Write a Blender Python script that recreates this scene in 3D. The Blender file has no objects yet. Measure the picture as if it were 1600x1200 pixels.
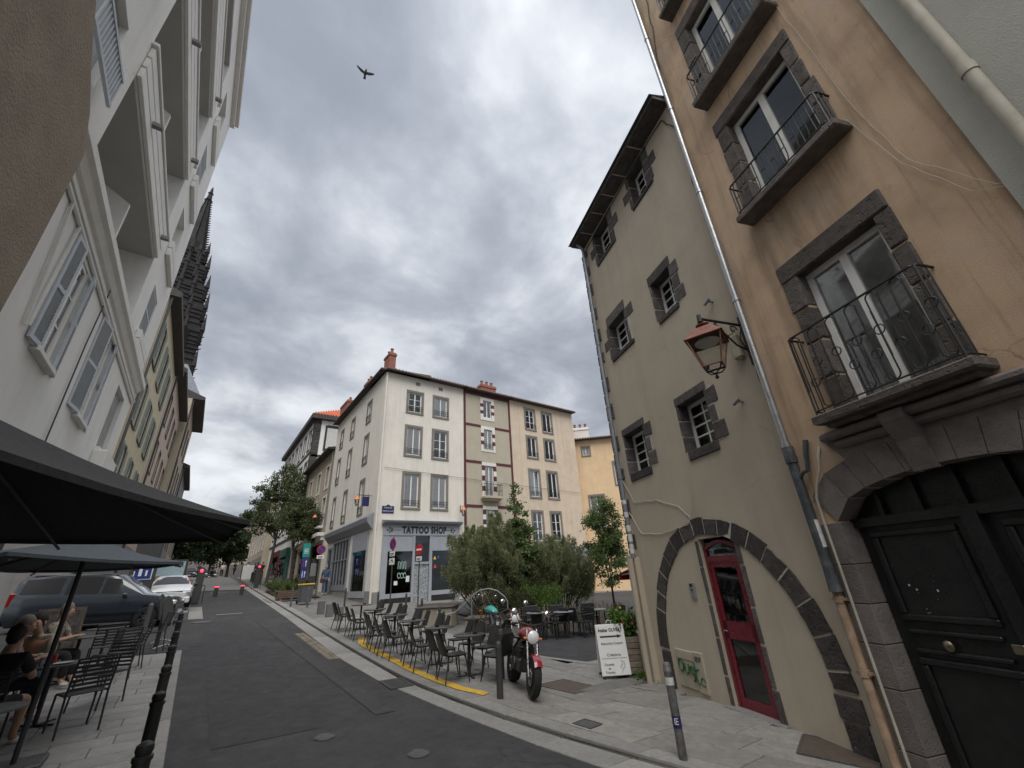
import bpy, math, random
import numpy as np
from mathutils import Vector, Matrix
random.seed(7); rng = np.random.default_rng(11)
R = math.radians
sc = bpy.context.scene
COL = sc.collection
# ------------------------------------------------------------------ camera
cam = bpy.data.cameras.new('camera'); camo = bpy.data.objects.new('camera', cam); COL.objects.link(camo)
cam.sensor_fit = 'HORIZONTAL'; cam.sensor_width = 36.0; cam.lens = 645.0 / 1600.0 * 36.0
cam.clip_start = 0.05; cam.clip_end = 3000
def cam_matrix():
    pitch, roll, ya = R(24.68), R(-3.49), R(-36.5)
    up = Vector((math.sin(roll)*math.cos(pitch), math.cos(roll)*math.cos(pitch), -math.sin(pitch)))
    fw = Vector((0, 0, -1)); fw = (fw - up*fw.dot(up)).normalized(); rt = fw.cross(up)
    y = fw*math.cos(ya) + rt*math.sin(ya); x = y.cross(up)
    return Matrix((x, y, up)).to_4x4()
camo.matrix_world = Matrix.Translation((0, 0, 2.03)) @ cam_matrix()
sc.camera = camo
# ------------------------------------------------------------------ light
SUN_EL, SUN_AZ = 62.0, 205.0          # azimuth clockwise from +Y (the street direction)
sund = bpy.data.lights.new('sun', 'SUN'); sund.energy = 1.5; sund.angle = R(55); sund.color = (1.0, .965, .92)
suno = bpy.data.objects.new('sun', sund); COL.objects.link(suno)
sd = Vector((math.sin(R(SUN_AZ))*math.cos(R(SUN_EL)), math.cos(R(SUN_AZ))*math.cos(R(SUN_EL)), math.sin(R(SUN_EL))))
suno.rotation_euler = (-sd).to_track_quat('-Z', 'Y').to_euler()
suno.location = (0, -20, 40)
world = bpy.data.worlds.new('World'); sc.world = world; world.use_nodes = True
wn = world.node_tree; wn.nodes.clear()
def wnode(t, **k):
    n = wn.nodes.new(t)
    for a, b in k.items(): setattr(n, a, b)
    return n
def wmath(op, a, b=None, c=None):
    n = wnode('ShaderNodeMath', operation=op)
    for i, v in enumerate((a, b, c)):
        if v is None: continue
        if isinstance(v, (int, float)): n.inputs[i].default_value = v
        else: wn.links.new(v, n.inputs[i])
    return n.outputs[0]
def wramp(fac, stops):
    n = wnode('ShaderNodeValToRGB'); n.color_ramp.interpolation = 'B_SPLINE'
    e = n.color_ramp.elements
    while len(e) < len(stops): e.new(.5)
    for el, (p, c) in zip(e, stops): el.position = p; el.color = (*c, 1)
    wn.links.new(fac, n.inputs[0]); return n.outputs[0]
sky = wnode('ShaderNodeTexSky', sky_type='NISHITA'); sky.sun_disc = False
sky.sun_elevation = R(SUN_EL); sky.sun_rotation = R(SUN_AZ)
tc = wnode('ShaderNodeTexCoord'); sep = wnode('ShaderNodeSeparateXYZ'); wn.links.new(tc.outputs['Generated'], sep.inputs[0])
zz = wmath('MAXIMUM', wmath('ADD', sep.outputs[2], .24), .05)
comb = wnode('ShaderNodeCombineXYZ')
wn.links.new(wmath('DIVIDE', sep.outputs[0], zz), comb.inputs[0]); wn.links.new(wmath('DIVIDE', sep.outputs[1], zz), comb.inputs[1])
def wnoise(scale, detail, rough, off, dist=0):
    mp = wnode('ShaderNodeMapping'); mp.inputs['Location'].default_value = off; wn.links.new(comb.outputs[0], mp.inputs[0])
    n = wnode('ShaderNodeTexNoise'); n.inputs['Scale'].default_value = scale; n.inputs['Detail'].default_value = detail
    n.inputs['Roughness'].default_value = rough; n.inputs['Distortion'].default_value = dist
    wn.links.new(mp.outputs[0], n.inputs['Vector']); return n.outputs[0]
big = wnoise(1.0, 3, .5, (5.6, 2.9, 0)); mid = wnoise(2.3, 8, .54, (4.1, 6.2, 1), .35); fine = wnoise(8., 6, .55, (1.3, 5.2, 2), .3)
cl = wmath('ADD', wmath('ADD', wmath('MULTIPLY', big, .55), wmath('MULTIPLY', mid, .45)), wmath('MULTIPLY', wmath('SUBTRACT', fine, .5), .09))
ramp = wramp(cl, [(.37, (.205, .226, .268)), (.46, (.305, .33, .376)), (.53, (.465, .488, .528)), (.625, (.77, .79, .815))])
vs = wnode('ShaderNodeVectorMath', operation='SCALE'); vs.inputs['Scale'].default_value = 6.6; wn.links.new(ramp, vs.inputs[0])
vm = wnode('ShaderNodeVectorMath', operation='SCALE'); wn.links.new(vs.outputs[0], vm.inputs[0]); wn.links.new(wmath('ADD', wmath('MULTIPLY', wmath('MAXIMUM', sep.outputs[2], 0.), .42), .72), vm.inputs['Scale']); cloud = vm.outputs[0]
skl = wnode('ShaderNodeMixRGB', blend_type='MIX'); skl.inputs[0].default_value = .97
wn.links.new(sky.outputs[0], skl.inputs[1]); wn.links.new(cloud, skl.inputs[2])
bg = wnode('ShaderNodeBackground'); bg.inputs[1].default_value = 0.1; wn.links.new(skl.outputs[0], bg.inputs[0])
wo = wnode('ShaderNodeOutputWorld'); wn.links.new(bg.outputs[0], wo.inputs[0])
sc.view_settings.view_transform = 'Standard'; sc.view_settings.look = 'None'; sc.view_settings.exposure = 1.2
sc.view_settings.gamma = 1.0; sc.view_settings.use_curve_mapping = False

# ------------------------------------------------------------------ materials
MATS = {}
def mat(name, col, rough=.8, var=.12, scale=6., bump=.15, bscale=60., metal=0., streak=0., patch=0., coat=0., emit=None, rnd=0., spec=.5, patch_col=None, pscale=.6, crack=0., speck=0., spots=0., pit=0.):
    if name in MATS: return MATS[name]
    m = bpy.data.materials.new(name); m.use_nodes = True; nt = m.node_tree; N = nt.nodes; L = nt.links
    b = N['Principled BSDF']; b.inputs['Roughness'].default_value = rough; b.inputs['Metallic'].default_value = metal
    b.inputs['Specular IOR Level'].default_value = spec
    if coat: b.inputs['Coat Weight'].default_value = coat; b.inputs['Coat Roughness'].default_value = .08
    t = N.new('ShaderNodeTexCoord')
    def noise(s, d=5, mp=None, r=.6):
        n = N.new('ShaderNodeTexNoise'); n.inputs['Scale'].default_value = s; n.inputs['Detail'].default_value = d; n.inputs['Roughness'].default_value = r
        if mp:
            q = N.new('ShaderNodeMapping'); q.inputs['Scale'].default_value = mp; L.new(t.outputs['Object'], q.inputs[0]); L.new(q.outputs[0], n.inputs['Vector'])
        else: L.new(t.outputs['Object'], n.inputs['Vector'])
        return n.outputs[0]
    def mix(fac, a, bb, typ='MIX'):
        x = N.new('ShaderNodeMixRGB'); x.blend_type = typ
        for i, v in enumerate((fac, a, bb)):
            if isinstance(v, (int, float)): x.inputs[i].default_value = v
            elif isinstance(v, tuple): x.inputs[i].default_value = (*v, 1)
            else: L.new(v, x.inputs[i])
        return x.outputs[0]
    def rng_(src, a, bb, c, d):
        x = N.new('ShaderNodeMapRange'); x.inputs[1].default_value = a; x.inputs[2].default_value = bb; x.inputs[3].default_value = c; x.inputs[4].default_value = d
        L.new(src, x.inputs[0]); return x.outputs[0]
    lo = tuple(c*(1-var) for c in col); hi = tuple(min(1, c*(1+var)) for c in col)
    c = mix(rng_(noise(scale), .32, .68, 0, 1), lo, hi)
    if patch:
        pc = patch_col or tuple(x*.55 for x in col)
        c = mix(rng_(noise(pscale, 6, r=.65), .48, .72, 0, patch), c, pc)
    if speck: c = mix(1., c, mix(rng_(noise(130., 3, r=.8), .38, .64, 0, 1), (1-speck,)*3, (1+speck,)*3), 'MULTIPLY')
    if spots: c = mix(rng_(noise(5.5, 3, r=.7), .64, .70, 0, spots), c, tuple(x*.45 for x in col))
    if crack:
        vo = N.new('ShaderNodeTexVoronoi'); vo.feature = 'DISTANCE_TO_EDGE'; vo.inputs['Scale'].default_value = .55
        ds = N.new('ShaderNodeMixRGB'); ds.blend_type = 'ADD'; ds.inputs[0].default_value = .45; nz = N.new('ShaderNodeTexNoise'); nz.inputs['Scale'].default_value = 2.2; nz.inputs['Detail'].default_value = 8
        L.new(t.outputs['Object'], nz.inputs['Vector']); L.new(t.outputs['Object'], ds.inputs[1]); L.new(nz.outputs['Color'], ds.inputs[2]); L.new(ds.outputs[0], vo.inputs['Vector'])
        cm = N.new('ShaderNodeMath'); cm.operation = 'MULTIPLY'; L.new(rng_(vo.outputs['Distance'], .002, .007, crack, 0), cm.inputs[0]); L.new(rng_(noise(.9, 3), .5, .6, 0, 1), cm.inputs[1])
        c = mix(cm.outputs[0], c, tuple(x*.35 for x in col))
    if streak:
        c = mix(rng_(noise(1.6, 5, (2.2, 2.2, .16)), .5, .74, 0, streak), c, tuple(x*.42 for x in col)); c = mix(rng_(noise(3.1, 6, (4.5, 4.5, .22)), .56, .72, 0, streak*.7), c, tuple(x*.5 for x in col))
    if rnd:
        oi = N.new('ShaderNodeObjectInfo'); c = mix(1., c, mix(oi.outputs['Random'], (1-rnd,)*3, (1+rnd*.6,)*3), 'MULTIPLY')
    L.new(c, b.inputs['Base Color'])
    if bump:
        bp = N.new('ShaderNodeBump'); bp.inputs['Strength'].default_value = bump; bp.inputs['Distance'].default_value = .012
        hs = noise(bscale, 4)
        if pit:
            pm = N.new('ShaderNodeMath'); pm.operation = 'ADD'; L.new(hs, pm.inputs[0]); L.new(rng_(noise(bscale*.45, 2), .3, .42, -pit, 0), pm.inputs[1]); hs = pm.outputs[0]
        L.new(hs, bp.inputs['Height']); L.new(bp.outputs[0], b.inputs['Normal'])
        L.new(rng_(noise(scale*2.3), .3, .7, max(0, rough-.12), min(1, rough+.1)), b.inputs['Roughness'])
    if emit:
        b.inputs['Emission Color'].default_value = (*emit[:3], 1); b.inputs['Emission Strength'].default_value = emit[3]
    MATS[name] = m; return m
def glass_mat(name, tint=(.98, .985, .985), refl=.1):
    m = bpy.data.materials.new(name); m.use_nodes = True; nt = m.node_tree; N = nt.nodes; L = nt.links; N.clear()
    tr = N.new('ShaderNodeBsdfTransparent'); tr.inputs[0].default_value = (*tint, 1)
    gl = N.new('ShaderNodeBsdfGlossy'); gl.inputs['Roughness'].default_value = .03; gl.inputs[0].default_value = (.9, .93, .95, 1)
    fr = N.new('ShaderNodeFresnel'); fr.inputs[0].default_value = 1.5
    ad = N.new('ShaderNodeMath'); ad.operation = 'ADD'; ad.inputs[1].default_value = refl*.25; L.new(fr.outputs[0], ad.inputs[0])
    mx = N.new('ShaderNodeMixShader'); L.new(ad.outputs[0], mx.inputs[0]); L.new(tr.outputs[0], mx.inputs[1]); L.new(gl.outputs[0], mx.inputs[2])
    o = N.new('ShaderNodeOutputMaterial'); L.new(mx.outputs[0], o.inputs[0]); MATS[name] = m; return m
def leaf_mat(name, c1, c2, trans=.3, scale=3.):
    m = bpy.data.materials.new(name); m.use_nodes = True; nt = m.node_tree; N = nt.nodes; L = nt.links
    b = N['Principled BSDF']; b.inputs['Roughness'].default_value = .6; b.inputs['Specular IOR Level'].default_value = .3
    t = N.new('ShaderNodeTexCoord'); n = N.new('ShaderNodeTexNoise'); n.inputs['Scale'].default_value = scale; n.inputs['Detail'].default_value = 7; n.inputs['Roughness'].default_value = .75
    L.new(t.outputs['Object'], n.inputs['Vector'])
    r = N.new('ShaderNodeValToRGB'); r.color_ramp.elements[0].position = .35; r.color_ramp.elements[1].position = .66
    r.color_ramp.elements[0].color = (*c1, 1); r.color_ramp.elements[1].color = (*c2, 1); L.new(n.outputs[0], r.inputs[0]); L.new(r.outputs[0], b.inputs['Base Color'])
    td = N.new('ShaderNodeBsdfTranslucent'); L.new(r.outputs[0], td.inputs[0]); mx = N.new('ShaderNodeMixShader'); mx.inputs[0].default_value = trans
    L.new(b.outputs[0], mx.inputs[1]); L.new(td.outputs[0], mx.inputs[2]); L.new(mx.outputs[0], N['Material Output'].inputs[0]); MATS[name] = m; return m
# ------------------------------------------------------------------ mesh helpers
class MB:
    def __init__(s): s.v = []; s.f = []
    def add(s, vs, fs):
        o = len(s.v); s.v += [tuple(x) for x in vs]; s.f += [tuple(i+o for i in f) for f in fs]; return s
    def box(s, a, b, M=None):
        (x0, y0, z0), (x1, y1, z1) = a, b
        if x0 > x1: x0, x1 = x1, x0
        if y0 > y1: y0, y1 = y1, y0
        if z0 > z1: z0, z1 = z1, z0
        vs = [Vector(p) for p in ((x0,y0,z0),(x1,y0,z0),(x1,y1,z0),(x0,y1,z0),(x0,y0,z1),(x1,y0,z1),(x1,y1,z1),(x0,y1,z1))]
        if M: vs = [M @ p for p in vs]
        return s.add(vs, [(0,3,2,1),(4,5,6,7),(0,1,5,4),(1,2,6,5),(2,3,7,6),(3,0,4,7)])
    def cbox(s, a, b, c, M=None):
        """chamfered box"""
        (x0, y0, z0), (x1, y1, z1) = a, b
        x0, x1 = min(x0, x1), max(x0, x1); y0, y1 = min(y0, y1), max(y0, y1); z0, z1 = min(z0, z1), max(z0, z1)
        c = min(c, (x1-x0)*.4, (y1-y0)*.4, (z1-z0)*.4); vs = []; 
        for x, sx in ((x0, 1), (x1, -1)):
            for y, sy in ((y0, 1), (y1, -1)):
                for z, sz in ((z0, 1), (z1, -1)):
                    vs += [(x, y+sy*c, z+sz*c), (x+sx*c, y, z+sz*c), (x+sx*c, y+sy*c, z)]
        vs = [Vector(p) for p in vs]
        if M: vs = [M @ p for p in vs]
        I = lambda ix, iy, iz, k: (ix*4+iy*2+iz)*3+k
        fs = [(I(0,0,0,0),I(0,0,1,0),I(0,1,1,0),I(0,1,0,0)), (I(1,0,0,0),I(1,1,0,0),I(1,1,1,0),I(1,0,1,0)),
              (I(0,0,0,1),I(1,0,0,1),I(1,0,1,1),I(0,0,1,1)), (I(0,1,0,1),I(0,1,1,1),I(1,1,1,1),I(1,1,0,1)),
              (I(0,0,0,2),I(0,1,0,2),I(1,1,0,2),I(1,0,0,2)), (I(0,0,1,2),I(1,0,1,2),I(1,1,1,2),I(0,1,1,2))]
        for iy in (0,1):
            for iz in (0,1): q=(I(0,iy,iz,1),I(1,iy,iz,1),I(1,iy,iz,2),I(0,iy,iz,2)); fs.append(q if iy==iz else q[::-1])
        for ix in (0,1):
            for iz in (0,1): q=(I(ix,0,iz,0),I(ix,0,iz,2),I(ix,1,iz,2),I(ix,1,iz,0)); fs.append(q if ix!=iz else q[::-1])
        for ix in (0,1):
            for iy in (0,1): q=(I(ix,iy,0,0),I(ix,iy,0,1),I(ix,iy,1,1),I(ix,iy,1,0)); fs.append(q if ix==iy else q[::-1])
        for ix in (0,1):
            for iy in (0,1):
                for iz in (0,1): fs.append((I(ix,iy,iz,0),I(ix,iy,iz,1),I(ix,iy,iz,2)))
        return s.add(vs, fs)
    def cj(s, a, b, c, j=.007, M=None):
        n0 = len(s.v); s.cbox(a, b, c, M)
        for i in range(n0, len(s.v)): s.v[i] = tuple(x+random.uniform(-j, j) for x in s.v[i])
        return s
    def cyl(s, p0, p1, r0, r1=None, n=10, caps=True):
        r1 = r0 if r1 is None else r1; p0 = Vector(p0); p1 = Vector(p1); d = (p1-p0)
        if d.length < 1e-6: return s
        q = d.normalized(); a = q.orthogonal().normalized(); b = q.cross(a)
        vs = []
        for p, r in ((p0, r0), (p1, r1)):
            for i in range(n):
                t = 2*math.pi*i/n; vs.append(p + (a*math.cos(t)+b*math.sin(t))*r)
        fs = [(i, (i+1) % n, n+(i+1) % n, n+i) for i in range(n)]
        if caps: fs += [tuple(range(n-1, -1, -1)), tuple(range(n, 2*n))]
        return s.add(vs, fs)
    def tube(s, pts, r, n=6, closed=False):
        pts = [Vector(p) for p in pts]; m = len(pts); rs = r if isinstance(r, (list, tuple)) else [r]*m
        vs = []; prev = None
        for i, p in enumerate(pts):
            if closed: d = (pts[(i+1) % m]-pts[i-1])
            else: d = pts[min(i+1, m-1)]-pts[max(i-1, 0)]
            d.normalize()
            if prev is None: a = d.orthogonal().normalized()
            else:
                a = prev - d*prev.dot(d); a = a.normalized() if a.length > 1e-5 else d.orthogonal().normalized()
            prev = a; b = d.cross(a)
            for k in range(n):
                t = 2*math.pi*k/n; vs.append(p+(a*math.cos(t)+b*math.sin(t))*rs[i])
        fs = []
        for i in range(m if closed else m-1):
            j = (i+1) % m
            for k in range(n): fs.append((i*n+k, i*n+(k+1) % n, j*n+(k+1) % n, j*n+k))
        if not closed: fs += [tuple(range(n-1, -1, -1)), tuple(range((m-1)*n, m*n))]
        return s.add(vs, fs)
    def lathe(s, prof, c=(0,0,0), n=16, M=None):
        vs = []; c = Vector(c)
        for r, z in prof:
            for i in range(n):
                t = 2*math.pi*i/n; p = Vector((r*math.cos(t), r*math.sin(t), z)); vs.append((M @ p if M else p)+c)
        fs = [(i*n+k, i*n+(k+1) % n, (i+1)*n+(k+1) % n, (i+1)*n+k) for i in range(len(prof)-1) for k in range(n)]
        fs += [tuple(range(n-1, -1, -1)), tuple(range((len(prof)-1)*n, len(prof)*n))]
        return s.add(vs, fs)
    def prism(s, poly, y0, y1, M=None):
        """poly in (x,z), extruded along y"""
        n = len(poly); vs = [Vector((x, y0, z)) for x, z in poly]+[Vector((x, y1, z)) for x, z in poly]
        if M: vs = [M @ p for p in vs]
        return s.add(vs, [tuple(range(n)), tuple(range(2*n-1, n-1, -1))]+[((i+1) % n, i, n+i, n+(i+1) % n) for i in range(n)])
    def grid(s, P):
        """P: rows of points"""
        h = len(P); w = len(P[0])
        return s.add([p for r in P for p in r], [(i*w+j, i*w+j+1, (i+1)*w+j+1, (i+1)*w+j) for i in range(h-1) for j in range(w-1)])
    def mesh(s, name, m, smooth=False):
        me = bpy.data.meshes.new(name); me.from_pydata(s.v, [], s.f)
        if smooth: me.polygons.foreach_set('use_smooth', [True]*len(me.polygons)); 
        if m: me.materials.append(MATS[m] if isinstance(m, str) else m)
        me.validate(); me.update(); return me
    def build(s, name, m, parent=None, smooth=False, angle=None):
        me = s.mesh(name, m, smooth)
        if smooth: 
            try: me.set_sharp_from_angle(angle=R(angle or 40))
            except Exception: pass
        return link(name, me, parent)
def link(name, me, parent=None):
    o = bpy.data.objects.new(name, me); COL.objects.link(o)
    if parent is not None: o.parent = parent
    return o
def tag(o, label, cat, group=None):
    o['label'] = label; o['category'] = cat
    if group: o['group'] = group
    return o
def struct(o): o['kind'] = 'structure'; return o
def stuff(o): o['kind'] = 'stuff'; return o
def thing(name, label, cat, loc=(0,0,0), rz=0, group=None):
    o = bpy.data.objects.new(name, None); COL.objects.link(o); o.empty_display_size = .1
    o.location = loc; o.rotation_euler = (0, 0, rz); return tag(o, label, cat, group)
def copy_tree(o, loc=None, rz=None, label=None, parent=None):
    c = o.copy(); COL.objects.link(c); c.parent = parent
    if loc is not None: c.location = loc
    if rz is not None: c.rotation_euler = (0, 0, rz)
    if label: c['label'] = label
    for ch in list(o.children): copy_tree(ch, parent=c)
    return c
def text_mesh(txt, size, depth=.004, bold=0., spacing=1., align='CENTER', sx=1.):
    cu = bpy.data.curves.new('t', 'FONT'); cu.body = txt; cu.size = size; cu.extrude = depth; cu.align_x = align; cu.align_y = 'CENTER'
    cu.offset = bold; cu.space_character = spacing; cu.resolution_u = 3
    o = bpy.data.objects.new('t', cu); COL.objects.link(o); bpy.context.view_layer.update()
    me = bpy.data.meshes.new_from_object(o.evaluated_get(bpy.context.evaluated_depsgraph_get()))
    bpy.data.objects.remove(o); bpy.data.curves.remove(cu)
    if sx != 1.: me.transform(Matrix.Diagonal((sx, 1, 1, 1)))
    return me
def put_text(name, txt, size, m, parent, loc, rot=(R(90), 0, 0), **k):
    me = text_mesh(txt, size, **k); me.materials.clear(); me.materials.append(MATS[m]); o = link(name, me, parent); o.location = loc; o.rotation_euler = rot; return o
# ------------------------------------------------------------------ terrain
def S(t): t = min(1, max(0, t)); return t*t*(3-2*t)
def G(x, y):
    yy = y if y < 70 else 70+(y-70)*.15
    return -0.1564-0.0258*min(x, 40)+0.0569*yy-.22*S((x-4.2)/3.5)*S((y-3)/4)*(1-S((y-9)/9))
def lerp_tab(t, tab):
    if t <= tab[0][0]: return tab[0][1]
    for (a, b), (c, d) in zip(tab, tab[1:]):
        if t <= c: return b+(d-b)*(t-a)/(c-a)
    return tab[-1][1]
ASPH = [(-8, 8.4), (0, 5.7), (3, 4.62), (4.9, 4.05), (6.9, 3.68), (9.4, 3.33), (12, 3.22), (21, 3.4), (40, 3.55), (90, 4.2)]
JOINT = [(-8, 9.0), (0, 6.3), (3, 5.12), (5.1, 4.47), (6.4, 4.15), (8, 3.88), (9.5, 3.74), (12.9, 3.72), (23, 3.84), (40, 4.0), (90, 4.65)]
def frame_at(x, y, z, rz):
    """matrix at a ground point, tilted with the slope"""
    e = .4; n = Vector((-(G(x+e, y)-G(x-e, y))/(2*e), -(G(x, y+e)-G(x, y-e))/(2*e), 1)).normalized()
    X = Vector((math.cos(rz), math.sin(rz), 0)); X = (X-n*X.dot(n)).normalized(); Y = n.cross(X)
    m = Matrix((X, Y, n)).transposed().to_4x4(); m.translation = (x, y, z); return m
# wall frames: local X to the right when facing the wall, local Y into the wall, Z up
def wall_frame(o, origin, right):
    o.location = origin; o.rotation_euler = (0, 0, math.atan2(right[1], right[0]))
def facade(u0, u1, z0, z1, ops, depth=.22, back=6., mb=None, y=0., sides=True):
    mb = mb or MB(); us = sorted({u0, u1, *[v for o in ops for v in o[:2]]}); zs = sorted({z0, z1, *[v for o in ops for v in o[2:4]]})
    for a, b in zip(us, us[1:]):
        for c, d in zip(zs, zs[1:]):
            mu, mz = (a+b)/2, (c+d)/2
            if any(o[0] < mu < o[1] and o[2] < mz < o[3] for o in ops): continue
            mb.add([(a, y, c), (b, y, c), (b, y, d), (a, y, d)], [(0, 1, 2, 3)])
    for o in ops:
        a, b, c, d = o[:4]; D = o[4] if len(o) > 4 else depth
        mb.add([(a, y, c), (b, y, c), (b, y, d), (a, y, d), (a, y+D, c), (b, y+D, c), (b, y+D, d), (a, y+D, d)], [(0, 4, 5, 1), (1, 5, 6, 2), (2, 6, 7, 3), (3, 7, 4, 0)])
    if sides:
        mb.add([(u0, y, z0), (u0, back, z0), (u0, back, z1), (u0, y, z1)], [(0, 3, 2, 1)])
        mb.add([(u1, y, z0), (u1, back, z0), (u1, back, z1), (u1, y, z1)], [(0, 1, 2, 3)])
        mb.add([(u0, back, z0), (u1, back, z0), (u1, back, z1), (u0, back, z1)], [(0, 3, 2, 1)])
        mb.add([(u0, y, z1), (u1, y, z1), (u1, back, z1), (u0, back, z1)], [(0, 1, 2, 3)])
    return mb
PANES = {}
def window(parent, u0, u1, z0, z1, y=.15, cols=2, rows=3, fm='paint_white', gm='glass', fr=.055, bar=.025, curtain=None, leaf=True, room='room_dark', openleaf=False):
    """frame mesh > panes, curtain, backing"""
    mb = MB(); d = .05
    mb.box((u0, y, z0), (u0+fr, y+d, z1)); mb.box((u1-fr, y, z0), (u1, y+d, z1)); mb.box((u0+fr, y, z1-fr), (u1-fr, y+d, z1)); mb.box((u0+fr, y, z0), (u1-fr, y+d, z0+fr*1.3))
    A, B, c0, c1 = u0+fr, u1-fr, z0+fr*1.3, z1-fr
    mid = (A+B)/2; cuts = []
    if leaf and cols % 2 == 0:
        mb.box((mid-fr*.6, y-.012, c0), (mid+fr*.6, y+d-.004, c1)); halves = [(A, mid-fr*.6), (mid+fr*.6, B)]; n = cols//2
    else: halves = [(A, B)]; n = cols
    xs = []
    for a, b in halves:
        w = (b-a-bar*(n-1))/n
        for i in range(n):
            xs.append((a+i*(w+bar), a+i*(w+bar)+w))
            if i: mb.box((a+i*(w+bar)-bar, y+.008, c0), (a+i*(w+bar), y+d-.012, c1))
    h = (c1-c0-bar*(rows-1))/rows; zsn = []
    for j in range(rows):
        zsn.append((c0+j*(h+bar), c0+j*(h+bar)+h))
        if j:
            for a, b in halves: mb.box((a, y+.010, c0+j*(h+bar)-bar), (b, y+d-.014, c0+j*(h+bar)))
    o = mb.build('window', fm, parent)
    for a, b in xs:
        for c, e in zsn:
            key = (round(b-a, 3), round(e-c, 3), gm)
            if key not in PANES: PANES[key] = MB().box((0, 0, 0), (b-a, .008, e-c)).mesh('pane', gm)
            p = link('pane', PANES[key], o); p.location = (a, y+.022, c)
    if curtain:
        k = MB(); n = 24; rows_ = []
        for zc in (c0, c1): rows_.append([(A+(B-A)*i/n, y+.043+.008*math.sin(i*2.4), zc) for i in range(n+1)])
        k.grid(rows_).build('curtain', curtain, o, smooth=True)
    MB().box((u0-.02, y+.3, z0-.02), (u1+.02, y+.32, z1+.02)).add([(u0, y+.06, z0), (u0, y+.3, z0), (u0, y+.3, z1), (u0, y+.06, z1), (u1, y+.06, z0), (u1, y+.3, z0), (u1, y+.3, z1), (u1, y+.06, z1)], [(0,1,2,3), (4,7,6,5), (3,2,6,7), (0,4,5,1)]).build('room', room, o)
    return o
def surround(parent, u0, u1, z0, z1, w=.16, proud=.03, m='grey_trim', name='surround', bottom=True, y=0.):
    mb = MB(); p = -proud+y
    mb.cbox((u0-w, p, z0), (u0, y+.02, z1), .006); mb.cbox((u1, p, z0), (u1+w, y+.02, z1), .006); mb.cbox((u0-w, p, z1), (u1+w, y+.02, z1+w), .006)
    if bottom: mb.cbox((u0-w, p-.02, z0-w*.8), (u1+w, y+.02, z0), .006)
    return mb.build(name, m, parent)
def rail_small(parent, u0, u1, z, h=.35, m='iron', y=-.06):
    mb = MB()
    for k in (0, .5, 1): mb.tube([(u0, y, z+h*k), (u1, y, z+h*k)], .012 if k != .5 else .008, 5)
    n = max(3, int((u1-u0)/.16))
    for i in range(n+1):
        u = u0+(u1-u0)*i/n; mb.tube([(u, y, z), (u, y, z+h)], .008, 4)
    for i in range(n):
        u = u0+(u1-u0)*(i+.5)/n; mb.tube([(u+.05*math.cos(t), y, z+h*.72+.05*math.sin(t)) for t in np.linspace(0, 2*math.pi, 9)[:-1]], .006, 4, closed=True)
    return mb.build('railing', m, parent)
def shutter_leaf(parent, u0, u1, z0, z1, y, ang=0., m='shutter_blue', hinge=0):
    """louvred leaf: frame > slats joined"""
    w = u1-u0; mb = MB(); t = .035; f = .06
    mb.box((0, 0, z0), (f, t, z1)); mb.box((w-f, 0, z0), (w, t, z1))
    for zc in (z0, (z0+z1)/2-f/2, z1-f): mb.box((f, .002, zc), (w-f, t-.002, zc+f))
    o = mb.build('shutter', m, parent); o.location = (u0 if hinge == 0 else u1, y, 0); o.rotation_euler = (0, 0, ang)
    if hinge: 
        for v in o.data.vertices: v.co.x -= w
    n = int((z1-z0-2*f)/.055); sl = MB(); off = -w if hinge else 0
    for i in range(n):
        zc = z0+f+(z1-z0-2*f)*(i+.5)/n
        if abs(zc-(z0+z1)/2) < f*.7: continue
        M_ = Matrix.Translation((off+w/2, t/2, zc)) @ Matrix.Rotation(R(38), 4, 'X')
        sl.box((-w/2+f, -.003, -.024), (w/2-f, .003, .024), M_)
    stuff(sl.build('louvres', m, o))
    return o
# ------------------------------------------------------------------ material library
mat('asphalt', (.040, .040, .0425), .88, .22, 2.2, .6, 160, patch=.75, patch_col=(.064, .063, .0615), pscale=.28, speck=.7, crack=.6, spots=.3)
mat('asphalt_old', (.047, .0465, .047), .88, .2, 3., .6, 140, patch=.4, pscale=.5, speck=.5, crack=.8, spots=.3)
mat('asphalt_dark', (.036, .036, .038), .86, .2, 3., .5, 160, patch=.3, pscale=.8)
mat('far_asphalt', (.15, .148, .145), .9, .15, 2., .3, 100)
mat('granite_pale', (.25, .243, .228), .8, .14, 14., .25, 120, rnd=.16, patch=.3, pscale=1.4)
mat('granite_slab', (.24, .23, .215), .82, .16, 9., .3, 120, rnd=.22, patch=.5, pscale=1.7, speck=.3, spots=.5)
mat('granite_left', (.25, .243, .23), .82, .14, 9., .3, 120, rnd=.16, patch=.4, pscale=1.7, speck=.3, spots=.35)
mat('mortar', (.10, .098, .092), .95, .2, 12., .4, 90)
mat('mortar_pale', (.5, .46, .39), .95, .15, 14., .5, 90)
mat('kerb_granite', (.235, .228, .216), .8, .15, 12., .3, 120, rnd=.14, patch=.3)
mat('ground_far', (.16, .155, .145), .95, .2, .5, .2, 30)
mat('yellow_paint', (.55, .34, .035), .75, .2, 12., .3, 90, patch=.6, patch_col=(.3, .24, .12), pscale=5.)
mat('line_white', (.24, .24, .235), .75, .2, 14., .3, 90, patch=.6, patch_col=(.2, .2, .2), pscale=5.)
mat('cast_iron', (.10, .10, .10), .6, .25, 14., .5, 50, metal=.4, patch=.3, pscale=3.)
mat('rust_plate', (.085, .062, .05), .75, .25, 10., .5, 80)
mat('plaster_tan', (.475, .415, .325), .92, .05, 1.3, .35, 130, streak=.16, patch=.3, pscale=.45, crack=.2)
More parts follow.
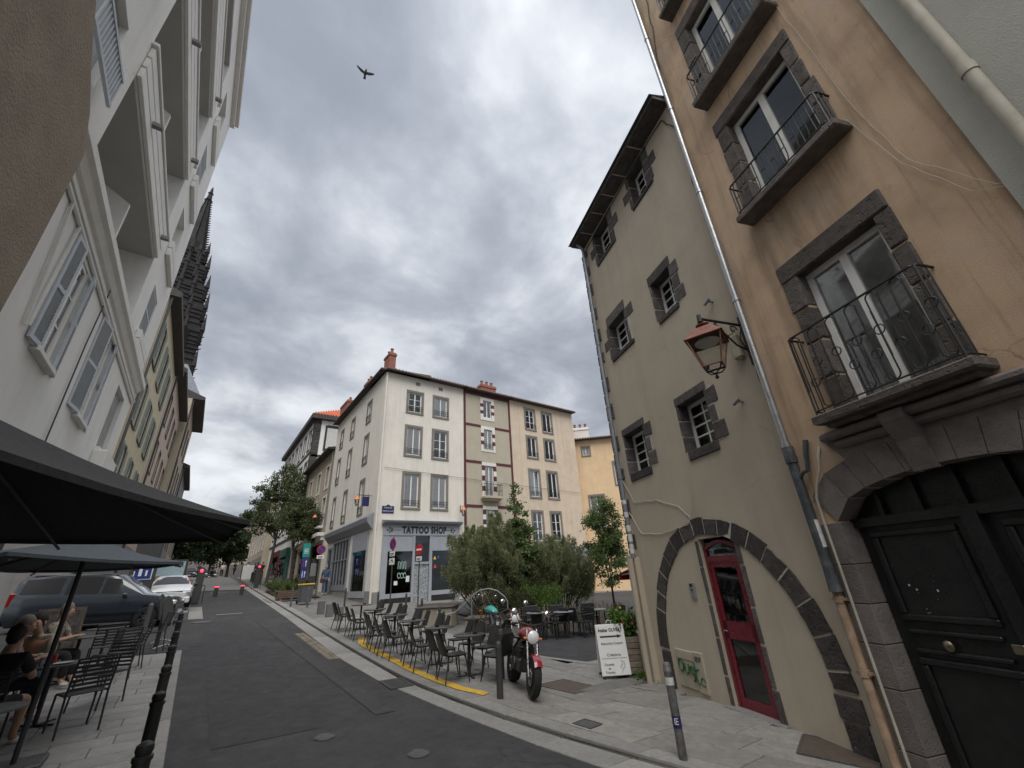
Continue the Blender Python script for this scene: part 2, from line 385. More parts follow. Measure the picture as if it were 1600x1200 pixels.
mat('plaster_orange', (.56, .40, .265), .92, .18, 1.3, .5, 70, streak=.7, patch=.95, patch_col=(.57, .45, .35), pscale=.8, crack=.6, spots=.22)
mat('plaster_concrete', (.46, .455, .405), .95, .07, 2., .7, 70, patch=.2)
mat('plaster_brown', (.30, .25, .195), .97, .14, 2.2, 1., 38, patch=.3)
mat('plaster_white', (.79, .78, .75), .9, .04, 1., .25, 120, streak=.15, patch=.1, crack=.2)
mat('white_trim', (.73, .72, .69), .85, .05, 4., .2, 90)
mat('loggia_shaded', (.42, .41, .39), .9, .04, 2., .2, 90)  # loggia shade put into the colour: white ceilings and backs darkened to grey
mat('plaster_cream', (.75, .71, .635), .92, .04, 1.5, .4, 80, streak=.24, patch=.2, crack=.3)
mat('plaster_sage', (.46, .42, .33), .92, .05, 1.5, .35, 80, streak=.12)
mat('plaster_peach', (.64, .53, .415), .92, .06, 1.5, .35, 80, streak=.28, patch=.22, crack=.3)
mat('plaster_yellow', (.74, .54, .33), .92, .07, 1.3, .35, 80, streak=.22, patch=.15)
mat('plaster_lemon', (.60, .53, .37), .92, .06, 1.3, .3, 80, streak=.2)
mat('plaster_pink', (.58, .47, .38), .92, .06, 1.3, .3, 80, streak=.2)
mat('plaster_beige', (.46, .40, .305), .92, .08, 1.3, .3, 80, streak=.25, patch=.2)
mat('plaster_grey', (.25, .24, .23), .92, .1, 1.3, .3, 80, streak=.3)
mat('lava', (.058, .051, .048), .88, .4, 9., 1., 38, rnd=.35, pit=1.2, patch=.35, patch_col=(.10, .09, .08), pscale=5.)
mat('lava_grey', (.10, .089, .084), .9, .3, 7., 1., 42, rnd=.3, pit=1.2, patch=.35, patch_col=(.13, .118, .105), pscale=4.)
mat('lava_brown', (.125, .107, .095), .9, .28, 7., 1., 42, rnd=.25, pit=1.2, patch=.4, patch_col=(.075, .065, .06), pscale=4.)
mat('lava_paint', (.175, .154, .144), .9, .16, 5., .6, 50, rnd=.14, patch=.4, pscale=1.5, pit=.6)
mat('cathedral_stone', (.026, .024, .025), .95, .4, .5, .8, 6, patch=.5, pscale=.12)
mat('grey_trim', (.205, .19, .165), .85, .08, 5., .2, 70)
mat('maroon_trim', (.10, .025, .028), .75, .15, 5., .1, 70)
mat('quoin_white', (.74, .72, .67), .85, .05, 5., .1, 70)
mat('shop_blue', (.33, .35, .385), .5, .07, 4., .1, 60)
mat('shop_zinc', (.23, .245, .27), .5, .1, 4., .1, 60)
mat('roof_tile', (.24, .13, .09), .9, .3, 7., .5, 30, rnd=.2, patch=.4, pscale=1.5)
mat('roof_tile_red', (.50, .13, .06), .85, .2, 5., .4, 30)
mat('roof_slate', (.06, .06, .066), .7, .2, 5., .3, 30)
mat('eave_dark', (.06, .055, .052), .85, .2, 5., .3, 40)
mat('brick_red', (.27, .11, .075), .9, .25, 9., .6, 35, patch=.4, patch_col=(.3, .22, .17), pscale=2.)
mat('zinc', (.44, .45, .45), .38, .12, 7., .15, 50, metal=.85, streak=.3)
mat('zinc_roof', (.26, .28, .31), .45, .15, 4., .1, 30, metal=.5)
mat('pvc_dark', (.05, .055, .06), .5, .2, 9., .2, 50, patch=.4, patch_col=(.3, .3, .3), pscale=5.)
mat('pipe_rust', (.36, .25, .17), .8, .3, 6., .5, 40, patch=.7, patch_col=(.42, .38, .32), pscale=3.)
mat('pipe_cream', (.47, .44, .36), .7, .15, 6., .2, 50, patch=.4, pscale=3.)
mat('cable_dark', (.03, .027, .025), .7, .1, 5., 0)
mat('cable_pale', (.5, .46, .38), .7, .1, 5., 0)
mat('iron', (.018, .018, .018), .5, .2, 20., .2, 80)
mat('iron_grey', (.05, .05, .05), .55, .2, 20., .2, 80)
mat('iron_worn', (.09, .088, .086), .5, .3, 16., .3, 60, patch=.5, patch_col=(.3, .3, .3), pscale=9.)
mat('copper_red', (.21, .085, .06), .55, .25, 9., .3, 50, metal=.25)
mat('lamp_orange', (.62, .20, .07), .5, .15, 9., .2, 50)
mat('red_paint', (.15, .011, .022), .32, .12, 5., .08, 50, coat=.2)
mat('black_paint', (.011, .012, .012), .42, .3, 6., .3, 30, patch=.3, patch_col=(.035, .035, .033), pscale=2.5)
mat('paint_white', (.80, .79, .76), .5, .06, 8., .1, 60)
mat('paint_worn', (.76, .74, .69), .6, .12, 10., .3, 60, patch=.35, patch_col=(.4, .35, .28), pscale=5.)
mat('curtain_white', (.82, .815, .80), .95, .12, 18., .1, 40)
mat('curtain_grey', (.36, .355, .35), .95, .25, 5., .1, 40)
mat('room_dark', (.02, .019, .018), .95, .2, 2., 0)
mat('room_brown', (.09, .055, .03), .95, .3, 2., 0)
mat('shutter_blue', (.47, .51, .55), .6, .06, 6., .1, 60)
mat('shutter_green', (.34, .40, .38), .6, .08, 6., .1, 60)
mat('shutter_white', (.62, .61, .58), .6, .06, 6., .1, 60)
mat('blind_grey', (.38, .39, .39), .6, .06, 6., .1, 60)
mat('fabric_black', (.030, .030, .032), .9, .12, 14., .35, 300)
mat('fabric_slate', (.085, .10, .115), .85, .1, 14., .3, 300)
mat('fabric_red', (.24, .012, .022), .85, .1, 14., .3, 300)
mat('plastic_black', (.022, .022, .023), .42, .15, 16., .12, 90)
mat('metal_black', (.025, .025, .026), .5, .2, 16., .15, 80)
mat('table_top', (.045, .045, .047), .3, .15, 16., .1, 90)
mat('steel', (.5, .5, .5), .25, .1, 10., .05, 50, metal=1.)
mat('alu_grey', (.32, .33, .34), .45, .1, 10., .1, 50, metal=.5)
mat('tyre', (.016, .016, .016), .85, .2, 30., .4, 90)
mat('car_blue', (.032, .041, .054), .22, .06, 4., 0, coat=1.)
mat('car_white', (.62, .63, .64), .3, .04, 4., 0, coat=.7)
mat('moto_red', (.26, .012, .024), .25, .1, 5., 0, coat=.8)
mat('moto_black', (.014, .014, .015), .3, .2, 6., 0, coat=.5)
mat('moto_teal', (.03, .30, .27), .3, .1, 6., 0, coat=.5)
mat('engine', (.09, .09, .09), .45, .3, 20., .3, 60, metal=.7)
mat('gold_metal', (.42, .28, .08), .35, .1, 10., .05, 50, metal=.8)
mat('headlamp', (.8, .82, .84), .12, .05, 10., 0, coat=1.)
mat('lamp_glass_red', (.3, .01, .01), .3, .1, 5., 0, coat=.6)
mat('light_red', (.6, .02, .02), .4, .05, 5., 0, emit=(1., .03, .06, 2.2))
mat('sign_blue', (.020, .045, .23), .4, .05, 5., 0)
mat('sign_navy', (.022, .022, .095), .4, .05, 5., 0)
mat('sign_red', (.45, .018, .03), .4, .05, 5., 0)
mat('sign_white', (.74, .75, .74), .5, .04, 6., .05, 60)
mat('sign_teal', (.012, .26, .24), .5, .05, 6., .05, 60)
mat('sign_ink', (.02, .02, .022), .6, .05, 6., 0)
mat('bin_grey', (.10, .11, .115), .6, .1, 6., .1, 60)
mat('bin_yellow', (.65, .42, .04), .5, .08, 6., .1, 60)
mat('wood_planter', (.22, .185, .15), .9, .25, 7., .5, 40, rnd=.25, patch=.4, pscale=2.)
mat('wood_bench', (.13, .085, .06), .8, .2, 7., .3, 40, rnd=.2)
mat('wood_pale', (.20, .16, .115), .9, .2, 9., .4, 40, rnd=.3)
mat('concrete_block', (.33, .30, .235), .92, .16, 5., .5, 50, streak=.5, patch=.3)
mat('concrete_top', (.085, .07, .062), .9, .2, 5., .4, 50)
mat('stone_bollard', (.16, .155, .15), .85, .15, 9., .4, 70, rnd=.15)
mat('bark', (.075, .06, .045), .95, .3, 12., .9, 25)
mat('bark_pale', (.24, .20, .12), .95, .25, 12., .6, 30)
mat('soil', (.045, .036, .028), .98, .3, 12., .8, 30)
mat('skin', (.42, .25, .17), .55, .08, 9., .1, 90)
mat('hair_dark', (.018, .013, .010), .7, .2, 40., .4, 120)
mat('hair_grey', (.20, .17, .14), .8, .2, 40., .4, 120)
mat('cloth_black', (.013, .013, .015), .95, .1, 9., .3, 120)
mat('cloth_pattern', (.30, .27, .22), .92, .55, 20., .3, 90, patch=.9, patch_col=(.09, .08, .07), pscale=13.)
mat('cloth_floral', (.30, .19, .17), .92, .5, 22., .3, 90, patch=.9, patch_col=(.42, .33, .28), pscale=18.)
mat('cloth_denim', (.06, .10, .17), .92, .2, 12., .3, 120)
mat('cloth_white', (.62, .61, .59), .9, .08, 9., .2, 90)
mat('cloth_navy', (.03, .04, .07), .92, .1, 9., .2, 90)
mat('poster_dark', (.05, .045, .042), .7, .7, 9., 0, patch=.8, patch_col=(.18, .14, .12), pscale=5.)
mat('poster_food', (.20, .15, .06), .6, .6, 12., 0, patch=.9, patch_col=(.22, .05, .03), pscale=9.)
mat('poster_sky', (.30, .40, .44), .6, .1, 6., 0)
mat('sticker_mix', (.32, .34, .36), .7, .9, 26., 0, patch=1., patch_col=(.02, .02, .025), pscale=22.)
mat('sticker_white', (.6, .6, .58), .6, .2, 18., 0)
mat('neon_pale', (.45, .66, .60), .5, .05, 5., 0)
mat('graffiti_green', (.025, .11, .04), .6, .15, 12., 0)
mat('box_cream', (.40, .36, .275), .85, .1, 6., .2, 60, patch=.3)
mat('brass', (.30, .26, .18), .35, .2, 9., .1, 60, metal=.9)
mat('flower_yellow', (.75, .5, .02), .6, .1, 9., 0)
mat('flower_red', (.6, .05, .02), .6, .1, 9., 0)
mat('bird_black', (.012, .012, .014), .8, .1, 9., 0)
mat('tealgreen_shop', (.05, .16, .13), .6, .1, 4., .1, 50)
mat('crimson_shop', (.13, .02, .03), .6, .1, 4., .1, 50)
glass_mat('glass'); glass_mat('glass_dark', (.22, .25, .25), .2); glass_mat('glass_lamp', (.9, .9, .88), .06); glass_mat('glass_car', (.3, .34, .34), .3)
leaf_mat('leaf_olive', (.10, .12, .058), (.34, .37, .20), .4, 1.8)
leaf_mat('leaf_green', (.06, .095, .034), (.20, .265, .10), .45, 2.5)
leaf_mat('leaf_street', (.045, .066, .03), (.16, .19, .085), .4, 1.6)
leaf_mat('leaf_far', (.014, .026, .010), (.05, .075, .025), .2, .8)
leaf_mat('leaf_bright', (.05, .10, .02), (.15, .24, .05), .3, 5.)
leaf_mat('leaf_shrub', (.03, .045, .02), (.11, .10, .05), .25, 4.)

# ------------------------------------------------------------------ ground, road, pavements
def sheet(name, m, ys, x0f, x1f, dz, nx=14):
    mb = MB(); P = []
    for y in ys:
        a, b = x0f(y), x1f(y)
        P.append([(a+(b-a)*i/nx, y, G(a+(b-a)*i/nx, y)+(dz(a+(b-a)*i/nx, y) if callable(dz) else dz)) for i in range(nx+1)])
    return mb.grid(P).build(name, m, smooth=True)
YS = [-10+i*.8 for i in range(40)]+[23+i*2.5 for i in range(40)]
YF = [-400, -200, -100, -50, -25, -10]+[-8+2*i for i in range(50)]+[95, 110, 140, 200, 300, 500, 900]
mb = MB(); XF = [-900, -400, -200, -100, -60, -40, -25, -15, -10, -8, -6, -4, -2, 0, 2, 4, 5, 6, 7, 8, 9, 10, 12, 14, 17, 20, 25, 30, 40, 60, 100, 200, 400, 900]
mb.grid([[(x, y, G(max(x, -40), max(y, -30))-.09) for x in XF] for y in YF])
struct(mb.build('ground', 'ground_far', smooth=True))
KERB_L = .16
road = struct(sheet('road', 'asphalt', [y for y in YS if y < 41], lambda y: KERB_L, lambda y: lerp_tab(y, ASPH)+.02, 0.))
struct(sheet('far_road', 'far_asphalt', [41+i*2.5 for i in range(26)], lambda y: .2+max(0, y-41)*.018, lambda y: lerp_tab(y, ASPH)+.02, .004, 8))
# repaired strips in the asphalt
struct(sheet('road_patch', 'asphalt_old', [3+.45*i for i in range(11)], lambda y: KERB_L+.02, lambda y: min(lerp_tab(y, ASPH)-.05, 2.85+(7.7-y)*.35), .005, 10))
struct(sheet('road_patch', 'asphalt_dark', [7.55+.5*i for i in range(28)], lambda y: .62, lambda y: 1.9 if y < 12 else 1.9-(y-12)*.02, .004, 8))
struct(sheet('road_trench', 'asphalt_old', [7.6+.4*i for i in range(34)], lambda y: 2.55+(12-y)*.03, lambda y: 2.85+(12-y)*.03, .0085, 3))
# side street on the left where the dark car waits
struct(sheet('side_street', 'asphalt', [14.9+.9*i for i in range(12)], lambda y: -16., lambda y: KERB_L+.01, .012, 16))
# painted marks
for y0, x0, x1 in ((23.4, 1.15, 2.1), (38, 1.2, 2.2)):
    struct(sheet('road_marking', 'line_white', [y0, y0+.1, y0+.2], lambda y: x0, lambda y: x1, .012, 4))
struct(sheet('kerb_apron', 'granite_pale', [22.2+.9*i for i in range(7)], lambda y: KERB_L+.03, lambda y: .68, .016, 3))
# left pavement
lp = struct(sheet('left_pavement', 'mortar', [-10+.8*i for i in range(32)], lambda y: -2.6, lambda y: KERB_L-.24, .028, 8))
struct(sheet('left_pavement_far', 'granite_left', [25.6+2.5*i for i in range(24)], lambda y: -4.6, lambda y: .2+max(0, y-41)*.018, .05, 8))
SLABS = {}
def slab_mesh(L_, W_, m, t=.05, ch=.006):
    k = (round(L_, 2), round(W_, 2), m)
    if k not in SLABS: SLABS[k] = MB().cbox((-k[0]/2, -k[1]/2, -t), (k[0]/2, k[1]/2, 0), ch).mesh('paving_slab', m)
    return SLABS[k]
def lay(parent, x, y, rz, me, top):
    o = link('paving_slab', me, parent); o.matrix_world = frame_at(x, y, G(x, y)+top+random.uniform(-.0025, .0025), rz); return o
nl = 0
y = 4.2
while y < 14.8:
    w = .36; x = -.1-random.choice((0, .2, .35)); first = True
    xr = KERB_L-.26
    while xr > -2.3:
        L_ = random.choice((.5, .62, .75, .9)) if not first else random.choice((.3, .5, .7)); first = False
        lay(lp, xr-L_/2, y, 0, slab_mesh(L_-.008, w-.008, 'granite_left'), .045); xr -= L_; nl += 1
    y += w
kl = struct(MB().box((0, 0, 0), (.001, .001, .001)).build('left_kerb', 'kerb_granite')); 
kl.data.clear_geometry(); 
kb = MB()
y = -6.
while y < 4.: kb.box((KERB_L-.24, y, G(0, y)-.1), (KERB_L, y+.99, G(0, y)+.045)); y += 1.
me = kb.mesh('left_kerb', 'kerb_granite'); kl.data = me
kme = MB().cbox((-.12, -.496, -.2), (.12, .496, 0), .015).mesh('kerb_stone', 'kerb_granite')
y = 4.5
while y < 14.8 or 25.5 < y < 48:
    if y > 14.8 and y < 25.5: y = 25.6
    o = link('kerb_stone', kme, kl); o.matrix_world = frame_at(KERB_L-.12, y, G(0, y)+.05, 0); y += 1.
    if 14.8 <= y < 25.5: y = 25.6
struct(sheet('arcade_floor', 'granite_left', [8.4+.8*i for i in range(9)], lambda y: -9., lambda y: -2.4, .02, 6))
# right: gutter, kerb, plaza
gut = struct(sheet('gutter', 'mortar', YS, lambda y: lerp_tab(y, ASPH)+.021, lambda y: lerp_tab(y, JOINT)-.005, -.012, 3))
ker = struct(sheet('right_kerb', 'mortar', YS, lambda y: lerp_tab(y, JOINT)+.03, lambda y: lerp_tab(y, JOINT)+.33, .02, 3))
def strip_stones(parent, tabA, tabB, offA, offB, y0, y1, step, top, m, name):
    y = y0
    while y < y1:
        L_ = step*random.uniform(.9, 1.1); e = .006; q = []
        for yy in (y+e, y+L_-e):
            q.append((tabA(yy)+offA, yy)); q.append((tabB(yy)+offB, yy))
        pts = [q[0], q[1], q[3], q[2]]; cx = sum(p[0] for p in pts)/4; cy = sum(p[1] for p in pts)/4
        mb = MB(); top_ = [(px-cx, py-cy, G(px, py)+top-G(cx, cy)) for px, py in pts]
        ins = [(a*.985, b*(1-.012/L_*2), c) for a, b, c in top_]
        vs = ins+[(a, b, c-.012) for a, b, c in top_]+[(a, b, c-.15) for a, b, c in top_]
        mb.add(vs, [(0,1,2,3)]+[(i+4, (i+1) % 4+4, (i+1) % 4, i) for i in range(4)]+[(i+8, (i+1) % 4+8, (i+1) % 4+4, i+4) for i in range(4)])
        o = mb.build(name, m, parent); o.location = (cx, cy, G(cx, cy)); y += L_
A_ = lambda y: lerp_tab(y, ASPH); J_ = lambda y: lerp_tab(y, JOINT)
strip_stones(gut, A_, J_, .025, -.012, 2.4, 44, 1.0, .006, 'granite_pale', 'gutter_stone')
strip_stones(ker, J_, J_, .035, .33, 2.4, 44, 1.0, .05, 'kerb_granite', 'kerb_stone')
def plaza_x1(y): return 30 if 7.6 < y < 23.7 else (7.2+.37*(y-3.85)+.3 if y <= 7.6 else 8.2)
mat('paving_base', (.15, .145, .135), .9, .2, 3., .4, 90)
pl = struct(sheet('plaza_pavement', 'paving_base', [y for y in YS if y < 80], lambda y: J_(y)+.331, plaza_x1, .004, 30))
# slabs on the plaza: rows following the kerb
def strip_row(r, w, y0, y1):
    global ns
    y = y0
    while y < y1:
        L_ = random.choice((.8, .95, 1.15, 1.35)); yc = y+L_/2; x = J_(yc)+.335+(r+.5)*w
        lim = 6.6+.37*(yc-3.85)+.55 if yc < 7.4 else (8.7-max(0, yc-7.4)*.3 if yc < 9.3 else 7.0+max(0, 13-yc)*.12)
        if x < lim and ns < 300:
            e = .009; pts = [(J_(y+e)+.335+r*w+e, y+e), (J_(y+e)+.335+(r+1)*w-e, y+e), (J_(y+L_-e)+.335+(r+1)*w-e, y+L_-e), (J_(y+L_-e)+.335+r*w+e, y+L_-e)]
            cx = sum(p[0] for p in pts)/4; cy = sum(p[1] for p in pts)/4; t_ = .052+random.uniform(-.002, .002); top_ = [(px-cx, py-cy, G(px, py)+t_-G(cx, cy)) for px, py in pts]
            ins = [(a-math.copysign(.006, a), b-math.copysign(.006, b), c) for a, b, c in top_]; vs = ins+[(a, b, c-.006) for a, b, c in top_]+[(a, b, c-.06) for a, b, c in top_]
            o = MB().add(vs, [(0,1,2,3)]+[(k+4, (k+1) % 4+4, (k+1) % 4, k) for k in range(4)]+[(k+8, (k+1) % 4+8, (k+1) % 4+4, k+4) for k in range(4)]).build('paving_slab', 'granite_slab', pl); o.location = (cx, cy, G(cx, cy)); ns += 1
        y += L_
ns = 0
for r in range(9): strip_row(r, .62, 2.4+random.uniform(0, .6), 19.5)
# square beyond: dark asphalt lane with a pale setts border
struct(sheet('square_asphalt', 'asphalt', [8.9+.45*i for i in range(30)], lambda y: 7.6+max(0, 10.6-y)*.45 if y < 12.2 else 9.4, lambda y: 30., .066, 24))
struct(sheet('setts_border', 'granite_pale', [7.7+.3*i for i in range(10)], lambda y: 7.55+max(0, 10.3-y)*.42, lambda y: 8.1+max(0, 10.3-y)*.9, .058, 6))
# yellow line along the kerb
mb = MB(); pts = [(4.42, 14.1), (4.12, 13.1), (4.13, 11.5), (4.12, 9.6), (4.2, 8.6), (4.3, 7.9), (4.5, 7.35)]
def strip(path, w, dz):
    mb = MB(); P = []; fine_ = []
    for (a, b), (c, d) in zip(path, path[1:]):
        for i in range(6): fine_.append((a+(c-a)*i/6, b+(d-b)*i/6))
    fine_.append(path[-1])
    for i, (x, y) in enumerate(fine_):
        x2, y2 = fine_[min(i+1, len(fine_)-1)]; x1, y1 = fine_[max(i-1, 0)]; d = Vector((x2-x1, y2-y1)).normalized(); n = Vector((-d.y, d.x))*w/2
        P.append([(x+n.x, y+n.y, G(x+n.x, y+n.y)+dz), (x-n.x, y-n.y, G(x-n.x, y-n.y)+dz)])
    return mb.grid(P)
struct(strip(pts, .2, .0605).build('yellow_line', 'yellow_paint'))
def manhole(x, y, r, label):
    o = MB().lathe([(r, 0), (r, .012), (r*.93, .014), (r*.9, .008), (r*.86, .008), (r*.84, .013), (.01, .014)], n=28).build('manhole_cover', 'cast_iron', smooth=True, angle=25)
    o.matrix_world = frame_at(x, y, G(x, y)+.004, 0); return tag(o, label, 'manhole cover')
manhole(1.85, 7.14, .13, 'small round cover in asphalt beside the long repair seam'); manhole(2.66, 5.95, .13, 'small round cover in asphalt beside the pale gutter stones')
manhole(.62, 21.2, .32, 'large round manhole cover on the road by the white painted strip')
def plate(x, y, w, l, rz, label, m='rust_plate', top=.056, name='inspection_cover', bars=0):
    t = thing(name, label, 'cover'); t.matrix_world = frame_at(x, y, G(x, y)+top, rz)
    MB().cbox((-w/2, -l/2, -.01), (w/2, l/2, .006), .003).build('plate', m, t)
    f = MB(); 
    for a in (-1, 1): f.box((a*w/2-.012, -l/2-.01, -.01), (a*w/2+.012, l/2+.01, .010)); f.box((-w/2, a*l/2-.012, -.01), (w/2, a*l/2+.012, .009))
    f.build('rim', 'cast_iron', t)
    for i in range(bars):
        b = MB().box((-w/2+.02, -.012, .006), (w/2-.02, .012, .014)).build('bar', 'cast_iron', t); b.location = (0, -l/2+l*(i+.5)/bars, 0)
plate(6.35, 7.35, .95, .8, .3, 'large rusty steel inspection cover set in the paving by the motorcycle')
plate(7.95, 6.85, .55, .5, .3, 'rusty steel cover set in paving at the foot of the wooden planter')
plate(4.95, 5.4, .28, .28, .2, 'small dark square cover in the pavement near the kerb', 'cast_iron')
plate(6.72, 3.0, .7, .75, .3, 'rusty steel cover at the foot of the tan wall beside the black doors')
plate(3.55, 9.05, .42, .62, 0, 'slotted iron drain grating in the gutter beside the yellow line', 'cast_iron', .012, 'drain_grating', 9)
# cobble patches at the road edge
for (xa, xb, ya, yb) in ((2.98, 3.27, 11.9, 16.4), (3.6, 3.8, 27.5, 31)):
    base = struct(sheet('cobble_patch', 'mortar', [ya+(yb-ya)*i/8 for i in range(9)], lambda y: xa, lambda y: xb, .006, 2))
    cm = MB().cbox((-.058, -.075, -.03), (.058, .075, 0), .02).mesh('cobble', mat('cobble', (.17, .145, .10), .85, .2, 9., .4, 60, rnd=.4))
    yy = ya+.09; k = 0
    while yy < yb-.05:
        for i in range(int((xb-xa)/.135)):
            o = link('cobble', cm, base); x = xa+.08+i*.135; o.matrix_world = frame_at(x, yy, G(x, yy)+.018+random.uniform(-.004, .004), random.uniform(-.12, .12))
        yy += .17; k += 1
# ------------------------------------------------------------------ right-hand side: tan house, orange house, concrete-rendered house
GA = R(20.3); GR = (-math.sin(GA), -math.cos(GA)); GO = (7.2, 3.85, 0)
def WP(s, off, z):
    """world point on the right-hand wall: s along it, off out from it"""
    return Vector((7.2+math.sin(GA)*s-math.cos(GA)*off, 3.85+math.cos(GA)*s+math.sin(GA)*off, z))
def stone(parent, u0, u1, z0, z1, proud=.02, m='lava', y1=.03, name='stone', ch=.012):
    return MB().cj((u0, -proud, z0), (u1, y1, z1), ch, .006).build(name, m, parent)
gh = thing('tan_house', 'tall narrow tan rendered house with dark lava stone arch and red door', 'house'); wall_frame(gh, GO, GR)
gops = [(-2.5, -1.62, 10.3, 11.37), (-.42, .26, 10.35, 11.4), (-2.6, -1.72, 7.13, 8.13), (-.53, .2, 6.95, 7.94), (-2.79, -1.87, 4.03, 5.02), (-.6, .25, 3.97, 4.96)]
DOOR = (-.88, 0., -.5, 2.42)
mb = facade(-3.35, 1.55, -.6, 11.5, [(*o, .3) for o in gops]+[(*DOOR, .14)], back=9.)
mb.build('wall', 'plaster_tan', gh)
for i, (a, b, c, d) in enumerate(gops):
    w = window(gh, a+.01, b-.01, c+.01, d-.01, y=.24, cols=2 if i != 2 else 2, rows=4, gm='glass_dark', fr=.07, bar=.03, leaf=False)
    # reveal stones (inner faces) and front stones
    rv = stone
    n = 3
    for k in range(n):
        za, zb = c+(d-c)*k/n+.012, c+(d-c)*(k+1)/n-.012
        MB().box((a-.02, -.006, za-.02), (a+.012, .236, zb+.02)).build('jamb_mortar', 'mortar_pale', w); MB().box((b-.01, -.008, za-.02), (b+.18, .19, zb+.02)).build('jamb_mortar', 'mortar_pale', w)
        MB().cj((a-.03, -.014, za), (a+.022, .238, zb), .012).build('jamb_stone', 'lava_grey', w)
        wd = .26 if (k % 2 == 0) else .2
        if i in (0, 1): wd = .42 if k == 1 else .22
        if i == 2: wd = .42 if k == 2 else .12
        MB().cj((b-.02, -.016, za), (b+wd+random.uniform(-.05, .05), .2, zb), .012).build('jamb_stone', 'lava_grey', w)
        if i in (0, 1, 2): MB().cj((a-(.34 if k == 1 else .12), -.012, za), (a-.036, .1, zb), .012).build('jamb_stone', 'lava_grey', w)
    lz = {0: .06, 1: .06, 2: .28, 3: .24, 4: .16, 5: .16}[i]
    if i == 5:
        MB().cbox((a-.04, -.018, d-.015), ((a+b)/2-.006, .236, d+lz), .012).build('lintel', 'lava_grey', w); MB().cbox(((a+b)/2+.006, -.018, d-.015), (b+.06, .236, d+lz), .012).build('lintel', 'lava_grey', w)
    else: MB().cbox((a-.05, -.018, d-.015), (b+(.06 if i > 1 else .25), .236, d+lz), .012).build('lintel', 'lava_grey', w)
    MB().cbox((a+(.04 if i > 2 else -.04), -.035, c-(.16 if i > 3 else .1)), (b+(.02 if i > 2 else .2), .23, c+.012), .012).build('sill', 'lava', w)
# quoins up the far corner
z = -.1; k = 0
while z < 11.2:
    h = random.uniform(.3, .46); wd = .34 if k % 2 else .2
    MB().cj((-3.39, -.035, z+.012), (-3.39+wd, .4, min(z+h, 11.3)-.012), .02).build('quoin', 'lava_grey', gh); z += h; k += 1
MB().box((-3.37, -.012, -.4), (-3.12, .3, 11.3)).build('quoin_mortar', 'mortar_pale', gh)
# plastered foot at the corner
MB().prism([(-3.38, -.6), (-2.98, -.6), (-3.02, 2.2), (-3.36, 2.3)], -.13, .5).build('corner_buttress', 'plaster_tan', gh)
# big blind arch: mortar ring + voussoirs
EC, EZ = -.7, .5
def ell(a, b, t): return (EC+a*math.cos(t), EZ+b*math.sin(t))
ring = MB(); n = 48
inner = [ell(1.76, 2.0, math.pi*i/n) for i in range(n+1)]; outer = [ell(2.04, 2.26, math.pi*i/n) for i in range(n+1)]
ring.add([(x, -.014, z) for x, z in inner]+[(x, -.014, z) for x, z in outer], [(i, n+1+i, n+2+i, i+1) for i in range(n)])
ring.build('arch_mortar', 'mortar_pale', gh)
cuts = [0, .1]; 
while cuts[-1] < math.pi-.14: cuts.append(cuts[-1]+random.uniform(.15, .2))
cuts[-1] = math.pi
for t0, t1 in zip(cuts, cuts[1:]):
    e = .008; ts = [t0+e+(t1-t0-2*e)*i/4 for i in range(5)]; j = random.uniform(-.02, .02)
    poly = [ell(2.05+j, 2.27+j, t) for t in ts]+[ell(1.75+j*.5, 1.99+j*.5, t) for t in reversed(ts)]
    if ell(1.9, 2.1, (t0+t1)/2)[0] < 0.02 and ell(1.9, 2.1, (t0+t1)/2)[0] > -.9:
        poly = [(x, max(z, 2.44)) for x, z in poly]
    MB().prism([(x+random.uniform(-.01, .01), z+random.uniform(-.01, .01)) for x, z in poly], -.022+random.uniform(-.006, .004), .05).build('voussoir', 'lava', gh)
for u0, u1 in ((1.05, 1.35), (-2.75, -2.45)):
    z = -.5
    for h in (.34, .36, .27):
        stone(gh, u0+random.uniform(-.04, .03), u1+random.uniform(-.02, .04), z+.008, z+h-.008, .024, name='arch_base_stone'); z += h
for z0, z1 in ((-.5, .3), (.32, .85), (.87, 1.35), (1.37, 1.95), (1.97, 2.4)):
    for a, b in ((.0, .1), (-.98, -.88)): stone(gh, a+(.002 if a == 0 else -.0), b+random.uniform(-.01, .03) if a == 0 else b-.002, z0, z1, .012, 'lava_grey', .12, 'door_jamb_stone')
# red glazed door
dr = MB(); y0, y1 = .05, .11
dr.box((-.86, y0, -.3), (-.80, y1, 2.30)); dr.box((-.08, y0, -.3), (-.02, y1, 2.30)); dr.box((-.80, y0, 2.02), (-.08, y1, 2.12)); 
arc = [(-.86+.84*i/10, 2.26+.12*math.sin(math.pi*i/10)) for i in range(11)]; dr.prism(arc+[(x, z-.06) for x, z in reversed(arc)], y0, y1)
dr.box((-.80, y0+.012, -.3), (-.08, y1-.01, -.1+.16)); dr.box((-.80, y0+.012, .86), (-.08, y1-.01, 1.12)); dr.box((-.80, y0+.012, 1.94), (-.08, y1-.01, 2.02)); dr.box((-.80, y0+.012, .06), (-.71, y1-.01, 1.94)); dr.box((-.17, y0+.012, .06), (-.08, y1-.01, 1.94))
drd = dr.build('door', 'red_paint', gh)
for a in ((-.71, .06, -.17, .86), (-.71, 1.12, -.17, 1.94), (-.80, 2.12, -.08, 2.34)): MB().box((a[0], y0+.03, a[1]), (a[2], y0+.038, a[3])).build('pane', 'glass_dark', drd)
MB().box((-.9, .5, -.5), (.02, .52, 2.45)).build('room', 'room_dark', drd)
MB().tube([(-.74, .04, .98), (-.74, .0, .98), (-.64, .0, .98)], .011, 6).build('handle', 'steel', drd)
MB().cbox((-1.02, -.1, -.5), (.14, .1, -.085), .015).build('doorstep', 'kerb_granite', gh)
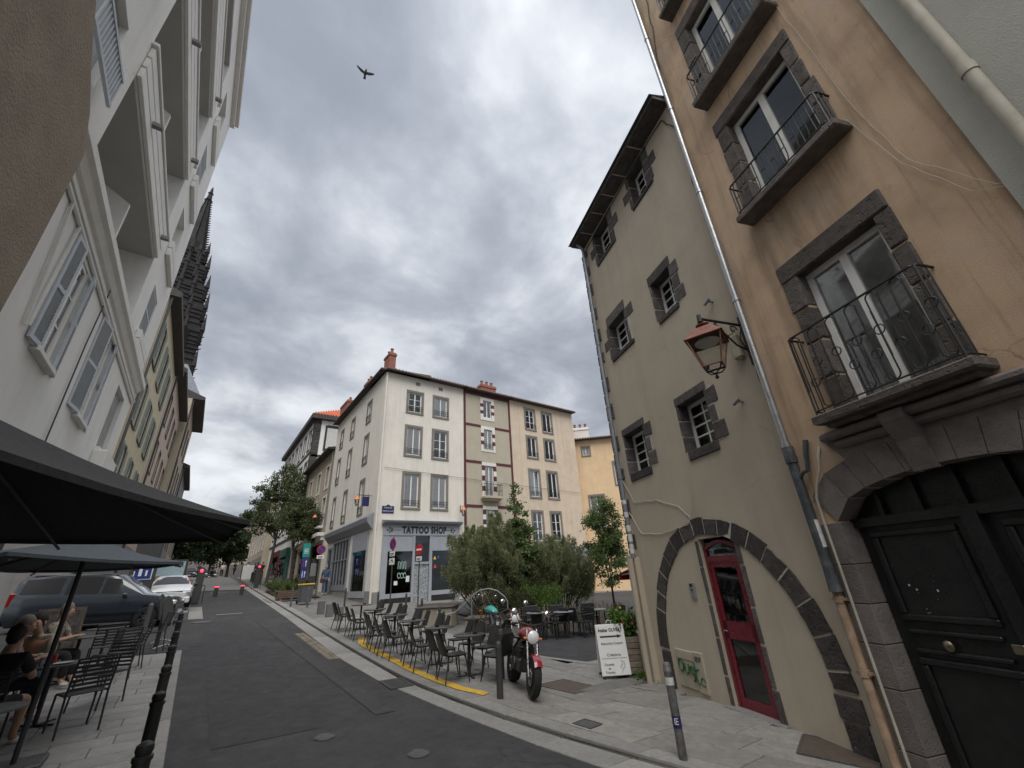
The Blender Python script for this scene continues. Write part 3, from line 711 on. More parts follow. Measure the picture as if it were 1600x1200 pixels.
ic = MB().cbox((-1.39, -.03, 1.43), (-1.25, .0, 1.7), .006).build('intercom', 'alu_grey', gh)
MB().lathe([(.018, 0), (.018, .01), (.004, .012)], (-1.32, -.032, 1.58), 10, Matrix.Rotation(R(90), 4, 'X')).build('button', 'sign_ink', ic)
MB().box((-1.37, -.034, 1.63), (-1.29, -.03, 1.68)).build('speaker_grille', 'sign_ink', ic)
bx = MB().cbox((-2.27, -.02, -.05), (-1.72, .02, .55), .008).build('meter_cabinet', 'box_cream', gh)
MB().cbox((-2.25, -.032, .4), (-1.74, -.022, .54), .004).build('cabinet_lid', 'box_cream', bx)
bx2 = MB().cbox((-1.70, -.035, -.06), (-1.45, .02, .56), .008).build('meter_cabinet', 'box_cream', gh)
put_text('lettering', 'EDF', .1, 'lava_grey', bx2, (-1.575, -.038, .45), bold=.003)
pts = []
def arcp(cx, cz, r, t0, t1, n=10, sx=1.): return [(cx+r*sx*math.cos(t0+(t1-t0)*i/n), -.036, cz+r*math.sin(t0+(t1-t0)*i/n)) for i in range(n+1)]
for p in (arcp(-2.12, .3, .1, 1.2, 7.2, 12, .7), [(-2.0, -.036, .34), (-2.01, -.036, .22), (-1.96, -.036, .18), (-1.91, -.036, .22), (-1.9, -.036, .34), (-1.9, -.036, .2)], arcp(-1.8, .26, .055, .3, 3.2)+arcp(-1.8, .15, .055, 2.2, -1.6), [(-1.7, -.046, .4), (-1.68, -.046, .1), (-1.62, -.046, .08)], [(-1.76, -.046, .26), (-1.6, -.046, .3)], arcp(-1.53, .12, .06, 0, 5.5)):
    MB().tube(p, .013, 5).build('graffiti', 'graffiti_green', bx if p[0][0] < -1.72 else bx2)
# eave of stone slabs
us = [-3.25, -2.55, -1.75, -1.1, -.45, .35, 1.54]
for a, b in zip(us, us[1:]): MB().cbox((a+.01, -.43, 11.5), (b-.01, .1, 11.6), .01).build('eave_slab', 'lava_grey', gh)
MB().box((-3.22, -.40, 11.503), (1.53, .08, 11.59)).build('eave_mortar', 'mortar_pale', gh)
MB().prism([(-.5, 11.6), (9.1, 13.6), (9.1, 11.6)], -1.54, 3.3, Matrix.Rotation(R(90), 4, 'Z')).build('roof', 'roof_slate', gh)
# orange house
oh = thing('orange_house', 'ochre orange rendered house with iron balconies and black arched carriage doors', 'house'); wall_frame(oh, GO, GR)
oops = [(2.64, 3.73, 3.6, 5.67), (2.55, 3.75, 7.25, 9.12), (2.55, 3.75, 10.2, 12.3), (2.55, 3.75, 13.2, 15.2)]
Y0 = -.1
AC, AS, AA = 3.26, 2.4, 2.82   # centre, spring height, apex
def arch_z(u): t = (u-AC)/1.3; return AS+(AA-AS)*math.sqrt(max(0, 1-t*t))
mb = facade(1.552, 4.70, 2.86, 17.2, [(*o, .32) for o in oops], back=9., y=Y0)
mb.add([(1.552, Y0, -.6), (1.96, Y0, -.6), (1.96, Y0, 2.86), (1.552, Y0, 2.86)], [(0, 1, 2, 3)]); mb.add([(4.56, Y0, -.6), (4.70, Y0, -.6), (4.70, Y0, 2.86), (4.56, Y0, 2.86)], [(0, 1, 2, 3)])
n = 20; au = [1.96+2.6*i/n for i in range(n+1)]
for a, b in zip(au, au[1:]):
    mb.add([(a, Y0, arch_z(a)), (b, Y0, arch_z(b)), (b, Y0, 2.86), (a, Y0, 2.86), (a, Y0+.35, arch_z(a)), (b, Y0+.35, arch_z(b))], [(0, 1, 2, 3), (0, 4, 5, 1)])
mb.add([(1.96, Y0, -.6), (1.96, Y0+.35, -.6), (1.96, Y0+.35, AS), (1.96, Y0, AS)], [(0, 3, 2, 1)])
mb.add([(1.552, Y0, -.6), (1.552, 9, -.6), (1.552, 9, 2.86), (1.552, Y0, 2.86)], [(0, 3, 2, 1)])
mb.build('wall', 'plaster_orange', oh)
for i, (a, b, c, d) in enumerate(oops):
    w = window(oh, a+.01, b-.01, c+.01, d-.01, y=Y0+.15, cols=2, rows=1, fm='paint_white' if i == 0 else 'paint_worn', fr=.085, curtain='curtain_grey' if i in (0,) else ('curtain_white' if i == 2 else 'curtain_grey'))
    L0, L1 = a-.24, b+.17
    MB().cj((L0, Y0-.03, d-.01), (L1, Y0+.236, d+.29), .02, .008).build('lintel', 'lava_brown', w)
    n = 4
    for k in range(n):
        za, zb = c+(d-c)*k/n+.006, c+(d-c)*(k+1)/n-.012
        MB().cj((L0+random.uniform(0, .03), Y0-.024, za), (a+.015, Y0+.236, zb), .02, .009).build('jamb_stone', 'lava_brown', w); MB().cj((b-.015, Y0-.024, za), (L1+random.uniform(-.03, .03), Y0+.236, zb), .02, .009).build('jamb_stone', 'lava_brown', w)
# balconies
def balcony(zs, h, u0=2.36, u1=3.97, off=.4, style=0):
    sl = MB(); y = -off
    sl.cj((u0-.03, y-.02, zs-.11), (u1+.03, Y0+.05, zs), .015, .008)
    if style == 0: sl.cbox((u0+.04, y+.08, zs-.17), (u1-.04, Y0+.05, zs-.1), .02)
    s_ = sl.build('balcony_slab', 'lava_brown', oh)
    rl = MB(); q = [(u0+.02, Y0, zs+h), (u0+.02, y+.06, zs+h), (u0+.06, y+.02, zs+h), (u1-.06, y+.02, zs+h), (u1-.02, y+.06, zs+h), (u1-.02, Y0, zs+h)]
    rl.tube(q, .015, 6).tube([(a, b, zs+.05) for a, b, c in q], .011, 6)
    for u in (u0+.03, u1-.03): rl.tube([(u, y+.03, zs), (u, y+.03, zs+h)], .012, 6)
    r_ = rl.build('railing', 'iron', oh)
    yb = y+.02; n = 12 if style == 0 else 9; du = (u1-u0-.1)/n
    for i in range(n):
        u = u0+.05+du*(i+.5); top = zs+h-.02; bot = zs+.06; k = i % 2; r = du*.48
        m = MB()
        if style == 0:
            if k == 0: pth = [(u-r, yb, bot+.25)]+[(u-r*math.cos(t), yb, top-r+r*math.sin(t)) for t in np.linspace(0, math.pi, 9)]+[(u+r, yb, bot+.03)]
            else: pth = [(u-r, yb, top-.05)]+[(u-r*math.cos(t), yb, bot+r-r*math.sin(t)) for t in np.linspace(0, math.pi, 9)]+[(u+r, yb, top-.2)]
            m.tube(pth, .0085, 5); 
            zc = zs+h*(.58 if k else .36)
            m.tube([(u+r+.055*math.cos(t), yb, zc+.055*math.sin(t)) for t in np.linspace(0, 2*math.pi, 13)[:-1]], .0075, 5, closed=True)
        else:
            m.tube([(u-du*.25, yb, bot)]+[(u-du*.25, yb, top-.12), (u-du*.18, yb, top-.03), (u-du*.05, yb, top)], .0085, 5)
            m.tube([(u+du*.25, yb, top), (u+du*.25, yb, bot+.12), (u+du*.18, yb, bot+.03), (u+du*.05, yb, bot)], .0085, 5); m.tube([(u-du*.25, yb, zs+h*.5), (u+du*.25, yb, zs+h*.5)], .0085, 5)
        m.build('scroll', 'iron', r_)
    for u in (u0+.02, u1-.02):
        for k in range(2):
            MB().tube([(u, yb+.08+k*.09, zs+.05), (u, yb+.08+k*.09, zs+h)], .0085, 5).build('side_bar', 'iron', r_)
balcony(3.62, 1.1); balcony(7.03, .62, style=1); balcony(9.97, .76, style=1); balcony(13.1, .76, style=1)
# stone portal of the black doors
cuts = [1.96+2.6*i/11 for i in range(12)]
for a, b in zip(cuts, cuts[1:]):
    a2 = AC+(a-AC)*1.17; b2 = AC+(b-AC)*1.17
    za, zb = arch_z(a), arch_z(b); MB().prism([(a+.004, za), (b-.004, zb), (b2-.004, zb+.34), (a2+.004, za+.34)], Y0-.025, Y0+.3).build('voussoir', 'lava_paint', oh)
z = -.5
for h in (.62, .55, .42, .4, .42, .5):
    MB().cbox((1.70, Y0-.025, z+.005), (1.985, Y0+.34, min(z+h, 2.39)-.005), .006).build('jamb_stone', 'lava_paint', oh); z += h
pn = MB().prism([(2.1, 3.40), (2.28, 3.16), (2.45, 2.9), (3.4, 3.1), (4.4, 2.9), (4.4, 3.40)], Y0-.012, Y0+.05).build('cement_panel', 'lava_paint', oh)
MB().prism([(-.30, 3.42), (-.07, 3.42), (-.07, 2.78), (-.13, 2.78), (-.2, 3.1), (-.30, 3.32)], 2.98, 3.22, Matrix(((0, 1, 0, 0), (1, 0, 0, 0), (0, 0, 1, 0), (0, 0, 0, 1)))).build('keystone_console', 'lava_paint', oh)
MB().cbox((2.2, Y0-.16, 3.33), (4.2, Y0+.05, 3.43), .03).cbox((2.3, Y0-.08, 3.22), (4.1, Y0+.05, 3.33), .03).build('corbel_moulding', 'lava_paint', oh)
# black double doors with fanlight
yd = Y0+.2
dd = MB(); n = 20
for a, b in zip(au, au[1:]): dd.add([(a, yd+.06, 2.33), (b, yd+.06, 2.33), (b, yd+.06, arch_z(b)+.02), (a, yd+.06, arch_z(a)+.02)], [(0, 1, 2, 3)])
dd.box((1.96, yd-.03, 2.31), (4.56, yd+.07, 2.41)); dd.box((3.08, yd-.05, -.4), (3.22, yd+.05, 2.34)); dd.box((2.0, yd+.03, -.4), (3.08, yd+.06, 2.31)); dd.box((3.22, yd+.03, -.4), (4.52, yd+.06, 2.31))
for u in (2.35, 2.75, 3.15, 3.55, 3.95): dd.box((u-.025, yd, 2.4), (u+.025, yd+.065, arch_z(u)+.01))
ddo = dd.build('door', 'black_paint', oh)
for u0, u1 in ((2.03, 3.05), (3.25, 4.5)):
    for z0, z1 in ((1.32, 2.25), (-.2, .98)):
        f = MB(); w_ = .07
        for q in ((u0+.08, z0, u1-.08, z0+w_), (u0+.08, z1-w_, u1-.08, z1)): f.cbox((q[0], yd-.005, q[1]), (q[2], yd+.03, q[3]), .015)
        for q in ((u0+.08, u0+.08+w_), (u1-.08-w_, u1-.08)): f.cbox((q[0], yd-.004, z0+w_), (q[1], yd+.03, z1-w_), .015)
        f.build('panel_moulding', 'black_paint', ddo)
    f = MB()
    for zc in (1.02, 1.2): f.cbox((u0+.1, yd-.01, zc), (u1-.12, yd+.03, zc+.045), .012)
    f.build('rail_moulding', 'black_paint', ddo)
MB().lathe([(.012, 0), (.014, .03), (.045, .045), (.05, .06), (.03, .08), (.005, .085)], (2.47, yd+.03, 1.12), 14, Matrix.Rotation(R(90), 4, 'X')).build('knob', 'brass', ddo, smooth=True)
MB().cbox((3.0, yd-.06, 1.12), (3.09, yd-.04, 1.2), .005).build('lock_plate', 'brass', ddo)
MB().cbox((3.36, yd-.0, 1.64), (3.62, yd+.025, 1.72), .004).build('letter_slot', 'brass', ddo)
for i in range(16):
    u, z = 2.42+random.gauss(0, .13), 1.6+random.gauss(0, .17); s_ = random.choice((.003, .004, .005, .008, .02))
    MB().cbox((u, yd+.024, z), (u+s_*random.uniform(.6, 1.6), yd+.0265, z+s_*random.uniform(.6, 1.5)), .001).build('paint_chip', 'sticker_white', ddo)
MB().cbox((1.9, Y0-.2, -.6), (4.6, Y0+.3, -.17), .02).build('threshold', 'kerb_granite', oh)
MB().box((1.55, -.5, 17.2), (4.72, 9, 17.32)).build('roof', 'roof_slate', oh)
# concrete-rendered house at the picture's edge
ch = thing('grey_house', 'pale grey rough rendered house with a thick cream pipe on its wall', 'house'); wall_frame(ch, GO, GR)
facade(4.702, 12., -.8, 16., [], back=9., y=-.16).build('wall', 'plaster_concrete', ch)
MB().box((4.7, -.5, 16), (12.1, 9, 16.2)).build('roof', 'roof_slate', ch)
pp = thing('cream_pipe', 'thick cream drainpipe on the pale grey rendered wall', 'pipe'); wall_frame(pp, GO, GR)
MB().cyl((5.0, -.27, -.3), (5.0, -.27, 16), .058, n=14).build('pipe', 'pipe_cream', pp, smooth=True)
for z in (3.3, 6.2, 9.4, 12.6): MB().cyl((5.0, -.27, z), (5.0, -.27, z+.12), .068, n=14).cyl((5.0, -.27, z+.06), (5.0, -.16, z+.06), .02, n=6).build('collar', 'pipe_cream', pp, smooth=True)
# pipes between the two houses
zp = thing('zinc_downpipe', 'bright zinc downpipe between the tan house and the orange house', 'pipe'); wall_frame(zp, GO, GR)
MB().cyl((1.68, -.19, 3.35), (1.68, -.19, 16.9), .05, n=14).build('pipe', 'zinc', zp, smooth=True)
for z in (3.42, 5.9, 8.4, 10.9, 13.6, 16.): 
    MB().cyl((1.68, -.19, z), (1.68, -.19, z+.05), .062, n=14).cyl((1.68, -.19, z+.02), (1.68, -.1, z+.02), .012, n=6).build('bracket', 'zinc', zp, smooth=True)
lo = MB().cyl((1.68, -.19, 1.85), (1.68, -.19, 3.4), .062, n=14).cyl((1.68, -.19, 3.2), (1.68, -.19, 3.42), .075, n=14).cyl((1.68, -.19, 1.62), (1.68, -.19, 1.9), .075, .06, n=14).build('lower_pipe', 'pvc_dark', zp, smooth=True)
MB().tube([(1.68, -.19, 2.95), (1.78, -.19, 3.05), (1.86, -.18, 3.06), (1.9, -.16, 3.3), (1.93, -.13, 3.45)], .032, 8).build('branch_pipe', 'pvc_dark', lo, smooth=True)
MB().tube([(2.06, -.1, 3.32), (2.05, -.16, 3.2), (2.02, -.17, 3.05), (1.9, -.17, 2.86), (1.83, -.17, 2.7), (1.82, -.17, 2.4), (1.80, -.17, -.2)], .015, 8).build('side_pipe', 'pipe_cream', zp, smooth=True)
st = MB().cyl((1.68, -.185, 2.12), (1.68, -.185, 2.45), .0645, n=14, caps=False).build('sticker', 'sticker_white', zp, smooth=True)
rp = thing('rusty_pipe', 'rusty old cast pipe at the foot of the zinc downpipe', 'pipe'); wall_frame(rp, GO, GR)
MB().cyl((1.66, -.17, -.5), (1.66, -.17, 1.66), .05, n=12).build('pipe', 'pipe_rust', rp, smooth=True)
for z in (.75, 1.5): MB().cyl((1.66, -.17, z), (1.66, -.17, z+.07), .06, n=12).box((1.58, -.19, z+.02), (1.74, -.09, z+.05)).build('collar', 'pipe_rust', rp)
tr = thing('cable_trunking', 'cream vertical cable trunking on tan wall beside the rusty pipe', 'trunking'); wall_frame(tr, GO, GR)
MB().cbox((1.5, -.1, -.5), (1.54, .0, 2.9), .004).build('trunk', 'pipe_cream', tr)
cp = thing('corner_downpipe', 'grey zinc downpipe with stickers on the quoined corner of the tan house', 'pipe'); wall_frame(cp, GO, GR)
MB().cyl((-3.08, -.11, 2.2), (-3.08, -.11, 11.35), .05, n=12).tube([(-3.08, -.11, 11.3), (-3.08, -.16, 11.42), (-3.08, -.3, 11.52)], .05, 10).build('pipe', 'zinc_roof', cp, smooth=True)
for z in (2.2, 4.0, 5.9, 7.8, 9.8): MB().cyl((-3.08, -.11, z), (-3.08, -.11, z+.06), .062, n=12).build('collar', 'zinc_roof', cp, smooth=True)
for z, h in ((2.3, .2), (2.56, .16), (2.78, .14), (3.1, .12), (3.4, .1)): MB().cyl((-3.08, -.112, z), (-3.08, -.112, z+h), .0525, n=12, caps=False).build('sticker', 'sticker_white', cp, smooth=True)
MB().cyl((-3.08, -.2, -.3), (-3.08, -.2, 2.2), .06, n=12).build('lower_pipe', 'plaster_tan', cp, smooth=True)
sp = thing('street_sign', 'small blue street name plate on the quoins of the tan house', 'sign'); wall_frame(sp, GO, GR)
MB().cbox((-3.34, -.05, 3.7), (-3.14, -.038, 4.12), .003).build('plate', 'sign_navy', sp); put_text('lettering', 'RUE', .075, 'sign_white', sp, (-3.235, -.052, 3.99)); 
# lantern on wrought bracket
ln = thing('wall_lantern', 'copper roofed glass street lantern on black scroll bracket of the tan house', 'lantern'); wall_frame(ln, GO, GR)
LU, LY, LZ = 1.45, -.8, 5.62
br = MB().tube([(LU, 0, LZ-.02), (LU, LY-.04, LZ+.02)], .022, 8).cyl((LU, LY-.02, LZ-.05), (LU, LY-.02, LZ+.09), .045, .03, 8)
br.tube([(LU, -.02, LZ-.5), (LU, -.22, LZ-.42), (LU, -.42, LZ-.2), (LU, -.55, LZ-.05)], .016, 6)
for cx, cz, r, t0 in ((-.52, LZ-.09, .07, 1.2), (-.2, LZ-.12, .08, 0)): br.tube([(LU, cx+r*(1-.09*k)*math.cos(t0+k*.8), cz+r*(1-.09*k)*math.sin(t0+k*.8)) for k in range(9)], .010, 5)
br.box((LU-.03, -.02, LZ-.75), (LU+.03, .0, LZ+.15)); br.tube([(LU, -.02, LZ-.05), (LU+.0, -.12, LZ-.3), (LU, -.02, LZ-.55)], .012, 5)
br.build('bracket', 'iron', ln, smooth=True)
lr = bpy.data.objects.new('head', None)
Mr = Matrix.Translation((LU, LY, 0)) @ Matrix.Rotation(R(38), 4, 'Z')
def ring4(h, z): return [Mr @ Vector((sx*h, sy*h, z)) for sx, sy in ((-1, -1), (1, -1), (1, 1), (-1, 1))]
lev = [ring4(.285, 5.22), ring4(.27, 5.24), ring4(.145, 5.41), ring4(.135, 5.43)]
mb = MB(); 
for a, b in zip(lev, lev[1:]):
    for i in range(4): mb.add([a[i], a[(i+1) % 4], b[(i+1) % 4], b[i]], [(0, 1, 2, 3)])
mb.add(lev[-1], [(0, 1, 2, 3)]); rf = mb.build('roof', 'copper_red', ln)
MB().lathe([(.03, 5.43), (.03, 5.48), (.1, 5.5), (.105, 5.515), (.03, 5.53), (.02, 5.6)], (LU, LY, 0), 14).build('cap', 'copper_red', rf, smooth=True)
t4, b4 = ring4(.25, 5.22), ring4(.135, 4.76); fr = MB()
for i in range(4): fr.tube([t4[i], b4[i]], .014, 5); fr.tube([b4[i], b4[(i+1) % 4]], .013, 5); fr.tube([t4[i], t4[(i+1) % 4]], .014, 5)
fr.build('frame', 'copper_red', ln)
t5, b5 = ring4(.243, 5.21), ring4(.133, 4.77)
for i in range(4): MB().add([b5[i], b5[(i+1) % 4], t5[(i+1) % 4], t5[i]], [(0, 1, 2, 3)]).build('pane', 'glass_lamp', ln)
MB().add(ring4(.13, 4.765), [(0, 1, 2, 3)]).build('pane', 'glass_lamp', ln)
MB().lathe([(.19, 5.20), (.17, 5.17), (.02, 5.15)], (LU, LY, 0), 14).build('reflector', 'sign_white', ln, smooth=True)
ft = MB()
for i in range(4): ft.tube([b4[i], b4[i]*.6+Vector((LU, LY, 4.68))*.4-Vector((0, 0, .05)), Vector((LU, LY, 4.64))], .011, 5)
ft.lathe([(.02, 4.56), (.03, 4.59), (.012, 4.62), (.02, 4.66)], (LU, LY, 0), 10); ft.build('finial', 'iron', ln)
jb = thing('junction_box', 'two pale grey electrical boxes on wall behind the copper lantern', 'box'); wall_frame(jb, GO, GR)
MB().cbox((1.2, -.12, 5.05), (1.36, 0, 5.5), .03).build('box', 'box_cream', jb); MB().cbox((1.14, -.09, 5.52), (1.26, 0, 5.78), .03).build('upper_box', 'box_cream', jb)
for (s_, z, lab) in ((-1.03, 6.38, 'small wall spotlight above the copper lantern'), (-1.01, 4.4, 'small wall spotlight below the copper lantern')):
    t = thing('spotlight', lab, 'spotlight'); wall_frame(t, GO, GR); u = -s_
    MB().cyl((u, 0, z), (u, -.07, z), .02, n=8).build('arm', 'alu_grey', t); MB().cyl((u+.05, -.1, z+.03), (u-.08, -.12, z-.03), .035, .03, n=10).build('head', 'alu_grey', t, smooth=True)
# cables
def cable(name, pts, r, m, label):
    o = MB().tube(pts, r, 5).build(name, m); wall_frame(o, GO, GR); return tag(o, label, 'cable')
rr = random.Random(3)
def wig(pts, a=.02, n=5):
    out = []
    for p, q in zip(pts, pts[1:]):
        for i in range(n):
            t = i/n; out.append((p[0]+(q[0]-p[0])*t+rr.uniform(-a, a), p[1]+(q[1]-p[1])*t, p[2]+(q[2]-p[2])*t+rr.uniform(-a, a)))
    return out+[pts[-1]]
cable('wall_cable', wig([(-3.2, -.03, 11.3), (-.2, -.03, 11.42), (1.2, -.03, 11.35), (1.5, -.03, 10.6), (1.48, -.03, 8.6), (1.5, -.03, 6.6), (1.48, -.06, 5.5), (1.5, -.03, 4.4), (1.5, -.03, 3.2), (1.6, -.12, 2.9)], .02), .012, 'cable_dark', 'dark cable running under the eave and down beside the zinc downpipe')
cable('wall_cable', wig([(1.9, Y0-.02, 17), (2.0, Y0-.02, 15.2), (1.85, Y0-.02, 13.8), (1.66, Y0-.02, 12.2)], .03), .011, 'cable_dark', 'dark double cable on the orange wall beside the top balcony')
cable('wall_cable', wig([(3.95, Y0-.02, 10.4), (4.05, Y0-.03, 8.8), (4.1, Y0-.02, 7.2), (4.25, Y0-.02, 6.0), (4.66, Y0-.05, 5.1), (5.6, -.2, 4.5)], .012), .004, 'cable_pale', 'pale cable sagging down the orange wall from the top balcony')
cable('wall_cable', wig([(3.98, Y0-.02, 7.1), (4.2, Y0-.03, 6.0), (4.5, Y0-.03, 5.2), (5.2, -.2, 4.6)], .008), .004, 'cable_pale', 'pale thin cable running from the middle balcony to the grey wall')
cable('wall_cable', wig([(-3.05, -.1, 4.0), (-2.8, -.02, 3.4), (-1.9, -.02, 3.3), (-1.2, -.02, 3.05), (-.95, -.02, 2.85), (-1.0, -.03, 2.7), (-1.35, -.02, 2.68), (-2.0, -.02, 2.62), (-2.7, -.02, 2.7), (-3.0, -.08, 3.2)], .015), .008, 'cable_pale', 'pale looped cable on tan wall above the stone arch')
cable('wall_cable', wig([(-.6, -.05, 4.9), (-.65, -.03, 3.8), (-.72, -.02, 3.2), (-.9, -.02, 2.75), (-.93, -.03, 2.5)], .004), .005, 'cable_pale', 'thin straight cable hanging from the window to the red door')
# ------------------------------------------------------------------ corner block: cream, sage and peach houses
CO = (7.67, 23.92, 1.01); A2 = R(88.6); R2 = (math.sin(A2), math.cos(A2)); SIDE = R(-91.4)
def chimney(parent, u0, u1, y0, y1, z0, z1, pots=2, m='brick_red'):
    c = MB().cbox((u0, y0, z0), (u1, y1, z1-.25), .01).cbox((u0-.05, y0-.05, z1-.25), (u1+.05, y1+.05, z1-.1), .01).cbox((u0, y0, z1-.1), (u1, y1, z1), .01).build('chimney', m, parent)
    for i in range(pots):
        t = (i+.5)/pots; p = MB().lathe([(.11, 0), (.09, .3), (.12, .32), (.12, .38), (.06, .4)], n=10).build('chimney_pot', 'brick_red', c, smooth=True)
        p.location = (u0+(u1-u0)*(.5 if (u1-u0) < (y1-y0) else t), y0+(y1-y0)*(t if (u1-u0) < (y1-y0) else .5), z1)
    return c
def tile_roof(parent, u0, u1, z, depth, ov=.35, rise=1.3, m='roof_tile', tile=.22, pitch=None):
    mb = MB(); mb.prism([(-ov, z), (-ov, z+.09), (depth, z+rise+.09), (depth, z)], u0-.1, u1+.1, Matrix(((0, 1, 0, 0), (1, 0, 0, 0), (0, 0, 1, 0), (0, 0, 0, 1))))
    r = mb.build('roof', 'eave_dark', parent); t = MB(); n = int((u1-u0+.2)/tile); sl = rise/(depth+ov)
    for i in range(n):
        u = u0-.1+(i+.5)*(u1-u0+.2)/n; rad = tile*.42; P = []
        for yy in (-ov-.06, depth): P.append([(u-rad*math.cos(a), yy, z+.09+(yy+ov)*sl+rad*.8*math.sin(a)) for a in np.linspace(0, math.pi, 6)])
        t.grid(P); t.add([P[0][0], *P[0][1:]], [tuple(range(6))])
    stuff(t.build('roof_tiles', m, r, smooth=True)); 
    MB().tube([(u0-.1, -ov-.04, z+.03), (u1+.1, -ov-.04, z+.03)], .06, 8).build('gutter', 'eave_dark', r)
    return r
def std_window(house, o, rows=3, cols=2, w=.16, trim='grey_trim', curtain=None, rail=True, rot=None, shut=None, fm='paint_white', gm='glass_dark', room='room_dark', sname='surround'):
    a, b, c, d = o; oo = (a+w, b-w, c+w*.8, d-w)
    wi = window(house, oo[0], oo[1], oo[2], oo[3], y=.07, cols=cols, rows=1 if curtain else rows, gm=gm, fr=.06, curtain=curtain, fm=fm, room=room)
    parts = [wi]
    s_ = surround(wi, *oo, w=w, m=trim, name=sname)
    if rail:
        rl = rail_small(wi, oo[0]-.05, oo[1]+.05, oo[2]+.08, .32)
    if rot: wi.rotation_euler = (0, 0, rot)
    return wi
def inner(o, w=.16): return (o[0]+w, o[1]-w, o[2]+w*.8, o[3]-w)
cream = thing('corner_house', 'cream corner house with grey window surrounds and slate blue tattoo shop front', 'house'); wall_frame(cream, CO, R2)
rowsz = [(4.79, 7.04), (7.95, 10.03), (10.79, 12.44)]
fo = [(1.44, 2.67, *r) for r in rowsz]+[(3.31, 4.56, *r) for r in rowsz]
SH = (.62, 5.2, -.8, 3.35)
facade(0, 5.72, -1, 13.4, [inner(o) for o in fo]+[(*SH, .3)], back=11., sides=False).build('wall', 'plaster_cream', cream)
so = [(-b, -a, *r) for r in rowsz for a, b in ((2.45, 3.55), (6.3, 7.35), (9.35, 10.3))]
SHS = [(-3.5, -.9, .6, 3.6), (-8.2, -4.6, 1.0, 3.7), (-9.6, -8.6, .3, 3.4)]
sw = facade(-11.7, -.001, -1, 13.4, [inner(o) for o in so]+[(*o, .3) for o in SHS], back=1., sides=False).build('side_wall', 'plaster_cream', cream); sw.rotation_euler = (0, 0, SIDE)
for i, o in enumerate(fo): std_window(cream, o, curtain='curtain_white' if i in (0, 3, 1, 5) else None, gm='glass')
for i, o in enumerate(so): std_window(cream, o, curtain='curtain_white' if i % 2 else None, rot=SIDE, gm='glass')
tile_roof(cream, 0, 5.72, 13.4, 3., rise=.25)
sr = tile_roof(cream, -11.7, .1, 13.4, 3., rise=.2); sr.rotation_euler = (0, 0, SIDE)
for u in (2.2, 3.9): MB().box((u-.16, -.012, 12.85), (u+.16, .1, 13.1)).build('attic_vent', 'grey_trim', cream)
chimney(cream, .3, .75, .5, 1.5, 13.3, 15.2); chimney(cream, .5, .95, 5.2, 6.2, 13.4, 15.1); chimney(cream, .4, 1.1, 10.2, 12.2, 13.2, 15.3)
bs = MB().box((-.02, -.03, -1), (.62, 0, .55)).build('plinth', 'plaster_grey', cream)
ps = MB().box((-11.7, -.03, -1), (.02, 0, .62)).build('side_plinth', 'plaster_grey', cream); ps.rotation_euler = (0, 0, SIDE)
# shop front
shp = MB(); y = -.1
shp.box((.5, y, -.8), (.82, .1, 3.35)); shp.box((2.28, y, -.8), (2.42, .1, 3.35)); shp.box((3.33, y, -.8), (3.5, .1, 3.35)); shp.box((5.0, y, -.8), (5.31, .1, 3.35))
shp.box((.82, y+.02, 2.52), (2.28, .1, 3.35)); shp.box((3.5, y+.02, 2.52), (5.0, .1, 3.35)); shp.box((.5, y-.02, 3.35), (5.31, .1, 3.92)); shp.box((.82, y+.02, .2), (2.28, .1, .42)); shp.box((3.5, y+.02, .2), (5.0, .1, .42)); shp.box((2.42, y+.02, 1.82), (3.33, .1, 1.94))
sf = shp.build('shop_front', 'shop_blue', cream)
MB().prism([(-.12, 3.92), (-.38, 4.02), (-.42, 4.12), (-.02, 4.2), (.0, 3.92)], .4, 5.4, Matrix(((0, 1, 0, 0), (1, 0, 0, 0), (0, 0, 1, 0), (0, 0, 0, 1)))).build('cornice', 'shop_zinc', sf)
for a, b in ((.84, 2.26), (3.52, 4.98)):
    MB().box((a, .0, .42), (b, .01, 2.52)).build('pane', 'glass_dark', sf); MB().box((a-.02, y+.03, -.8), (b+.02, .05, .2)).build('stall_riser', 'room_dark', sf); MB().box((a, .28, .3), (b, .3, 2.6)).build('room', 'room_brown' if a < 1 else 'room_dark', sf)
MB().box((2.44, .0, 1.94), (3.31, .01, 3.35)).build('pane', 'glass_dark', sf); MB().box((2.44, .25, 1.94), (3.31, .27, 3.35)).build('room', 'room_brown', sf)
MB().box((2.44, -.02, -.6), (3.31, .03, 1.82)).build('stickered_door', 'sticker_mix', sf)['label'] = 'shop door covered in small stickers'
put_text('lettering', 'TATTOO SHOP', .5, 'sign_ink', sf, (2.98, y-.03, 3.63), bold=.026, sx=.74, spacing=1.12)
ar = MB()
for sx, u in ((1, .75), (-1, 4.95)):
    ar.box((u, y-.026, 3.62), (u+sx*.75, y-.02, 3.645))
    for du, dz in ((.1, .11), (.1, -.11), (.22, .06), (.22, -.06), (-.02, 0)): ar.add([(u+sx*(du-.06), y-.025, 3.632+dz), (u+sx*du, y-.025, 3.632+dz-.06), (u+sx*(du+.06), y-.025, 3.632+dz), (u+sx*du, y-.025, 3.632+dz+.06)], [(0, 1, 2, 3)])
ar.build('arrow_ornament', 'sign_ink', sf)
lg = MB()
for i, u in enumerate((1.55, 1.72, 1.89)):
    lg.tube([(u-.06, -.02, 1.62), (u-.06, -.02, 1.95), (u, -.02, 2.0), (u+.05, -.02, 1.95), (u+.05, -.02, 1.6)], .016, 4); lg.tube([(u+.07*math.cos(t), -.02, 1.28+.14*math.sin(t)) for t in np.linspace(.3, 5.6, 9)], .016, 4)
lg.build('window_lettering', 'neon_pale', sf)
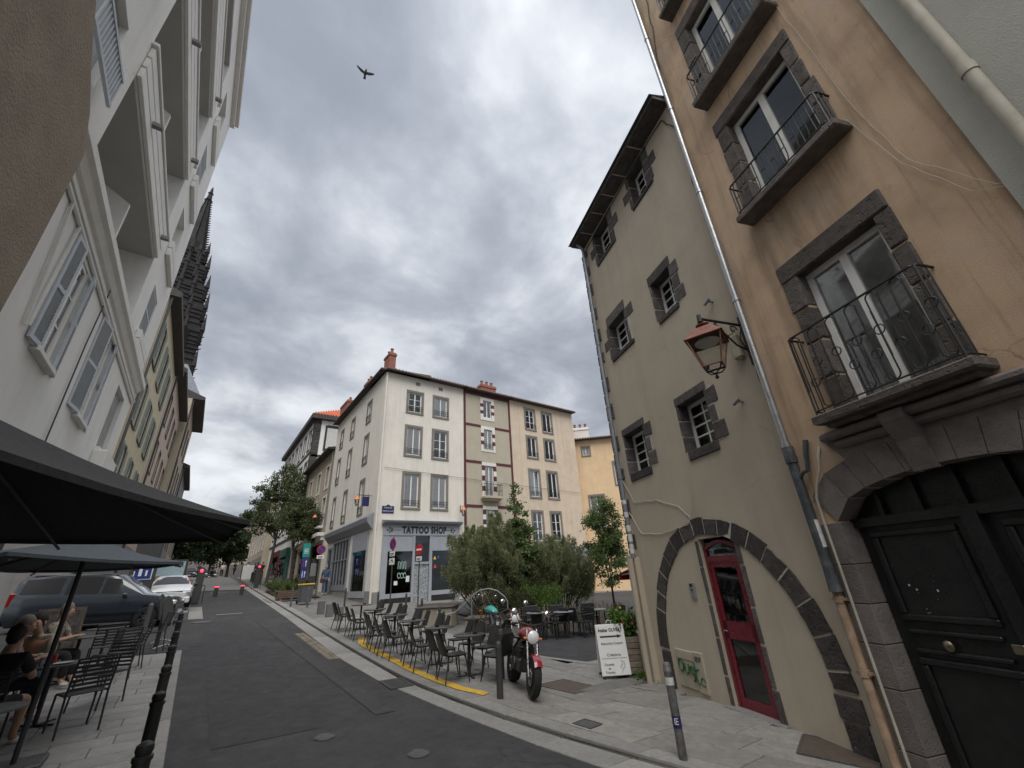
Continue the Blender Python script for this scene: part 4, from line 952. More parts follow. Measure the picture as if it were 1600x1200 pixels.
for u, z, w_, h in ((1.3, .82, .2, .2), (1.98, .95, .2, .3)): MB().box((u, -.015, z), (u+w_, -.006, z+h)).build('paper_notice', 'sign_white', sf)
for u, z, c in ((3.75, 1.5, 'flower_red'), (3.95, 2.0, 'sign_blue'), (3.72, 1.95, 'bin_yellow')): MB().lathe([(.02, 0), (.16, .1), (.12, .3), (.02, .34)], (u, .12, z), 8).build('display_mask', c, sf)
# shop windows on the street side
for i, (a, b, c, d) in enumerate(SHS):
    f = MB(); q = -.08
    f.box((a-.15, q, c-.3), (a, .06, d)); f.box((b, q, c-.3), (b+.15, .06, d)); f.box((a, q, d-.9 if i == 0 else d-.12), (b, .06, d)); f.box((a, q, c-.3), (b, .06, c))
    if i == 1:
        for k in range(1, 5): f.box((a+(b-a)*k/5-.03, q+.02, c), (a+(b-a)*k/5+.03, .05, d-.12))
        f.box((a, q+.02, 2.4), (b, .05, 2.46))
    f = f.build('street_shop_front', 'shop_blue' if i == 0 else 'shop_zinc', cream); f.rotation_euler = (0, 0, SIDE)
    MB().box((a, .0, c), (b, .01, d)).build('pane', 'glass_dark', f); MB().box((a, .28, c), (b, .3, d)).build('room', 'room_dark', f)
    if i == 0:
        for k in range(7): MB().box((a+.3+k*.28, .05, .7+random.uniform(0, .5)), (a+.5+k*.28, .06, 1.1+random.uniform(0, .6))).build('paper_notice', 'sticker_white', f)
cn = MB().prism([(-.08, 3.75), (-.35, 4.1), (-.4, 4.35), (0, 4.62), (0, 3.75)], -10., -.2, Matrix(((0, 1, 0, 0), (1, 0, 0, 0), (0, 0, 1, 0), (0, 0, 0, 1)))).build('street_cornice', 'shop_zinc', cream); cn.rotation_euler = (0, 0, SIDE)
MB().cyl((.05, -.08, 0), (.05, -.08, 13.3), .055, n=10).build('downpipe', 'plaster_cream', cream, smooth=True)
ss = thing('street_sign', 'dark blue enamel square name plate on the cream corner house', 'sign'); wall_frame(ss, CO, R2)
MB().cbox((.35, -.03, 4.55), (1.05, -.015, 4.95), .004).prism([(.58, 4.95), (.82, 4.95), (.76, 5.02), (.64, 5.02)], -.03, -.015).build('plate', 'sign_navy', ss)
put_text('lettering', 'PLACE DU', .1, 'sign_white', ss, (.7, -.033, 4.84)); put_text('lettering', 'MARCHÉ AU POISSON', .085, 'sign_white', ss, (.7, -.033, 4.66), sx=.72)
def bracket_lamp(loc, rz, label, length=.9):
    t = thing('bracket_lamp', label, 'lamp', loc, rz, None); t.scale = (.72, .72, .72)
    b = MB().tube([(0, 0, .0), (-length, 0, .0)], .02, 6).box((-.01, -.03, -.5), (.01, .03, .12)).tube([(0, 0, -.4), (-.3, 0, -.25), (-.5, 0, -.02)], .014, 5); b.build('bracket', 'iron', t)
    MB().lathe([(.02, -.06), (.06, -.1), (.12, -.12), (.24, -.36), (.25, -.38), (.02, -.38)], (-length, 0, 0), 8).build('roof', 'lamp_orange', t)
    f = MB()
    for k in range(4):
        a = math.pi/4+k*math.pi/2; f.tube([(-length+.22*math.cos(a), .22*math.sin(a), -.38), (-length+.11*math.cos(a), .11*math.sin(a), -.8)], .013, 4)
    f.lathe([(.13, -.82), (.12, -.79), (.02, -.88)], (-length, 0, 0), 8).build('frame', 'iron', t)
    MB().lathe([(.115, -.79), (.2, -.4)], (-length, 0, 0), 8).build('pane', 'glass_lamp', t); return t
bracket_lamp((7.62, 25.3, 6.75), 0, 'copper topped lantern on bracket at the corner of the cream house')
bracket_lamp((7.63, 36.6, 7.2), 0, 'copper topped lantern on bracket of the beige house beyond the corner house')
bracket_lamp((CO[0]+5.4, CO[1]+.05, 6.1), R(90), 'small orange topped lamp on bracket above the tattoo shop cornice', .55)
pb = thing('projecting_sign', 'small dark blue sign hanging from bracket on the cream corner house', 'sign', (7.62, 24.6, 6.3))
MB().tube([(0, 0, .3), (-.6, 0, .3)], .015, 5).build('bracket', 'iron', pb); MB().cbox((-.55, -.015, -.3), (-.15, .015, .24), .004).build('panel', 'sign_navy', pb)
# sage green house with maroon bands
sage = thing('sage_house', 'narrow sage green house with maroon bands and white window quoins', 'house'); wall_frame(sage, CO, R2)
sgo = [(7.38, 8.1, 11.5, 12.85), (7.38, 8.1, 9.15, 10.6), (7.38, 8.1, 5.85, 7.95), (7.38, 8.1, 3.1, 5.0)]
facade(5.722, 9.82, -1, 13.4, sgo, back=11.).build('wall', 'plaster_sage', sage)
for i, o in enumerate(sgo):
    w_ = window(sage, *o, y=.07, cols=2, rows=1 if i else 1, gm='glass', curtain='curtain_white' if i != 0 else None, fr=.06)
    a, b, c, d = o
    MB().box((a-.24, -.03, d), (b+.24, .02, d+.22)).build('lintel', 'quoin_white', w_); MB().box((a-.24, -.03, c-.2), (b+.24, .02, c)).build('sill', 'quoin_white', w_)
    n = 6 if d-c > 1.6 else 5
    for k in range(n):
        for u0, u1 in ((a-.24, a), (b, b+.24)): MB().box((u0, -.03, c+(d-c)*k/n), (u1, .02, c+(d-c)*(k+1)/n)).build('quoin', 'maroon_trim' if k % 2 else 'quoin_white', w_)
    if i == 1: rail_small(w_, a-.05, b+.05, c+.02, .35)
mb = MB()
for u in (5.72, 9.66): mb.box((u, -.025, -1), (u+.17, .01, 13.2))
for z in (10.7, 8.05, 5.1): mb.box((5.89, -.022, z), (7.14, .01, z+.18)); mb.box((8.34, -.022, z), (9.66, .01, z+.18))
mb.box((5.72, -.03, 13.12), (9.83, .01, 13.4)); mb.build('trim_band', 'maroon_trim', sage)
bsl = MB().cbox((7.0, -.5, 5.66), (8.5, .02, 5.82), .02).cbox((7.1, -.4, 5.55), (8.4, .02, 5.66), .02).build('balcony_slab', 'plaster_beige', sage)
mb = MB()
for k in range(13): u = 7.04+1.42*k/12; mb.tube([(u, -.46, 5.82), (u, -.46, 6.62)], .016, 4)
mb.tube([(7.04, 0, 6.62), (7.04, -.46, 6.62), (8.46, -.46, 6.62), (8.46, 0, 6.62)], .016, 5); mb.tube([(7.04, 0, 6.2), (7.04, -.46, 6.2), (8.46, -.46, 6.2), (8.46, 0, 6.2)], .01, 5); mb.build('railing', 'iron', sage)
tile_roof(sage, 5.722, 9.82, 13.4, 5.); chimney(sage, 8.2, 9.6, 1.4, 2.0, 13.4, 15.0, 3)
# peach house
peach = thing('peach_house', 'wide peach rendered house with grey window surrounds beside the sage house', 'house'); wall_frame(peach, CO, R2)
po = [(a, b, *r) for a, b in ((11.22, 12.4), (12.98, 14.2)) for r in ((11.15, 13.05), (8.88, 10.75), (5.93, 8.15), (2.9, 5.13))]
facade(9.822, 16.55, -1.6, 13.4, [inner(o) for o in po], back=11.).build('wall', 'plaster_peach', peach)
for i, o in enumerate(po): std_window(peach, o, curtain='curtain_white' if i % 4 in (1, 2) or i == 4 else None, gm='glass')
tile_roof(peach, 9.822, 16.55, 13.4, 5.); MB().box((9.9, -.35, 2.25), (16.6, .0, 2.6)).box((9.9, -.25, 1.95), (16.6, .0, 2.25)).build('shop_cornice', 'shop_zinc', peach)
MB().box((10.2, -.05, -1.2), (16.2, .02, 1.95)).build('shop_window', 'glass_car', peach)
# far ochre house behind the square
yh = thing('ochre_house', 'bright ochre yellow house behind the small trees of the square', 'house', (24.45, 24.9, 0), math.atan2(-.69, .72))
yo = [(.8, 1.35, 10.8, 11.5), (3.2, 4.1, 8.2, 10.0), (.9, 2.0, 5.0, 7.4), (5.2, 6.2, 8.2, 10.0), (5.2, 6.2, 4.6, 6.6)]
facade(-.6, 12, -1.5, 12.1, yo, back=8.).build('wall', 'plaster_yellow', yh)
for o in yo: w_ = window(yh, *o, y=.16, cols=2, rows=2, curtain='curtain_white'); surround(w_, *o, w=.14, m='grey_trim')
tile_roof(yh, -.6, 12, 12.1, 4., rise=.8); chimney(yh, .2, 1.6, 1., 1.6, 12.2, 13.6, 3, 'quoin_white')
# beige house and dark-quoined house up the street
F1R = (0, -1)
beige = thing('beige_house', 'weathered beige street house with iron balconies beyond the cream corner house', 'house'); wall_frame(beige, (7.67, 35.63, 1.01), F1R)
bo = [(-a-1.0, -a, z0, z1) for a in (1.2, 4.4, 7.8) for z0, z1 in ((8.4, 10.2), (5.4, 7.6))]
facade(-10.5, -.002, -1, 11.3, bo+[(-4.6, -.8, .8, 4.0), (-9.8, -5.4, .8, 4.0)], back=9.).build('wall', 'plaster_beige', beige)
for i, o in enumerate(bo):
    w_ = window(beige, *o, y=.16, cols=2, rows=2); surround(w_, *o, w=.16, m='white_trim')
    if i % 2: rail_small(w_, o[0]-.25, o[1]+.25, o[2]-.1, .9, y=-.35); MB().box((o[0]-.3, -.4, o[2]-.22), (o[1]+.3, 0, o[2]-.1)).build('balcony_slab', 'white_trim', w_)
MB().box((-10.4, -.5, 4.5), (-.2, .0, 4.75)).box((-10.3, -.2, 4.2), (-.3, 0, 4.5)).build('shop_cornice', 'white_trim', beige)
for a, b in ((-4.6, -.8), (-9.8, -5.4)): MB().box((a, .1, .8), (b, .12, 4)).build('shop_window', 'glass_car', beige)
MB().prism([(-.6, 11.3), (-.6, 11.42), (9, 13.4), (9, 11.3)], -10.5, 0, Matrix(((0, 1, 0, 0), (1, 0, 0, 0), (0, 0, 1, 0), (0, 0, 0, 1)))).build('roof', 'eave_dark', beige)
MB().cyl((-.25, -.1, 4.8), (-.25, -.1, 11.2), .05, n=8).build('downpipe', 'shop_zinc', beige)
dh = thing('quoined_house', 'large white street house with black lava stone quoins and red tiled roof', 'house'); wall_frame(dh, (7.60, 46.2, 1.4), F1R)
do = [(-a-1.1, -a, z0, z1) for a in (1.6, 4.2, 6.8, 9.4, 12.0, 14.6, 17.2) for z0, z1 in ((14.1, 16.2), (10.2, 12.6), (6.2, 8.8))]
facade(-19.5, -.002, -1, 17.4, do, back=9.).build('wall', 'plaster_white', dh)
for i, o in enumerate(do):
    w_ = window(dh, *o, y=.16, cols=2, rows=2); surround(w_, *o, w=.2, m='lava')
for k in range(40): 
    wd = .95 if k % 2 else .7; MB().cbox((-wd, -.05, -.6+k*.45), (.04, .6, -.6+k*.45+.43), .02).build('quoin', 'lava', dh)
mb = MB()
for z in (5.2, 9.4, 13.4): mb.box((-19.5, -.06, z), (-.96, .02, z+.28))
mb.build('string_course', 'lava', dh); MB().box((-19.6, -.5, 17.0), (.5, .1, 17.5)).box((.0, .1, 17.0), (.5, 9.4, 17.5)).build('cornice', 'lava', dh)
e = facade(.0, 9., -1, 17.0, [], back=.5, sides=False)
for z in (12.9,): MB().box((-.01, .0, z), (.04, 9, z+.25)).build('string_course', 'lava', dh)
for z0, z1 in ((13.9, 16.2), (10.0, 12.3)):
    wq = MB()
    for y0 in (1.25,):
        g = MB().box((.0, y0, z0), (.05, y0+1.1, z1)); sh = g.build('end_shutters', 'shutter_white', dh)
        MB().box((.0, y0-.2, z0-.25), (.07, y0, z1+.25)).box((.0, y0+1.1, z0-.25), (.07, y0+1.3, z1+.25)).box((.0, y0, z1), (.07, y0+1.1, z1+.3)).box((.0, y0, z0-.3), (.07, y0+1.1, z0)).build('surround', 'lava', sh)
        for k in range(2): 
            for j in range(12): MB().box((.05, y0+.07+k*.53, z0+.08+j*.18), (.065, y0+.48+k*.53, z0+.2+j*.18)).build('slat', 'shutter_white', sh)
rf = MB().add([(-20, -.5, 17.5), (.5, -.5, 17.5), (.5, 9.4, 17.5), (-20, 9.4, 17.5), (-17, 4.5, 20.2), (-3.5, 4.5, 20.2)], [(0, 1, 5, 4), (1, 2, 5), (2, 3, 4, 5), (3, 0, 4)]).build('roof', 'roof_tile_red', dh)
tl = MB()
for k in range(34):
    y_ = -.5+9.9*k/33; t = 1-abs(y_-4.45)/4.95
    if t > .05: tl.tube([(.5, y_, 17.55), (.5-4.*t, y_*(1)+(4.45-y_)*0, 17.55+2.7*t)], .07, 5)
stuff(tl.build('tile_rows', 'roof_tile_red', rf))
chimney(dh, -1.6, -.6, 5.2, 6.6, 17.5, 20.9); 
for u in (-6, -10, -14, -18): chimney(dh, u-.9, u, 2.5, 3.3, 17.6, 20.2, 2, 'plaster_beige')
# farther houses closing the street
def plain_house(name, label, origin, right, w, h, m, cols, rows, z0=3.5, dz=3.1, trim='grey_trim', roof='eave_dark', back=8., ww=1., wh=1.8, shut=None, rise=2.):
    t = thing(name, label, 'house'); wall_frame(t, origin, right)
    ops = []
    for i in range(cols):
        for j in range(rows):
            uc = w*(i+.5)/cols; ops.append((uc-ww/2, uc+ww/2, z0+j*dz, z0+j*dz+wh))
    facade(0, w, -2, h, ops, back=back).build('wall', m, t)
    for o in ops:
        w_ = window(t, *o, y=.16, cols=2, rows=2)
        surround(w_, *o, w=.14, m=trim)
        if shut:
            for a, hg in ((o[0]-ww*.5, 0), (o[1], 1)):
                x0 = a
                MB().cbox((x0, -.07, o[2]), (x0+ww*.5-.02, -.03, o[3]), .006).build('shutter', shut, w_)
    MB().prism([(-.55, h), (-.55, h+.25), (back*.5, h+rise), (back, h+.2), (back, h)], -.15, w+.15, Matrix(((0, 1, 0, 0), (1, 0, 0, 0), (0, 0, 1, 0), (0, 0, 0, 1)))).build('roof', roof, t)
    MB().box((.1, -.04, -2), (w-.1, .01, 2.6)).build('ground_floor', 'plaster_grey', t)
    return t
plain_house('far_house', 'pale far house seen through the street trees past the quoined house', (6.9, 86, 3.4), (0, -1), 19.8, 9.5, 'plaster_beige', 6, 2, trim='white_trim')
plain_house('far_house', 'cream house closing the end of the street beside the dark trees', (3.6, 104, 4.1), (.96, -.28), 12, 9.8, 'plaster_peach', 4, 2, trim='white_trim')
plain_house('far_house', 'pale gabled house at the end of the street behind the dark trees', (-8, 112, 4.2), (1, 0), 14, 8., 'plaster_grey', 4, 2)
sh = thing('green_shop_front', 'dark green wooden shop front under the quoined house', 'shop front'); wall_frame(sh, (7.4, 49, 2.3), F1R)
MB().box((-4.4, -.2, -.5), (-.2, .1, 3.4)).build('panel', 'tealgreen_shop', sh); 
for k in range(4): MB().box((-4.1+k, -.23, .4), (-3.3+k, -.2, 2.6)).build('pane', 'glass_car', sh)
sh = thing('crimson_shop_front', 'dark crimson wooden shop front beside the green one', 'shop front'); wall_frame(sh, (7.4, 54, 2.6), F1R)
MB().box((-4.6, -.2, -.5), (-.2, .1, 3.2)).build('panel', 'crimson_shop', sh)
for k in range(4): MB().box((-4.3+k, -.23, .4), (-3.5+k, -.2, 2.6)).build('pane', 'glass_car', sh)
# ------------------------------------------------------------------ left-hand side
LR = (0, 1)
wb = thing('white_apartment_block', 'tall white apartment block with recessed loggias and louvred shutters', 'building'); wall_frame(wb, (-2.3, 0, 0), LR)
LOG = [(6.34, 11.2, 7.5, 9.48), (6.34, 11.2, 10.4, 12.2), (6.34, 11.2, 13.1, 14.85), (6.34, 11.2, 15.9, 17.45)]
WC = [(12.2, 13.2, 8.05, 9.38), (12.15, 13.15, 10.83, 12.08), (12.05, 13.1, 13.3, 14.7), (12.05, 13.1, 16.0, 17.4)]
LW = [(7.34, 8.0, 5.07, 6.72), (10.0, 10.62, 5.05, 6.78), (12.35, 13.45, 5.06, 6.57)]
TW = [(4.7, 5.58, 8.02, 9.4), (4.7, 5.58, 10.9, 12.2)]
MB().box((1.5, -.04, -1), (9.22, -.003, 3.9)).box((9.2, -.003, -1), (9.24, 8.9, 3.38)).build('ground_floor', 'black_paint', wb); MB().box((9.24, 8.6, -1), (14.3, 8.7, 3.4)).build('arcade_back', 'black_paint', wb)
GW = [(3.2, 5.4, .3, 3.1), (6.2, 8.6, .5, 3.2)]
lowr = facade(1.5, 9.2, -1, 3.4, [], back=9.); lowr.add([(9.2, .02, 3.4), (14.35, .0, 3.4), (14.35, 9, 3.4), (9.2, 9, 3.4)], [(0, 3, 2, 1)]).build('lower_wall', 'plaster_white', wb)
facade(1.5, 14.35, 3.401, 18.7, [(*o, 1.5) for o in LOG]+[(*o, .22) for o in WC+TW]+[(*o, .2) for o in LW], back=9.).build('wall', 'plaster_white', wb)
for i, (a, b, c, d) in enumerate(LOG):
    MB().box((a, 1.49, c), (b, 1.53, d)).build('loggia_back', 'loggia_shaded', wb); MB().box((a+.01, .03, d-.012), (b-.01, 1.48, d-.004)).build('loggia_soffit', 'loggia_shaded', wb)
    for k in (7.2, 9.7): w_ = window(wb, k, k+1.1, c-.2 if c > 8 else c, d-.25, y=1.44, cols=2, rows=1)
    MB().prism([(.12, c-.3), (1.48, c-.3), (1.48, d), (1.0, d), (.12, d-.55)], 8.78, 8.86, Matrix(((0, 1, 0, 0), (1, 0, 0, 0), (0, 0, 1, 0), (0, 0, 0, 1)))).build('partition', 'plaster_white', wb)
    if i < 3:
        nx = LOG[i+1][2]; z = d; hh = (nx-.12-d)/3
        for k in range(3): MB().cbox((a+.0, -.07, z+k*hh+.02), (b+.0, -.005, z+(k+1)*hh-.015), .008).build('parapet_board', 'white_trim', wb)
        MB().cbox((a-.05, -.1, nx-.1), (b+.3, .05, nx-.02), .012).build('parapet_coping', 'white_trim', wb)
        for u in (7.45, 10.7): MB().cbox((u, -.22, d+.3), (u+.1, -.06, d+.4), .01).build('drain_spout', 'plaster_grey', wb)
for i, o in enumerate(WC):
    w_ = window(wb, *o, y=.17, cols=2, rows=1)
    if i in (0, 2): shutter_leaf(w_, o[0], o[1], o[2], o[3], .02, m='shutter_blue')
    a, b, c, d = o
    for k in range(2): MB().cbox((a-.15, -.11, c-.58+k*.25), (b+.5, -.004, c-.35+k*.25), .01).build('window_box_board', 'white_trim', w_)
for i, o in enumerate(TW):
    w_ = window(wb, *o, y=.17, cols=2, rows=1); MB().box((o[0], .10, o[2]), (o[1], .12, o[3])).build('roller_blind', 'blind_grey', w_)
    g = MB(); 
    for k in range(15): u = o[0]-.1+(o[1]-o[0]+.25)*k/14; g.box((u, -.14, o[2]+.02), (u+.03, -.12, o[2]+.5))
    g.box((o[0]-.12, -.15, o[2]-.03), (o[1]+.18, -.11, o[2]+.03)); g.box((o[0]-.12, -.15, o[2]+.5), (o[1]+.18, -.11, o[2]+.55)); g.build('guard_rail', 'shutter_blue', w_)
for i, o in enumerate(LW):
    w_ = window(wb, *o, y=.02, cols=2, rows=3) if i < 2 else MB().box((o[0], .1, o[2]), (o[1], .12, o[3])).build('window', 'blind_grey', wb)
    a, b, c, d = o
    if i < 2:
        lw = .34 if i == 0 else .56
        shutter_leaf(w_, a-lw-.02, a-.02, c-.02, d+.02, -.09, ang=R(-7), hinge=1); shutter_leaf(w_, b+.02, b+lw+.02, c-.02, d+.02, -.09, ang=R(9), hinge=0)
    else:
        sl = MB()
        for k in range(26): sl.box((a, .085, c+.02+k*.058), (b, .1, c+.06+k*.058))
        stuff(sl.build('roller_slats', 'blind_grey', w_))
    MB().cbox((a-.1, -.1, c-.08), (b+.1, .12, c-.005), .01).build('sill', 'white_trim', w_)
for i, o in enumerate(GW): MB().box((o[0], -.06, o[2]), (o[1], -.05, o[3])).build('shop_window', 'room_dark', wb)
MB().cbox((1.5, -.05, 6.78), (14.37, -.002, 6.86), .02).cbox((1.5, -.07, 6.86), (14.38, -.002, 6.9), .01).build('string_course', 'white_trim', wb)
MB().prism([(-.002, 7.12), (-.05, 7.14), (-.1, 7.24), (-.16, 7.28), (-.16, 7.42), (-.002, 7.44)], 1.5, 14.42, Matrix(((0, 1, 0, 0), (1, 0, 0, 0), (0, 0, 1, 0), (0, 0, 0, 1)))).build('cornice', 'white_trim', wb)
MB().cbox((12.2, -.25, 4.55), (13.6, .0, 4.98), .02).build('stone_bracket', 'white_trim', wb)
MB().box((1.4, -.25, 18.7), (14.45, 9., 18.9)).box((1.4, -.14, 18.5), (14.4, .0, 18.7)).build('roof', 'white_trim', wb)
MB().tube([(6.4, -.03, 6.85), (6.55, -.03, 6.2), (6.78, -.03, 5.1)], .02, 5).tube([(6.9, -.03, 6.85), (6.88, -.03, 5.15)], .02, 5).build('rain_spike', 'white_trim', wb)
fc_ = tag(MB().tube([(-2.27, 4.6, 7.62), (-2.25, 7.5, 7.56), (-2.26, 10.4, 7.6), (-2.25, 13.2, 7.57), (-2.27, 14.3, 7.6)], .014, 5).tube([(-2.26, 9.1, 7.58), (-2.27, 9.05, 6.0), (-2.27, 9.12, 4.2)], .011, 5).build('facade_cable', 'iron_grey'), 'dark cable running along the cornice of the white apartment block', 'cable')
# brown roughcast house in front
bh = thing('brown_house', 'rough brown roughcast wall of a low house beside the white apartment block', 'house')
prof = [(-6, -1), (4.36, -1), (4.34, 4.6), (4.29, 5.78), (4.03, 6.05), (3.66, 6.25), (3.28, 6.55), (1., 8.0), (-6, 8.0)]
MB().prism([(x, z) for x, z in prof], 1.6, 2.28, Matrix(((0, -1, 0, 0), (1, 0, 0, 0), (0, 0, 1, 0), (0, 0, 0, 1)))).build('wall', 'plaster_brown', bh)
# yellow, pink and stone houses farther along
def left_house(name, label, X, y0, y1, h, m, cols, rowz, trim, shut, eave=.5, gm='plaster_grey'):
    t = thing(name, label, 'house'); wall_frame(t, (X, 0, 0), LR); ops = []
    for yc in cols:
        for a, b in rowz: ops.append((yc-.55, yc+.55, a, b))
    facade(y0, y1, -1, h, ops, back=10.).build('wall', m, t)
    for i, o in enumerate(ops):
        w_ = window(t, *o, y=.16, cols=2, rows=2); surround(w_, *o, w=.12, m=trim)
        if shut:
            shutter_leaf(w_, o[0]-.56, o[0]-.02, o[2], o[3], -.1, ang=R(-4), m=shut, hinge=1); shutter_leaf(w_, o[1]+.02, o[1]+.56, o[2], o[3], -.1, ang=R(4 if i != 5 else 55), m=shut, hinge=0)
    MB().box((y0, -.03, -1), (y1, .0, 5.2)).build('ground_floor', gm, t)
    MB().prism([(-eave, h), (-eave, h+.3), (5, h+2.6), (10, h+.3), (10, h)], y0, y1, Matrix(((0, 1, 0, 0), (1, 0, 0, 0), (0, 0, 1, 0), (0, 0, 0, 1)))).build('roof', 'eave_dark', t)
    MB().cyl((y0+.15, -.12, 0), (y0+.15, -.12, h), .06, n=8).build('downpipe', 'iron_grey', t)
    return t
yl = left_house('yellow_house', 'pale yellow house with grey green louvred shutters past the white block', -4., 25., 36.4, 16.7, 'plaster_lemon', (27, 30.3, 33.6), ((13.3, 15.6), (9.9, 12.2), (6.5, 8.8)), 'lava_grey', 'shutter_green')
MB().box((24.95, .0, -1), (25., 9.9, 6.2)).build('side_base', 'plaster_grey', yl); chimney(yl, 29, 30.4, 1.5, 2.3, 17.5, 21.5, 2); 
for u in (26.2, 31.5): MB().lathe([(.9, 17.2), (.9, 18.6), (.5, 19.2), (.02, 19.3)], (u, 1.3, 0), 10).build('dormer', 'roof_slate', yl, smooth=True)
left_house('pink_house', 'dull pink house with narrow windows past the yellow house', -4., 36.5, 49, 17.2, 'plaster_pink', (38.5, 41.8, 45.0, 48.), ((13.6, 15.8), (10., 12.2), (6.8, 8.9)), 'lava_grey', None, .6)
st = left_house('stone_house', 'grey stone house with zinc mansard roof and deep dark cornice', -3.5, 49.2, 61, 19.8, 'plaster_beige', (51.5, 54.8, 58.2), ((15.5, 18.), (11.5, 14), (7.8, 10)), 'lava', None, 1.)
MB().prism([(-.6, 20.1), (1.2, 23.4), (8, 23.6), (9.5, 20.1)], 49.3, 60.9, Matrix(((0, 1, 0, 0), (1, 0, 0, 0), (0, 0, 1, 0), (0, 0, 0, 1)))).build('mansard', 'zinc_roof', st)
left_house('terrace_house', 'narrow dark far house past the zinc roofed stone house', -3.4, 61.1, 76, 15.5, 'plaster_grey', (64, 68, 72), ((10.6, 12.6), (7.2, 9.2)), 'lava', None, .6)
plain_house('far_house', 'low beige far house at the top of the left pavement', (-3.4, 76.2, 3.8), LR, 16, 7., 'plaster_beige', 4, 1)
# cathedral of black lava stone
ca = thing('cathedral_spire', 'black lava stone cathedral tower and openwork spire behind the roofs', 'cathedral', (-16.4, 108.8, 4), R(8))
body = MB(); levels = [(0, 43, 6.7), (43, 52, 6.4), (52, 58, 5.8), (58, 64, 5.0), (64, 70, 4.0), (70, 75, 3.1)]
cr = random.Random(5)
for a, b, w in levels:
    body.box((-w, -w, a), (w, w, b))
    for k in range(5):
        f = -1+k*.5
        for px, py in ((f*w, -w), (w, f*w), (-w, f*w)):
            body.cyl((px, py, b-4), (px, py, b-.5), .42, .36, 6).cyl((px, py, b-.5), (px, py, b+cr.uniform(2.5, 4.2)), .5, .04, 6)
    for k in range(int((b-a)/1.1)):
        z = a+k*1.1+cr.uniform(0, .5); e_ = cr.uniform(.3, .75)
        for px, py in ((w, -w), (w, -w*.3), (w, w*.4)): body.cyl((px-.1, py, z), (px+e_, py-.1, z+.35), .24, .08, 5)
        body.box((-w, -w-.22, z), (w+.12, -w, z+.16))
body.build('tower', 'cathedral_stone', ca)
spi = MB().lathe([(3.6, 70), (2.7, 77), (.8, 91.5), (.25, 97.2), (.05, 98)], n=8)
for k in range(8):
    a = 2*math.pi*k/8
    for j in range(30):
        t = j/30; r = 3.3*(1-t)**1.05+.35; z = 71+t*22; spi.cyl((r*math.cos(a), r*math.sin(a), z), ((r+.5)*math.cos(a), (r+.5)*math.sin(a), z+.4), .22, .1, 4)
spi.lathe([(.2, 92.4), (.95, 93), (.2, 93.6)], n=6).lathe([(.15, 95), (.7, 95.5), (.15, 96)], n=6); spi.build('spire', 'cathedral_stone', ca)
lan = MB()
for k in range(4):
    for j in range(3): u = -4.2+j*3.6; lan.box((u, -6.75, 44.5), (u+1.3, -6.45, 51)); lan.box((u, -7.05, 32), (u+1.3, -6.72, 41))
lan.build('lancet_opening', 'room_dark', ca)
for j in range(26):
    z = 8+j*2.1; MB().cyl((6.6 if z < 43 else 5.0, -6.6 if z < 43 else -5., z), (7.5 if z < 43 else 5.9, -7.0 if z < 43 else -5.4, z+.35), .2, .1, 5).build('gargoyle', 'cathedral_stone', ca)
# ------------------------------------------------------------------ street furniture
def PZ(x, y): return G(x, y)+.052
def parasol(x, y, Rr, h, hub, rot, m, label, tilt=0., poleh=None, sides=6, name='parasol', poly=None):
    z = PZ(x, y); t = thing(name, label, 'parasol', (x, y, z), 0)
    V = [Vector((Rr*math.cos(rot+2*math.pi*k/sides), Rr*math.sin(rot+2*math.pi*k/sides), h)) for k in range(sides)]; T = Vector((0, 0, hub))
    if poly: V = [Vector((a-x, b-y, h)) for a, b in poly]; sides = len(V)
    c = MB()
    for k in range(sides):
        a, b = V[k], V[(k+1) % sides]; P = []
        for i in range(7):
            f = i/6; row = []
            for j in range(7):
                g = j/6; p = a.lerp(b, g); q = T.lerp(p, f); sag = -.05*f*math.sin(math.pi*g)*Rr-.03*math.sin(math.pi*f)
                q = q+Vector((0, 0, -.02*f*math.sin(math.pi*g)))-Vector((p.x, p.y, 0))*(.035*f*math.sin(math.pi*g)); q.z -= .05*math.sin(math.pi*f); row.append(q)
            P.append(row)
        c.grid(P)
    co = c.build('canopy', m, t, smooth=True, angle=20)
    hem = MB()
    for k in range(sides):
        a, b = V[k], V[(k+1) % sides]; P = [[], []]
        for j in range(7): g = j/6; p = a.lerp(b, g); p = p-Vector((p.x, p.y, 0))*(.035*math.sin(math.pi*g))-Vector((0, 0, .02*math.sin(math.pi*g))); P[0].append(p); P[1].append(p-Vector((0, 0, .035)))
        hem.grid(P)
    hem.build('hem', m, co)
    for k in range(sides): MB().tube([V[k]*.98-Vector((0, 0, .03)), T*.97], .011, 5).build('rib', 'iron_grey', t)
    MB().cyl((0, 0, 0), (0, 0, hub+.08), .026, n=10).build('pole', 'metal_black', t, smooth=True); MB().cbox((-.25, -.25, 0), (.25, .25, .06), .015).build('base', 'cast_iron', t)
    MB().lathe([(.05, hub-.03), (.06, hub+.03), (.02, hub+.1)], n=10).build('finial', m, t)
    return t
parasol(-1.25, 3.45, 1.33, 2.42, 2.95, 0, 'fabric_black', 'large black parasol over the slatted chairs on the narrow pavement', poly=[(.30, 4.1), (.245, 5.45), (-1.04, 5.72), (-2.1, 4.9), (-2.05, 2.3), (-.72, 2.1)])
parasol(-1.2, 8.0, 1.92, 2.10, 2.42, R(0), 'fabric_slate', 'dark slate grey parasol over the seated people on the left terrace', poly=[(-.15, 8.6), (-.75, 9.7), (-2.0, 9.75), (-2.22, 8.3), (-2.2, 6.5), (-1.45, 6.1)])
aw = thing('shop_awning', 'dark red shop awning on the alley side of the tan house', 'awning'); wall_frame(aw, GO, GR)
